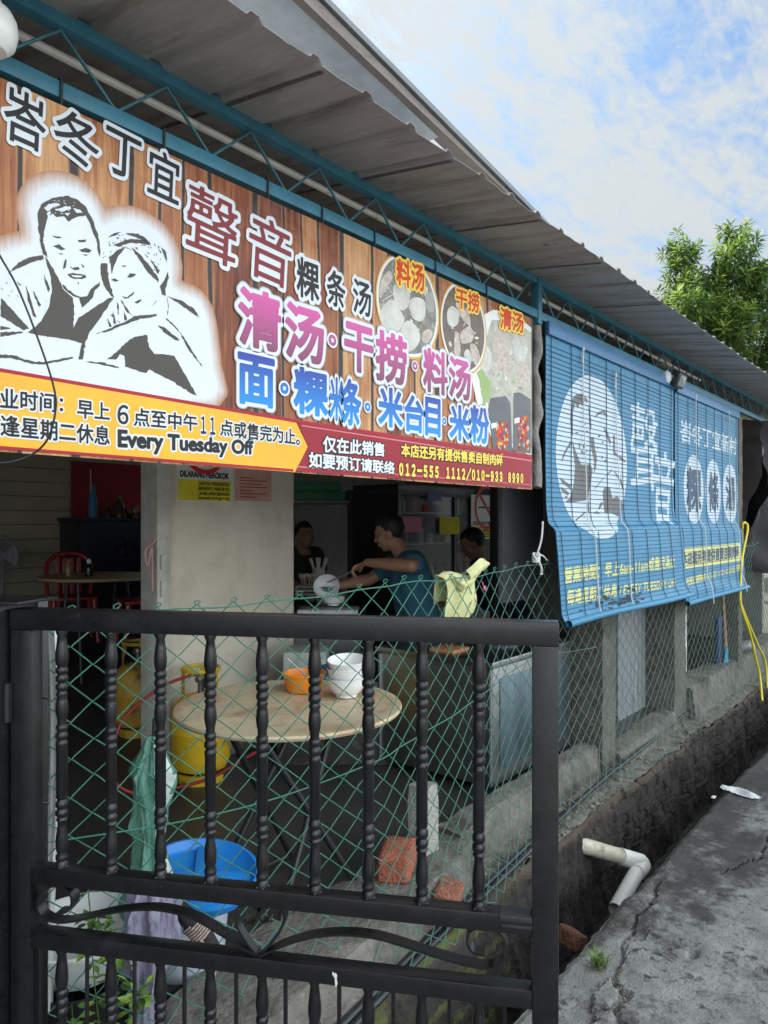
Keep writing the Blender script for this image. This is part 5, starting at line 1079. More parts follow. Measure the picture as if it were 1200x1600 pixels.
# stainless cabinet
CX0, CX1, CY0, CY1, CZ = 3.195, 4.13, 1.92, 2.66, .905
e = empty('stainless_cabinet', ((CX0 + CX1) / 2, (CY0 + CY1) / 2, .22), 'stainless steel stall cabinet behind the fence with bluish side', 'cabinet')
SSD = mat('brushed_steel', (.36, .365, .375), .33, metal=.95, var=.06, scale=3, stretch=(1, 1, 3), dirt=((.16, .16, .16), 2, .55, .85), bump=.04, bscale=12)
MB().bbox((CX0, CY0, .26), (CX1, CY1, CZ - .035), .006).build('body', SSD, e)
MB().bbox((CX0 - .02, CY0 - .02, CZ - .035), (CX1 + .02, CY1 + .02, CZ), .004).build('top', STEEL, e)
for y in (CY0 + .004, CY1 - .004): MB().tube([(CX0 - .004, y, .27), (CX0 - .004, y, CZ - .04)], .012, 10).build('corner_trim', STEEL, e)
MB().bbox((CX0 + .08, CY0 - .006, .33), (CX1 - .06, CY0 - .001, CZ - .10), .002).build('side_door', mat('bluish_steel', (.18, .235, .28), .35, metal=.85, var=.3, scale=3, stretch=(5, 1, .6)), e)  # side door panel coloured bluer and darker than the body
for x, y in ((CX0 + .04, CY0 + .04), (CX1 - .04, CY0 + .04), (CX0 + .04, CY1 - .04), (CX1 - .04, CY1 - .04)): MB().tube([(x, y, .22), (x, y, .27)], .018, 10).build('foot', DARKM, e)
mb = MB(); mb.bbox((CX0 + .04, CY0 + .26, CZ + .001), (CX0 + .20, CY0 + .42, CZ + .022), .004); tag(mb.build('chopping_board', mat('board_orange', (.50, .22, .10), .6)), 'orange brown chopping board lying on the stainless cabinet', 'board')
mb = MB(); mb.lathe([(.001, .0), (.14, 0), (.15, .015), (.155, .03), (.15, .032), (.13, .012), (.001, .01)], (CX0 + .55, CY0 + .30, CZ), 30); tag(mb.build('metal_tray', STEEL), 'round metal tray on the stainless cabinet', 'tray')
c = V((4.35, 2.05, .22)); mb = MB(); mb.bbox((4.16, 2.06, .22), (4.60, 2.5, .86), .006); tag(mb.build('metal_bin_box', mat('dark_teal', (.03, .05, .05), .4)), 'dark greenish metal box behind the brown concrete pillar', 'box')
# basins, bins, umbrellas at the foot of the fence
c = atd(128, 1440, 2.0)
TBZ = .22
e = empty('black_tub', (c.x, c.y, .22), 'black plastic tub under the white basin behind the gate', 'tub')
BT = mat('black_plastic', (.012, .012, .014), .35)
MB().lathe([(.001, 0), (.13, 0), (.135, .01), (.15, .15), (.158, .155), (.158, .168), (.148, .168), (.14, .15), (.001, .02)], (c.x, c.y, .22), 36).build('tub', BT, e)
MB().lathe([(.145, .09), (.152, .092), (.152, .10), (.145, .102)], (c.x, c.y, .22), 36, caps=False).build('band', BT, e)
o = empty('white_basin', (c.x, c.y, .39), 'white plastic basin stacked on the black tub behind the gate', 'basin')
MB().lathe([(.001, 0), (.11, .0), (.125, .012), (.165, .105), (.178, .11), (.180, .118), (.172, .12), (.160, .112), (.118, .02), (.001, .014)], (c.x, c.y, .390), 44).build('basin', mat('basin_white', (.74, .76, .74), .3, var=.04, dirt=((.5, .5, .46), 6, .6, .8)), o)
c = atd(290, 1470, 2.30); c.z = .22
e = empty('storage_bin', c, 'translucent pale plastic bin with a tilted bright blue lid behind the fence', 'bin')
MB().lathe([(.001, 0), (.115, 0), (.12, .01), (.14, .24), (.15, .245), (.15, .26), (.143, .26), (.135, .24), (.001, .012)], c, 40).build('bin', mat('bin_clear', (.52, .54, .62), .35, var=.06), e)
d = atd(312, 1382, 2.28)
ML = Matrix.Rotation(R(9), 3, 'X')
BLP = mat('blue_plastic', (.02, .25, .72), .35, var=.06)
MB().lathe([(.001, .0), (.165, 0), (.172, .006), (.180, .03), (.186, .034), (.184, .05), (.172, .052), (.160, .028), (.15, .022), (.001, .022)], d, 48, M=ML).build('lid', BLP, e); lid_ = [q for q in e.children if q.name.startswith('lid')][0]
mb = MB(); mb.bbox((-.155, -.022, .022), (.155, .022, .036), .005, Matrix.Translation(d) @ ML.to_4x4() @ Matrix.Rotation(R(50), 4, 'Z')); mb.bbox((-.155, -.022, .022), (.155, .022, .034), .005, Matrix.Translation(d) @ ML.to_4x4() @ Matrix.Rotation(R(-40), 4, 'Z')); mb.build('raised_cross', BLP, lid_)
d2 = atd(205, 1398, 2.42)
mb = MB(); mb.lathe([(.001, 0), (.10, 0), (.12, .06), (.127, .07), (.12, .075), (.095, .01), (.001, .008)], d2 + V((0, 0, -.06)), 36); tag(mb.build('blue_basin', BLP), 'smaller blue basin half hidden between the umbrellas and the blue lid', 'basin')
def umbrella(name, top, bot, pf, mats, label, lobes=8, twist=2.0):
    o = empty(name, bot, label, 'umbrella'); ax = (top - bot); L_ = ax.length; M_ = ax.to_track_quat('Z', 'Y').to_matrix()
    n = 60; pr = [(float(np.interp(i / n, [k / (len(pf) - 1) for k in range(len(pf))], pf)) * L_, i / n * L_) for i in range(n + 1)]
    mb = MB(); mb.lathe(pr, bot, 64, M=M_, lobes=lambda a, z: 1 + .24 * math.sin(lobes * a + z * twist * 6 + .8 * math.sin(z * 17)) + .16 * math.sin(3 * a - z * 23 + 1) + .09 * math.sin(17 * a + z * 34))
    for i, f in enumerate(mb.f): mb.mi[i] = 0
    k = 0
    for i in range(n):
        for q in range(64):
            a = 2 * math.pi * q / 64 + i / n * L_ * twist * 6 / lobes; mb.mi[k] = int((a / (2 * math.pi) * lobes / 2) % 2 < .55) if len(mats) > 1 else 0; k += 1
    mb.build('canopy', mats, o, ang=70); mb = MB(); mb.tube([bot - ax * .06, bot], [.004, .006], 8); mb.tube([top, top + ax * .10], .005, 8); mb.build('shaft', LEG, o); return o
GU = mat('umbrella_green', (.11, .27, .20), .55, var=.25, scale=20, bump=.7, bscale=22, stretch=(2, 2, .7)); WU = mat('umbrella_white', (.55, .62, .58), .5, var=.1, bump=.7, bscale=22); LU = mat('umbrella_lavender', (.29, .27, .37), .75, var=.2, scale=30, stretch=(3, 3, .6), bump=.7, bscale=26)
umbrella('folded_umbrella', atd(240, 1150, 2.06), atd(230, 1425, 2.06), [.10, .125, .095, .08, .065, .085, .075, .09, .105, .06, .03], [GU, WU], 'folded green and white umbrella hanging on the fence, above the lavender one', 6, 1.6)
umbrella('folded_umbrella', atd(240, 1385, 1.98), atd(216, 1640, 1.98), [.04, .06, .07, .085, .10, .125, .135, .14, .14, .10], [LU], 'folded lavender umbrella hanging point down below the green one', 7, .6)
o = empty('folded_umbrella', atd(300, 1455, 2.03), 'black folded umbrella with a wound cord beside the lavender umbrella', 'umbrella')
a = atd(268, 1402, 2.03); b = atd(352, 1505, 2.03)
MB().tube([a, a.lerp(b, .3), a.lerp(b, .6), b], [.012, .026, .028, .012], 12).build('canopy', mat('black_fabric', (.012, .012, .014), .8), o)
mb = MB(); ax = (b - a).normalized(); u1 = ax.orthogonal().normalized(); u2 = ax.cross(u1)
mb.tube([a.lerp(b, .38 + .2 * i / 60) + (u1 * math.cos(i * .63) + u2 * math.sin(i * .63)) * .030 for i in range(61)], .0028, 5); mb.tube(smoothpath([a.lerp(b, .58) + u1 * .03, a.lerp(b, .6) + V((.02, -.03, -.05)), a.lerp(b, .7) + V((.0, -.02, -.10))], 5), .003, 5)
mb.build('wound_cord', mat('cord_brown_white', (.4, .3, .26), .8, var=.6, scale=160), o)
# pale cloth hanging at the left end of the fence
ca = atd(52, 985, 1.80); 
def curt(u, v):
    px = 44 + 44 * u + 6 * math.sin(v * 5); d_ = 1.83 + .02 * math.sin(u * 12 + v * 3) + .012 * math.sin(u * 25 + v * 2); q = atd(px, 975 + 600 * v - (60 * (1 - u) * 0) + (120 * (v > .9) * (v - .9) * (1 - u)), d_); q.z = 1.36 - (1.36 - .38) * v - .10 * (1 - u) * max(0, v - .8) * 5 * .5; return q
mb = MB(); mb.grid(curt, 26, 40); mb.grid(lambda u, v: curt(u, v) + FWD * .004, 26, 40)
tag(mb.build('pale_cloth', mat('cloth_grey_white', (.6, .6, .58), .85, var=.15, scale=9, stretch=(2, 2, .4), bump=.6, bscale=14), ang=80), 'pale grey cloth hanging behind the thin black fence post at left', 'cloth')
# climbing plant at the foot of the gate
pl = empty('climbing_plant', atd(150, 1600, 1.75), 'green leafy climber growing up the fence in front of the white basin', 'plant')
LF = mat('leaf_green', (.075, .15, .03), .5, var=.45, scale=25); LFL = mat('leaf_young', (.20, .33, .05), .5, var=.2, scale=20)
random.seed(21)
def leaf(mb, p, d, s, mi=0):
    d = d.normalized(); sd = d.cross(V((0, 0, 1)) + V((random.uniform(-.4, .4), random.uniform(-.4, .4), 0))); sd = sd.normalized() if sd.length > .01 else V((1, 0, 0)); n = sd.cross(d)
    q = [p, p + d * s * .3 + sd * s * .24 + n * s * .03, p + d * s * .62 + sd * s * .24 + n * s * .02, p + d * s - n * s * .08, p + d * s * .62 - sd * s * .24 + n * s * .02, p + d * s * .3 - sd * s * .24 + n * s * .03, p + d * s * .45 - n * s * .04]
    mb.add(q, [(0, 1, 6), (1, 2, 6), (2, 3, 6), (3, 4, 6), (4, 5, 6), (5, 0, 6)], mi)
mb = MB(); ms = MB()
for S, dd in (([(160, 1640), (150, 1560), (145, 1500), (142, 1440), (138, 1395)], 1.76), ([(170, 1600), (172, 1520), (160, 1460), (150, 1425)], 1.74), ([(185, 1640), (205, 1580), (215, 1555), (228, 1540)], 1.74), ([(125, 1650), (115, 1600), (112, 1570)], 1.72), ([(150, 1650), (178, 1560), (192, 1500)], 1.78)):
    pts = smoothpath([atd(x, y, dd) for x, y in S], 5); ms.tube(pts, .0016, 5)
    for p in pts[2:]:
        for q in range(3 if random.random() < .75 else 0):
            a = random.uniform(0, 6.28); d = V((math.cos(a), math.sin(a) * .7 - .3, random.uniform(-.5, .5))); leaf(mb, p + d * .012, d, random.uniform(.024, .040), 1 if (p.z < .62 and random.random() < .6) else 0)
mb.build('foliage', [LF, LFL], pl, smooth=False); ms.build('stem', LF, pl)
# notices on the cream wall
def paper(name, x0, x1, y, z0, z1, m, label, cat='notice', rz=0):
    o = empty(name, ((x0 + x1) / 2, y, z0), label, cat); MB().box((x0, y, z0), (x1, y + .002, z1)).build('sheet', m, o, smooth=False); return o
def flatprint(o, y, nrm='y'):
    return Print(lambda x, z, l: V((x, y - .0006 * l, z)), lambda px, py: (lambda p: (p.x, p.z))(onY(px, py, y)), o)
Y0 = 3.466; a = onY(276, 700, Y0); b = onY(362, 783, Y0); bt = onY(318, 785, Y0).z
def smoke_sign(x0, x1, y, zt, zb_, label, px2=None):
    o = paper('no_smoking_sign', x0, x1, y, zb_, zt, mat('sign_white', (.72, .72, .70), .4), label, 'sign')
    P_ = Print(lambda x, z, l: V((x, y - .0008 * l - .0005, z)), lambda x, z: (x0 + (x1 - x0) * x, zb_ + (zt - zb_) * z), o)
    w_ = x1 - x0; h_ = zt - zb_
    def ring(cx_, cz_, r0, r1, m, l, n=40):
        V_ = []
        for q in range(n):
            a = 6.2832 * q / n
            for r in (r0, r1): V_.append((x0 + w_ * cx_ + r * w_ * math.cos(a), zb_ + h_ * cz_ + r * w_ * math.sin(a)))
        P_.mesh(V_, [(2 * q, 2 * q + 1, (2 * q + 3) % (2 * n), (2 * q + 2) % (2 * n)) for q in range(n)], 'prohibition_ring', m, l)
    rd = mat('sign_red', (.55, .02, .03), .4); k = w_ / h_
    P_.poly([[(.22, .735), (.66, .735), (.66, .70), (.22, .70)]], 'cigarette', BK, 1); P_.poly([[(.68, .735), (.74, .735), (.74, .70), (.68, .70)]], 'cigarette', BK, 1)
    P_.poly([[(.68, .76), (.72, .80), (.66, .83), (.70, .87), (.73, .87), (.70, .83), (.76, .80), (.71, .76)]], 'smoke_mark', BK, 1)
    P_.poly([[(.22, .72 + .22 * k), (.27, .72 + .27 * k), (.78, .72 - .22 * k), (.73, .72 - .27 * k)]], 'slash', rd, 2); ring(.5, .72, .33, .40, rd, 2.5)
    P_.text('DILARANG MEROKOK', ((.06, .40, .325), (.94, .40, .325)), [(.05, BK, 0)], 1, res=.03)
    P_.poly([[(.02, .02), (.98, .02), (.98, .295), (.02, .295)]], 'yellow_panel', mat('sign_yellow', (.72, .62, .02), .4), 1)
    for s_, z in (('DAPATKAN PERKHIDMATAN', .27), ('BERHENTI MEROKOK', .205), ('LAYARI LAMAN SESAWANG', .14), ('jomquit.moh.gov.my', .08)): P_.text(s_, ((.38, z, z - .045), (.95, z, z - .045)), [(.035, BK, 0)], 2, res=.05)
    return o
zt = bt + .44
smoke_sign(a.x, b.x, Y0, zt, bt, 'no smoking sign with yellow strip on the cream wall under the banner')
a = onY(367, 700, Y0); b = onY(424, 783, Y0)
o = paper('pink_notice', a.x, b.x, Y0, onY(395, 783, Y0).z, onY(395, 783, Y0).z + .30, mat('pink_paper', (.62, .36, .28), .8), 'faded pink printed notice beside the no smoking sign on the cream wall')
P_ = flatprint(o, Y0 - .001)
for k in range(7): P_.poly([[(375, 745 + k * 5), (375 + (20, 40, 34, 42, 18, 40, 26)[k], 746.5 + k * 5), (375 + (20, 40, 34, 42, 18, 40, 26)[k], 748 + k * 5), (375, 746.5 + k * 5)]], 'printed_line', RED, 1)
p = onY(238, 850, 3.42); mb = MB(); mb.tube(smoothpath([p + V((.02, 0, .03)), p, p + V((-.05, -.01, -.03)), p + V((-.03, 0, -.12)), p + V((-.005, 0, -.02)), p + V((0, 0, -.25))], 5), .008, 6); tag(mb.build('pink_ribbon', mat('pink_cloth', (.5, .28, .28), .8)), 'dusty pink ribbon knotted round the cream door frame', 'ribbon')
# ------------------------------------------------------------------ people
def remesh(mb, vox, smooth_it=3):
    me = bpy.data.meshes.new('tmp'); me.from_pydata(mb.v, [], mb.f); o = bpy.data.objects.new('tmp', me); COL.objects.link(o)
    m = o.modifiers.new('r', 'REMESH'); m.mode = 'VOXEL'; m.voxel_size = vox; m2 = o.modifiers.new('s', 'SMOOTH'); m2.iterations = smooth_it; m2.factor = .5
    dg = bpy.context.evaluated_depsgraph_get(); r = bpy.data.meshes.new_from_object(o.evaluated_get(dg)); bpy.data.objects.remove(o); bpy.data.meshes.remove(me)
    out = MB(); out.v = [tuple(v.co) for v in r.vertices]; out.f = [tuple(p.vertices) for p in r.polygons]; out.mi = [0] * len(out.f); bpy.data.meshes.remove(r); return out
SKIN = mat('skin', (.34, .18, .11), .5, var=.14, scale=30, bump=.15, bscale=200); HAIRM = mat('black_hair', (.010, .009, .009), .6, var=.4, scale=120, stretch=(1, 1, 4)); FACEM = mat('face_lines', (.045, .022, .018), .6); LIPM = mat('lips', (.25, .09, .07), .5)
def hand(mb, wrist, d, n, side, curl=.9, s=1.0):
    """palm + five fingers; d: along the hand, n: palm normal (towards what is held), side: direction of the thumb"""
    d = d.normalized(); n = (n - d * n.dot(d)).normalized(); sd = d.cross(n).normalized()
    if sd.dot(side) < 0: sd = -sd
    pc = wrist + d * .045 * s
    for k in (-1, 0, 1): mb.cap(wrist + d * .012 * s + sd * .014 * k * s, pc + d * .035 * s + sd * .022 * k * s, .014 * s, .013 * s, 10)
    for k, (off, l) in enumerate(((.031, .068), (.011, .076), (-.011, .072), (-.030, .058))):
        p = pc + d * .042 * s + sd * off * s; a = 0.25; dirv = d
        for j, q in enumerate((.45, .32, .23)):
            a += curl * (.75 if j else .5); dv = d * math.cos(a) + n * math.sin(a); p2 = p + dv * l * q * s; mb.cap(p, p2, (.0095 - .001 * j) * s, (.0088 - .001 * j) * s, 8); p = p2
    p = wrist + d * .02 * s + sd * .03 * s; dv = (d * .6 + sd * .7 + n * .3).normalized(); p2 = p + dv * .035 * s; mb.cap(p, p2, .012 * s, .010 * s, 8); dv = (d * .8 + sd * .1 + n * .75).normalized(); mb.cap(p2, p2 + dv * .035 * s, .010 * s, .008 * s, 8)
def person(J, label, skin, shirt, trousers, vox=.006, group=None, hair_long=0):
    root = empty('person', V((J['pel'].x, J['pel'].y, .22)), label, 'person', group)
    H = J['head']; f = J['face'].normalized(); up = J['up'].normalized(); up = (up - f * up.dot(f)).normalized(); sd = f.cross(up)   # sd: the figure's right
    HM = Matrix((sd, f, up)).transposed()
    hp = lambda x, y, z: H + sd * x + f * y + up * z
    b = MB()
    b.ell(hp(0, -.008, .025), (.074, .093, .092), HM, 24, 16); b.ell(hp(0, .022, -.045), (.058, .066, .070), HM, 20, 12); b.ell(hp(0, .052, -.088), (.026, .026, .024), HM)
    b.cap(hp(0, .086, .012), hp(0, .099, -.028), .008, .014); b.ell(hp(.011, .094, -.030), (.009, .010, .008), HM); b.ell(hp(-.011, .094, -.030), (.009, .010, .008), HM)
    b.ell(hp(0, .083, .030), (.052, .014, .012), HM); b.ell(hp(0, .088, -.058), (.024, .010, .007), HM); b.ell(hp(0, .086, -.068), (.021, .010, .007), HM)
    for q in (-1, 1): b.ell(hp(.077 * q, -.010, -.012), (.010, .020, .034), HM); b.ell(hp(.045 * q, .062, -.025), (.024, .022, .026), HM)
    b.cap(hp(0, -.02, -.07), J['neck'], .052, .058, 16)
    tor = []
    pel, chest, neck = J['pel'], J['chest'], J['neck']; sL, sR = J['sL'], J['sR']; ax = (sR - sL).normalized()
    def torso(m, g):
        for q in (-1, 1):
            m.cap(chest + ax * .075 * q, pel + V((0, 0, .12)) + ax * .06 * q, .105 + g, .105 + g, 18); m.cap(neck - V((0, 0, .05)) + ax * .02 * q, (sL if q < 0 else sR) + (neck - (sL if q < 0 else sR)) * .12, .060 + g, .060 + g, 16)
            m.cap(pel + V((0, 0, .14)) + ax * .06 * q, pel + ax * .075 * q, .11 + g, .12 + g, 18)
        m.cap(chest + V((0, 0, .07)), chest - V((0, 0, .08)), .115 + g, .12 + g, 18)
    torso(b, 0)
    for s_, e_, w_, n_ in (('sL', 'eL', 'wL', 'hL'), ('sR', 'eR', 'wR', 'hR')):
        b.cap(J[s_], J[e_], .052, .041, 14); b.cap(J[e_], J[e_].lerp(J[w_], .35), .042, .043, 14); b.cap(J[e_].lerp(J[w_], .35), J[w_], .043, .027, 14)
        if n_ in J: dd, nn, tt, cu = J[n_]; hand(b, J[w_], dd, nn, tt, cu)
    for q, nm in ((-1, 'L'), (1, 'R')):
        hip = pel + ax * .09 * q; kn = J['k' + nm]; an = J['a' + nm]
        b.cap(hip, kn, .085, .058, 14); b.cap(kn, kn.lerp(an, .35), .056, .058, 14); b.cap(kn.lerp(an, .35), an, .058, .038, 14); b.cap(an + V((0, 0, -.03)), an + V((0, 0, -.045)) + J['foot'] * .16, .036, .03, 12)
    body = remesh(b, vox)
    eyes = [hp(.032 * q, .088, .008) for q in (-1, 1)]; brows = [hp(.033 * q + dx, .092, .034 + .003 * (1 - abs(dx) * 30)) for q in (-1, 1) for dx in (-.012, 0, .012)]; mouth = [hp(dx, .098, -.063) for dx in (-.018, -.006, .006, .018)]
    for i, F in enumerate(body.f):
        c = Vector(body.v[F[0]])
        if (c - H).length > .16: continue
        if min((c - p).length for p in eyes) < .0105 or min((c - p).length for p in brows) < .0085: body.mi[i] = 1
        elif min((c - p).length for p in mouth) < .009: body.mi[i] = 2
    bo = body.build('body', [skin, FACEM, LIPM], root, ang=80)
    s = MB(); torso(s, .014)
    for s_, e_ in (('sL', 'eL'), ('sR', 'eR')): s.cap(J[s_], J[s_].lerp(J[e_], .50), .066, .070, 16)
    sh = remesh(s, .009, 4)
    keep = [F for F in sh.f if not ((Vector(sh.v[F[0]]) - (neck + f * .02)).length < .078 and Vector(sh.v[F[0]]).z > neck.z - .045)]
    sh.v = [tuple(Vector(v) + ax * .006 * nz(v[0], v[1], v[2] * .6, 16) + f * .008 * nz(v[2] * .7, v[0], v[1], 13)) for v in sh.v]
    sh.f = keep; sh.mi = [0] * len(keep); sh.build('shirt', shirt, root, ang=80)
    t = MB()
    for q, nm in ((-1, 'L'), (1, 'R')): t.cap(pel + ax * .085 * q, J['k' + nm], .102, .075, 16); t.cap(J['k' + nm], J['a' + nm] + V((0, 0, .03)), .074, .062, 16)
    t.cap(pel + ax * .06, pel - ax * .06, .118, .118, 16); remesh(t, .012, 3).build('trousers', trousers, root, ang=80)
    hm = MB(); hm.ell(hp(0, -.016, .034), (.083, .100, .096), HM, 40, 26)
    kf = []
    for F in hm.f:
        c = HM.transposed() @ (sum((Vector(hm.v[i]) for i in F), V((0, 0, 0))) / len(F) - H)
        lim = .066 if c.y > .035 else (.066 - (.035 - c.y) * 1.6 if c.y > -.01 else -.006 - .055 * min(1, (-.01 - c.y) / .05) - hair_long)
        if c.z > lim: kf.append(F)
    hm.v = [tuple(Vector(v) + (Vector(v) - H).normalized() * (.005 * nz(v[0], v[1], v[2], 60) + .004 * nz(v[0], v[1], v[2], 25))) for v in hm.v]
    hm.f = kf; hm.mi = [0] * len(kf); hm.build('hair', HAIRM, root, ang=80)
    return root
TEAL = mat('teal_shirt', (.030, .125, .19), .85, var=.12, scale=14, bump=.3, bscale=40); DTR = mat('dark_trousers', (.02, .02, .025), .85); NAVY = mat('navy_shirt', (.02, .025, .10), .85, var=.15); DRK = mat('dark_shirt', (.02, .02, .022), .85)
MD = 4.85
face = (-RGT * .95 + FWD * .16 + V((0, 0, -.28))); upv = V((0, 0, 1)) - RGT * .32
Jm = dict(head=atd(608, 833, MD - .02), face=face, up=upv, neck=atd(629, 866, MD), chest=atd(641, 905, MD), pel=atd(654, 1005, MD + .02),
          sL=atd(650, 878, MD - .19), eL=atd(642, 884, MD - .43), wL=atd(574, 879, MD - .26), sR=atd(618, 880, MD + .17), eR=atd(578, 905, MD + .14), wR=atd(528, 915, MD + .03),
          kL=atd(650, 1090, MD - .12), kR=atd(644, 1088, MD + .12), foot=(-RGT).normalized())
Jm['aL'] = V((Jm['kL'].x, Jm['kL'].y, .30)) + RGT * .05; Jm['aR'] = V((Jm['kR'].x, Jm['kR'].y, .30)) + RGT * .05
Jm['hL'] = (-RGT * 1 + V((0, 0, -.35)), V((0, 0, -1)) - FWD * .1, RGT * .1 + FWD * .6, 1.05); Jm['hR'] = (-RGT + V((0, 0, -.25)), V((0, 0, -1)) + FWD * .2, -FWD + V((0, 0, .3)), .55)
person(Jm, 'man in a teal t-shirt leaning over the counter and ladling into a white bowl', SKIN, TEAL, DTR, .0048)
# ladle in his left hand
g = Jm['wL'] - RGT * .075 + V((0, 0, -.045)); tip = atd(512, 917, MD - .02); tail = g + (g - tip).normalized() * .10
o = empty('ladle', tip, 'long steel ladle held by the man in the teal t-shirt', 'ladle'); MB().tube([tail, g, tip + V((0, 0, .02))], .0065, 10).build('handle', mat('ladle_wood', (.30, .17, .09), .5), o) if False else MB().tube([g.lerp(tip, -.35), g], .011, 10).build('wooden_grip', mat('ladle_wood', (.30, .15, .07), .5), o)
MB().tube([g, tip + V((0, 0, .03))], .0055, 8).build('rod', STEEL, o); MB().lathe([(.001, -.035), (.03, -.028), (.045, -.008), (.048, .004), (.045, .004), (.03, -.02), (.001, -.027)], tip, 20).build('scoop', STEEL, o)
o = bowl('soup_bowl', atd(518, 928, MD + .03) + V((0, 0, 0)), .085, .062, WBW, 'white soup bowl held tilted in the right hand of the man in teal', 'bowl', .5); o.rotation_euler = (0, 0, 0)
o2 = bowl('soup_bowl', atd(521, 946, MD + .08), .080, .062, WBW, 'white soup bowl standing on the counter under the ladle', 'bowl', .5)
o.location = atd(512, 922, MD - .01); o.rotation_euler = (R(30), R(-55), 0)
# counter
k0 = atd(515, 952, MD + .12); kz = k0.z - .012
e = empty('kitchen_counter', (k0.x, k0.y, .22), 'grey steel kitchen counter in front of the man in teal', 'counter')
cxd = Matrix.Translation(V((k0.x, k0.y, 0))) @ Matrix.Rotation(YAW - R(90), 4, 'Z')
MB().bbox((-.62, -.22, kz - .04), (.24, .36, kz), .006, cxd).build('top', STEEL, e); MB().bbox((-.60, -.20, .26), (.22, .34, kz - .04), .006, cxd).build('body', mat('dull_steel', (.12, .12, .12), .5, metal=.7), e)
mb = MB(); mb.bbox((-.20, -.20, kz + .001), (.20, .04, kz + .03), .008, cxd); tag(mb.build('white_tray', mat('tray_white', (.55, .56, .54), .5)), 'flat white tray under the bowl on the kitchen counter', 'tray')
def onctr(px, dy, z=0): return cxd @ V((px, dy, kz + z))
for px, lab, m in ((-.27, 'white basket of spoons on the counter beside the cream wall', mat('basket_white', (.5, .48, .44), .6)),):
    p = atd(484, 925, MD + .45); o = empty('cutlery_basket', p, lab, 'basket')
    mb = MB()
    for z in (0, .028, .056): mb.bbox((-.10, -.07, z), (.10, .07, z + .014), .003, Matrix.Translation(p + V((0, 0, -.02))) @ Matrix.Rotation(YAW - R(90), 4, 'Z'))
    for q in (-1, 1):
        for r_ in (-1, 1): mb.bbox((.092 * q - .006, .062 * r_ - .006, 0), (.092 * q + .006, .062 * r_ + .006, .07), .002, Matrix.Translation(p + V((0, 0, -.02))) @ Matrix.Rotation(YAW - R(90), 4, 'Z'))
    mb.build('basket', m, o); mb = MB(); random.seed(8)
    for k in range(9): a = p + V((random.uniform(-.06, .06), random.uniform(-.04, .04), 0)); b = a + V((random.uniform(-.03, .03), random.uniform(-.02, .02), .12)); mb.tube([a, b], .004, 6); mb.ell(b, (.012, .012, .018))
    mb.build('spoons', mat('spoon_plastic', (.55, .45, .35), .5), o)
p = atd(498, 900, MD + .5); o = empty('chopstick_jar', p, 'jar of pale spoons and tongs on the counter behind the spoon basket', 'jar'); MB().lathe([(.001, -.06), (.045, -.06), (.05, .06), (.047, .06), (.04, -.05), (.001, -.05)], p, 20).build('jar', mat('jar_cream', (.4, .4, .34), .5), o)
mb = MB()
for k in range(8): a = p + V((.02 * math.cos(k), .02 * math.sin(k), 0)); mb.tube([a, a + V((.05 * math.cos(k), .05 * math.sin(k), .13))], [.006, .010], 6)
mb.build('utensils', mat('utensil_pale', (.5, .5, .42), .5), o)
# cooker bits under the counter seen above the table
p = atd(515, 1030, 4.2); e = empty('gas_stove', V((p.x, p.y, .22)), 'dark stove with pots below the kitchen counter, behind the round table', 'stove')
SM = Matrix.Translation(V((p.x, p.y, 0))) @ Matrix.Rotation(YAW - R(90), 4, 'Z')
MB().bbox((-.30, -.05, .22), (.36, .35, .70), .008, SM).build('stand', mat('stove_dark', (.035, .033, .03), .5, dirt=((.12, .1, .08), 8, .55, .7)), e)
MB().bbox((-.27, .0, .70), (-.02, .25, .86), .01, SM).build('pale_box', mat('pale_green_box', (.42, .46, .42), .6), e)
MB().lathe([(.001, 0), (.12, 0), (.145, .03), (.15, .10), (.155, .11), (.14, .115), (.001, .13)], SM @ V((.20, .16, .70)), 30).build('pot', STEEL, e); MB().lathe([(.001, 0), (.07, 0), (.08, .06), (.07, .09), (.001, .1)], SM @ V((.02, .02, .70)), 24).build('blue_pot', mat('blue_pot_enamel', (.03, .12, .24), .4), e)
# other people inside
def standing(px, py, d, face, label, shirt, lean=.15):
    H = atd(px, py, d); f = face.normalized(); s_ = f.cross(V((0, 0, 1))); fl = V((f.x, f.y, 0)).normalized()
    neck = H - V((0, 0, .135)) - fl * .06; ch = neck - V((0, 0, .20)) - fl * lean * .35; pel = ch - V((0, 0, .38)) - fl * lean; z = pel.z; sc = (z - .30) / 2
    J = dict(head=H, face=f, up=V((0, 0, 1)) + fl * lean, neck=neck, chest=ch, pel=pel, sL=neck - s_ * .18 - V((0, 0, .05)), sR=neck + s_ * .18 - V((0, 0, .05)), foot=fl)
    J['eL'] = J['sL'] - V((0, 0, .24)) + fl * .1; J['eR'] = J['sR'] - V((0, 0, .24)) + fl * .1; J['wL'] = J['eL'] + fl * .22 - V((0, 0, .06)); J['wR'] = J['eR'] + fl * .22 - V((0, 0, .06))
    for q, nm in ((-1, 'L'), (1, 'R')): J['k' + nm] = V((pel.x, pel.y, 0)) + s_ * .1 * q + fl * .08 + V((0, 0, .30 + sc)); J['a' + nm] = V((pel.x, pel.y, .30)) + s_ * .1 * q - fl * .02; J['h' + nm] = (fl + V((0, 0, -.3)), V((0, 0, -1)), -s_ * q, .5)
    return person(J, label, SKIN, shirt, DTR, .009)
standing(738, 849, 5.9, -RGT + FWD * .1 + V((0, 0, -.45)), 'person in a navy shirt with head bent in front of the fridge', NAVY, .22)
standing(476, 836, 6.6, RGT * .5 - FWD * .6, 'person in dark clothes standing in the shadows just past the cream wall', DRK, .05)
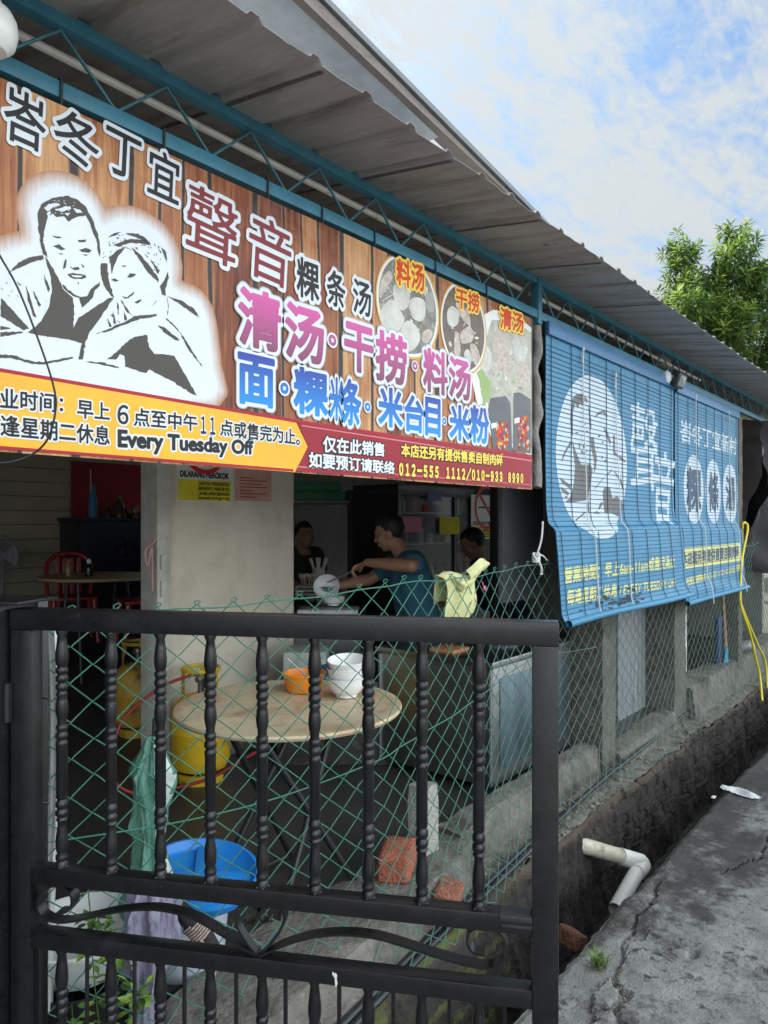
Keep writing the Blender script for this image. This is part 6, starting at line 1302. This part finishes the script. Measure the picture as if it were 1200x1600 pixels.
# ------------------------------------------------------------------ kitchen interior
FY = 4.05
e = empty('display_fridge', (6.0, FY + .3, .22), 'dark double door display fridge with notices on its glass, behind the man', 'fridge')
xa, xb = onY(622, 800, FY).x, onY(787, 800, FY).x
FRM = mat('fridge_black', (.014, .014, .016), .35); zt = onY(700, 767, FY).z
MB().bbox((xa, FY + .55, .24), (xb, FY + .62, zt), .004).build('back', mat('fridge_inner', (.05, .055, .055), .6), e)
MB().bbox((xa, FY, zt - .06), (xb, FY + .55, zt + .04), .006).build('header', FRM, e); MB().bbox((xa, FY, .24), (xb, FY + .55, .5), .006).build('plinth', FRM, e)
for x in (xa, (xa + xb) / 2 - .03, xb - .05): MB().bbox((x, FY, .5), (x + .05, FY + (.55 if x in (xa, xb - .05) else .05), zt - .06), .004).build('post', FRM, e)
MB().box((xa + .05, FY + .02, .5), (xb - .05, FY + .026, zt - .06)).build('glass_door', mat('dark_glass', (.5, .55, .55), .05, alpha=.18), e, smooth=False)
random.seed(14)
for i, z in enumerate((.75, 1.08, 1.40, 1.70)): MB().bbox((xa + .05, FY + .08, z), (xb - .05, FY + .5, z + .012), .002).build('shelf', mat('shelf_wire', (.3, .31, .31), .4), e)
DR = [mat('drink_%d' % i, c, .3) for i, c in enumerate(((.35, .36, .36), (.25, .12, .05), (.06, .13, .22), (.42, .05, .05), (.40, .36, .16)))]
for z in (.762, 1.092, 1.412, 1.712):
    x = xa + .12
    while x < xb - .12:
        h = random.uniform(.12, .20); r_ = random.uniform(.028, .045)
        if random.random() < .85:
            mb = MB(); mb.lathe([(.001, 0), (r_, 0), (r_, h * .65), (r_ * .45, h * .82), (r_ * .42, h), (.001, h)], (x, FY + .16, z), 12); tag(mb.build('drink_bottle', random.choice(DR)), 'small drink bottle on a shelf in the dark display fridge', 'bottle', 'bottles in the display fridge')
        x += r_ * 2 + random.uniform(.01, .10)
def fpaper(name, q, m, label):
    x0, x1, y0, y1 = q; a = onY(x0, (y0 + y1) / 2, FY - .02); b = onY(x1, (y0 + y1) / 2, FY - .02); zc = onY((x0 + x1) / 2, y0, FY - .02).z; zd = onY((x0 + x1) / 2, y1, FY - .02).z
    return paper(name, a.x, b.x, FY - .012, zd, zc, m, label)
fpaper('pink_paper', (630, 660, 807, 832), mat('pink_card', (.62, .22, .28), .8), 'plain pink paper taped to the fridge door right behind the man')
o = fpaper('yellow_paper', (688, 719, 808, 835), mat('yellow_card', (.66, .58, .03), .8), 'yellow price paper taped to the fridge left of its no smoking sign')
fpaper('red_label', (664, 672, 790, 799), mat('red_card', (.5, .02, .04), .8), 'tiny red label on the fridge above the pink paper')
fpaper('blue_label', (669, 690, 770, 782), mat('blue_card', (.10, .14, .34), .6), 'small blue label near the top of the fridge')
a = onY(737, 805, FY - .02); b = onY(783, 805, FY - .02)
smoke_sign(a.x, b.x, FY - .014, onY(760, 774, FY).z, onY(760, 842, FY).z, 'no smoking sign stuck on the fridge glass behind the fence towel')
# green trays on a shelf, small things on the back wall
p = atd(505, 795, 7.0); e = empty('wall_shelf', V((p.x, p.y, p.z)), 'grey shelf carrying the green trays at the back of the kitchen', 'shelf')
TMx = Matrix.Translation(p) @ Matrix.Rotation(YAW - R(90), 4, 'Z')
MB().bbox((-.35, -.1, .05), (.42, .35, .075), .004, TMx).build('board', mat('shelf_grey', (.3, .3, .28), .6), e)
for x in (-.3, .37): MB().bbox((x, -.08, .22 - p.z), (x + .03, -.05, .05), .002, TMx).build('upright', FRM, e)
GTR = mat('green_crate', (.02, .22, .08), .45)
for i, (x, z) in enumerate(((-.04, .077), (-.10, .172))):
    o = empty('green_tray', TMx @ V((x, .1, z)), ('lower green plastic tray on the grey kitchen shelf', 'upper green plastic tray stacked on another tray')[i], 'tray', 'green trays on the shelf')
    MB().bbox((x - .22, -.06, z), (x + .26, .28, z + .012), .003, TMx).build('base', GTR, o); 
    for (a0, b0) in (((x - .22, -.06), (x + .26, -.048)), ((x - .22, .268), (x + .26, .28)), ((x - .22, -.046), (x - .208, .266)), ((x + .248, -.046), (x + .26, .266))): MB().bbox((*a0, z + .012), (*b0, z + .09), .003, TMx).build('side', GTR, o)
p = atd(545, 783, 7.3); M_ = Matrix.Translation(p) @ Matrix.Rotation(YAW - R(90), 4, 'Z')
mb = MB(); mb.bbox((-.04, -.03, -.05), (.10, .0, .05), .006, M_); tag(mb.build('wall_socket', mat('socket_cream', (.35, .34, .31), .5)), 'pale double wall socket right of the green trays', 'socket')
# ------------------------------------------------------------------ dining room at left
TN = mat('tan_table', (.36, .26, .14), .5, var=.15, scale=3)
p = atd(152, 902, 6.6); p.z = .22
e = empty('round_table', p, 'brown round dining table in the dark room at left', 'table')
tz = atd(152, 899, 6.6).z; zl = tz - .22
MB().lathe([(.001, zl - .03), (.48, zl - .03), (.50, zl - .02), (.505, zl), (.48, zl + .003), (.001, zl + .003)], p, 48).build('table_top', TN, e)
for k in range(4): a = k * 1.571 + .5; MB().tube([p + V((.30 * math.cos(a), .30 * math.sin(a), zl - .03)), p + V((.36 * math.cos(a + .2), .36 * math.sin(a + .2), .0))], .015, 10).build('leg', LEG, e)
CHR = mat('red_plastic', (.24, .008, .012), .35, var=.1)
def chair(loc, rz, label):
    o = empty('plastic_chair', loc, label, 'chair', 'red plastic chairs', rz)
    mb = MB(); mb.bbox((-.21, -.20, .42), (.21, .21, .45), .012); mb.build('seat', CHR, o, local=True)
    for q in (-1, 1):
        for r_ in (-1, 1): MB().tube([(.18 * q, .17 * r_, .42), (.21 * q, .21 * r_, 0)], [.026, .018], 8).build('leg', CHR, o, local=True)
    arch = [(-.20, .20, .44), (-.215, .24, .60), (-.20, .265, .76), (-.13, .28, .84), (0, .285, .865), (.13, .28, .84), (.20, .265, .76), (.215, .24, .60), (.20, .20, .44)]
    MB().tube(smoothpath(arch, 6), .024, 10).build('back_frame', CHR, o, local=True)
    for x in (-.10, -.035, .035, .10): MB().bbox((x - .022, .24, .47), (x + .022, .252, .84), .004, Matrix.Rotation(R(-4), 4, 'X')).build('back_slat', CHR, o, local=True)
    return o
q = atd(113, 870, 7.2); chair(V((q.x, q.y, q.z - .84)), R(-20), 'red plastic chair behind the brown table, facing the gate')
q = atd(6, 896, 6.2); chair(V((q.x, q.y, q.z - .84)), R(35), 'red plastic chair at the left edge in front of the fan')
q = atd(226, 935, 6.3); chair(V((q.x, q.y, q.z - .45)), R(-110), 'red plastic chair mostly hidden behind the cream door frame')
for px, r_, m, lab in ((107, .028, mat('brown_glass', (.25, .17, .09), .25), 'small brownish jar left on the brown table'), (139, .032, mat('dark_sauce', (.02, .015, .012), .2), 'dark sauce bottle with white cap on the brown table')):
    b = atd(px, 897, 6.45); b.z = tz + .003; o = empty('sauce_bottle', b, lab, 'bottle'); MB().lathe([(.001, 0), (r_, 0), (r_ * 1.1, .06), (r_ * .9, .10), (r_ * .5, .115), (r_ * .5, .12), (.001, .12)], b, 18).build('bottle', m, o)
    MB().lathe([(.001, .115), (.018, .115), (.02, .14), (.01, .155), (.001, .156)], b, 14).build('cap', WHITEP if px == 139 else m, o)
# fan
p = atd(-2, 868, 7.0); o = empty('stand_fan', V((p.x, p.y, .22)), 'grey stand fan by the board wall at the left edge', 'fan'); FM = Matrix.Translation(p) @ (FWD * -1).to_track_quat('Z', 'Y').to_matrix().to_4x4()
FG = mat('fan_grey', (.16, .16, .165), .5)
for r_ in (.06, .11, .16, .205): 
    mb = MB(); mb.tube([FM @ V((r_ * math.cos(a), r_ * math.sin(a), .06 - r_ * .12)) for a in [i * .1309 for i in range(48)]], .0035, 5, closed=True); mb.build('guard_ring', FG, o)
for k in range(16): a = k * .3927; MB().tube([FM @ V((.03 * math.cos(a), .03 * math.sin(a), .06)), FM @ V((.205 * math.cos(a), .205 * math.sin(a), .035))], .0018, 5).build('guard_wire', FG, o)
for k in range(3):
    a = k * 2.094; mb = MB(); mb.grid(lambda u, v: FM @ V(((.04 + .15 * u) * math.cos(a + (v - .5) * 1.1), (.04 + .15 * u) * math.sin(a + (v - .5) * 1.1), .01 + .03 * (v - .5))), 6, 6); mb.build('blade', mat('blade_grey', (.22, .22, .23), .4), o)
MB().tube([p + FWD * .02, p + FWD * .12], .05, 16).build('motor', FG, o); MB().tube([p + FWD * .08, V((p.x, p.y, .24)) + FWD * .08], .015, 10).build('pole', FG, o); MB().lathe([(.001, 0), (.18, 0), (.18, .02), (.05, .04), (.001, .04)], V((p.x, p.y, .22)) + FWD * .08, 24).build('base', FG, o)
# altar cabinet, red cloth, ornaments
AY = 7.25; x0 = onY(128, 850, AY).x; x1 = onY(246, 850, AY).x; zc = onY(180, 809, AY).z
e = empty('altar_cabinet', ((x0 + x1) / 2, AY + .25, .22), 'black carved altar cabinet against the board wall', 'cabinet')
AB = mat('altar_black', (.010, .011, .018), .4); MB().bbox((x0, AY, .22), (x1, AY + .48, zc - .04), .006).build('body', AB, e); MB().bbox((x0 - .02, AY - .02, zc - .04), (x1 + .02, AY + .5, zc), .006).build('top', AB, e)
mb = MB(); c = V(((x0 + x1) / 2 + .05, AY - .004, zc - .30)); mb.tube([c + V((.16 * math.cos(a), 0, .16 * math.sin(a))) for a in [i * .2094 for i in range(30)]], .008, 6, closed=True)
for k in range(5): a = k * 1.257; mb.tube([c + V((.05 * math.cos(a), 0, .05 * math.sin(a))), c + V((.12 * math.cos(a + .5), 0, .12 * math.sin(a + .5)))], .008, 6)
mb.build('carved_medallion', mat('altar_carving', (.035, .035, .04), .3), e)
ry = 7.79; a = onY(110, 770, ry); b = onY(233, 770, ry); o = empty('red_backdrop', V(((a.x + b.x) / 2, ry, onY(170, 820, ry).z)), 'dark red cloth backdrop pinned to the board wall above the altar', 'backdrop')
MB().grid(lambda u, v: V((a.x + (b.x - a.x) * u, ry - .01 - .006 * math.sin(u * 14), onY(170, 820, ry).z + (onY(170, 724, ry).z - onY(170, 820, ry).z) * v)), 30, 6).build('cloth', mat('red_cloth', (.20, .012, .02), .85), o)
p = V((onY(145, 800, AY + .2).x, AY + .2, zc)); o = empty('incense_cone', p, 'slim blue cone with a pale stick on the left of the altar', 'ornament'); MB().lathe([(.001, 0), (.045, 0), (.05, .08), (.04, .22), (.015, .36), (.001, .38)], p, 16).build('blue_cone', mat('cone_blue', (.03, .13, .25), .5), o); MB().tube([p + V((-.025, 0, 0)), p + V((-.025, 0, .52))], .007, 8).build('stick', mat('stick_pale', (.4, .3, .25), .6), o)
BRZ = mat('bronze', (.10, .075, .05), .35, metal=.6, var=.4, scale=30)
for i, (px, h, r_, lab) in enumerate(((167, .17, .05, 'small round bronze figurine left of the tall altar figure'), (186, .27, .08, 'tall seated bronze figure in the middle of the altar'), (203, .10, .06, 'low bronze incense pot right of the tall altar figure'), (213, .13, .02, 'slim candle stick on the right of the altar'), (221, .06, .04, 'small bronze cup at the right end of the altar'))):
    p = V((onY(px, 805, AY + .18).x, AY + .18, zc)); o = empty('altar_ornament', p, lab, 'ornament')
    if h > .12 and r_ > .03: MB().lathe([(.001, 0), (r_, 0), (r_ * 1.05, h * .12), (r_ * .7, h * .3), (r_ * .85, h * .45), (r_ * .5, h * .66), (r_ * .22, h * .72), (r_ * .38, h * .82), (r_ * .34, h * .92), (.001, h)], p, 20, lobes=lambda a, z: 1 + .12 * math.sin(3 * a)).build('figure', BRZ, o)
    else: MB().lathe([(.001, 0), (r_ * .8, 0), (r_ * .5, h * .3), (r_, h * .6), (r_ * .9, h), (.001, h * .9)], p, 18).build('pot', BRZ, o)
# ------------------------------------------------------------------ far right: tools, net, hedge, wall, lamp, tree
o = empty('broom', onY(1137, 1048, 1.80), 'wooden handled broom with blue head leaning behind the fence', 'broom'); a = onY(1129, 925, 1.86); b = onY(1134, 1012, 1.80)
MB().tube([a + (a - b) * .3, b], .016, 10).build('handle', mat('broom_wood', (.36, .22, .14), .6), o); mb = MB(); mb.grid(lambda u, v: b + V(((u - .5) * (.04 + .10 * v) , -.02 * math.sin(u * 3.14), -.20 * v + .01 * math.sin(u * 20) * v)), 14, 6); mb.grid(lambda u, v: b + V(((u - .5) * (.04 + .10 * v) , .02 * math.sin(u * 3.14), -.20 * v)), 14, 6); mb.build('head', mat('broom_blue', (.05, .28, .45), .6), o)
o = empty('shovel', onY(1141, 1015, 1.84), 'old shovel with an orange socket standing beside the blue broom', 'shovel'); a = onY(1137, 915, 1.88); b = onY(1143, 1005, 1.84)
MB().tube([a + (a - b) * .25, b], .014, 10).build('handle', mat('shovel_wood', (.22, .2, .17), .8), o); MB().tube([b, b + V((0, 0, -.07))], [.02, .024], 10).build('socket', mat('shovel_orange', (.5, .10, .03), .6), o)
mb = MB(); mb.grid(lambda u, v: b + V(((u - .5) * .2 * (1 if v < .8 else 1 - (v - .8) * 3), -.02 + .03 * math.sin(u * 3.14), -.07 - .16 * v)), 10, 8); mb.build('blade', mat('rusty_steel', (.16, .12, .09), .7, metal=.3), o)
p = onY(1148, 1012, 1.80); mb = MB(); mb.lathe([(.001, 0), (.055, 0), (.058, .02), (.055, .16), (.05, .17), (.046, .16), (.05, .02), (.001, .02)], p + V((0, 0, -.01)), 22, M=Matrix.Rotation(R(75), 3, 'X') @ Matrix.Rotation(R(30), 3, 'Y')); tag(mb.build('tin_can', GALV), 'silver tin lying on the low wall ledge beside the shovel', 'can')
p = onY(1122, 1035, 1.84); mb = MB(); mb.bbox(p + V((-.05, -.02, -.02)), p + V((.05, .02, .42)), .01); tag(mb.build('blue_scraper', mat('scraper_blue', (.02, .05, .14), .6)), 'dark blue flat scraper behind the broom handle', 'tool')
# shade net: crumpled sheet
def net(u, v):
    x = 7.55 + 1.5 * u; zt = 2.60 + .02 * math.sin(u * 9); zb_ = 1.12 + .45 * abs(u - .35) * (u > .35) ; z = zt - (zt - zb_) * v
    x -= .42 * max(0, .55 - abs(v - .72)) * (1 - u) * 1.2; x += .22 * (1 - u) * (1 - v)
    y = 1.62 - .10 * math.sin(u * 7 + v * 5) * (.3 + v) - .05 * math.sin(u * 17 - v * 9) - .05 * nz(u * 4, v * 6, 0, 1.3); return V((x, y, z + .03 * nz(u * 5, v * 5, 4, 1)))
NET = mat('shade_net_black', (.010, .010, .011), .8, var=.3, alpha=.96, bump=.5, bscale=30)
mb = MB(); mb.grid(net, 60, 60); mb.grid(lambda u, v: net(u, v) + V((0, .006, 0)), 60, 60); tag(mb.build('shade_net', NET, ang=70), 'crumpled black shade net hanging beside the right end of the blinds', 'net')
p = onY(1162, 678, 2.6); o = empty('tube_lamp', p, 'lit white tube lamp under the far roof beyond the blinds', 'lamp'); M_ = Matrix.Translation(p); MB().bbox((-.35, -.03, .03), (.35, .03, .07), .004, M_).build('housing', WHITEP, o); MB().tube([p + V((-.33, 0, .012)), p + V((.33, 0, .012))], .018, 10).build('tube', emit('lit_tube', (.9, .97, 1), 3.0), o)
mb = MB(); mb.tube([p + V((0, 0, .07)), p + V((0, 0, .5))], .012, 8); mb.build('hanger', DARKM, o)
e = empty('far_wall', (12, 5.0, 0), 'cream rendered wall with a brown coping beyond the blinds', 'wall'); a = onY(1150, 770, 4.6); MB().bbox((a.x - .6, 4.6, 0), (a.x + 5.5, 4.8, onY(1170, 768, 4.6).z), .01).build('render', mat('far_cream', (.50, .46, .34), .8), e); MB().bbox((a.x - .65, 4.56, onY(1170, 768, 4.6).z), (a.x + 5.5, 4.84, onY(1170, 768, 4.6).z + .05), .01).build('coping', mat('coping_brown', (.2, .12, .08), .8), e)
LEAVES = [mat('tree_leaf', (.125, .205, .05), .5, var=.35, scale=1.5), mat('tree_leaf_young', (.26, .37, .07), .5, var=.2, scale=2), mat('tree_leaf_dark', (.06, .115, .028), .5, var=.3, scale=2)]
for m in LEAVES:
    t = m.node_tree; b = t.nodes['Principled BSDF']; src = b.inputs['Base Color'].links[0].from_socket; tr_ = t.nodes.new('ShaderNodeBsdfTranslucent'); t.links.new(src, tr_.inputs[0]); ms_ = t.nodes.new('ShaderNodeMixShader'); ms_.inputs[0].default_value = .58; out = t.nodes['Material Output']
    t.links.new(b.outputs[0], ms_.inputs[1]); t.links.new(tr_.outputs[0], ms_.inputs[2]); t.links.new(ms_.outputs[0], out.inputs[0])
random.seed(31)
def sprig(mb, p, ax, n, ln, young):
    ax = ax.normalized(); o1 = ax.orthogonal().normalized(); o2 = ax.cross(o1)
    for k in range(n):
        a = k * 2.4 + random.uniform(-.3, .3); h = k / n; out = (o1 * math.cos(a) + o2 * math.sin(a)); d = (out + ax * (1.0 * h - .05) + V((0, 0, -.35 * (1 - h)))).normalized(); b = p + ax * ln * .9 * h; l = ln * random.uniform(.75, 1.15); sd = d.cross(V((0, 0, 1))); sd = sd.normalized() if sd.length > .05 else o1; sd = (sd + out.cross(d) * random.uniform(-.5, .5)).normalized(); w_ = l * .14; t = b + d * l + V((0, 0, -.25 * l * (1 - h)))
        mi = 1 if (young and h > .35) or random.random() < .06 else (2 if random.random() < .25 else 0); mb.add([b, b + d * l * .5 + sd * w_ + V((0, 0, .02 * l)), t, b + d * l * .5 - sd * w_ + V((0, 0, .02 * l))], [(0, 1, 2, 3)], mi)
TD = 15.0; tb = atd(1140, 800, TD); tb.z = .05
tree = empty('tree', tb, 'tall leafy green tree with pale young shoots behind the far end of the roof', 'tree')
LOB = [(1082, 480, 26, 20), (1105, 525, 34, 30), (1150, 510, 36, 30), (1062, 392, 22, 16), (1068, 425, 24, 20), (1058, 470, 30, 26), (1098, 455, 28, 26), (1090, 500, 34, 36), (1075, 530, 28, 22), (1148, 382, 26, 22), (1150, 415, 34, 32), (1150, 455, 36, 36), (1125, 480, 36, 36), (1165, 490, 34, 34), (1192, 440, 20, 18), (1205, 470, 26, 22), (1130, 540, 40, 40), (1170, 545, 34, 32), (1205, 520, 24, 14), (1120, 580, 36, 30), (1170, 590, 36, 34), (1210, 575, 36, 34), (1240, 520, 30, 26), (1260, 460, 34, 30), (1290, 560, 50, 36), (1180, 640, 50, 40), (1240, 640, 50, 36), (1110, 640, 40, 24)]
mb = MB(); mw = MB(); tc0 = atd(1140, 690, TD)
mw.tube(smoothpath([tb, tb.lerp(tc0, .6) + V((.1, 0, 0)), tc0], 5), [.22 - .008 * i for i in range(11)], 10)
for (px, py, r_, n) in LOB:
    dd = TD + random.uniform(-1.0, 1.2); c = atd(px, py, dd); R_ = r_ / FPX * TD
    mw.tube(smoothpath([tc0 + V((0, 0, random.uniform(-.8, .2))), tc0.lerp(c, .5) + V((random.uniform(-.3, .3), random.uniform(-.3, .3), .15)), c + V((0, 0, R_ * .6))], 4), [.055, .05, .045, .04, .035, .028, .022, .015, .008], 6)
    for k in range(int(n * 1.35)):
        u = V((random.gauss(0, 1), random.gauss(0, 1), random.gauss(0, 1))).normalized() * R_ * random.random() ** .45; u.z *= 1.1; p = c + u; ax = (u.normalized() * .7 + V((0, 0, .8)) + V((random.uniform(-.3, .3), random.uniform(-.3, .3), 0))); young = random.random() < (.45 if u.z > R_ * .2 else .10)
        sprig(mb, p, ax, random.randint(13, 19), random.uniform(.14, .24), young)
mb.build('crown', LEAVES, tree, smooth=False); mw.build('trunk', mat('bark', (.10, .085, .065), .9, var=.3), tree)
hd = empty('hedge', atd(1172, 800, 11.5), 'dense dark green hedge beyond the shade net', 'hedge'); mb = MB(); random.seed(5)
for k in range(420):
    px = random.uniform(1148, 1250); py = random.uniform(705, 830); p = atd(px, py, random.uniform(11, 13)); sprig(mb, p, V((random.uniform(-1, 1), random.uniform(-1, 1), 1)), 10, random.uniform(.09, .14), random.random() < .12)
mb.build('foliage', LEAVES, hd, smooth=False)
SC.cycles.preview_samples = 8
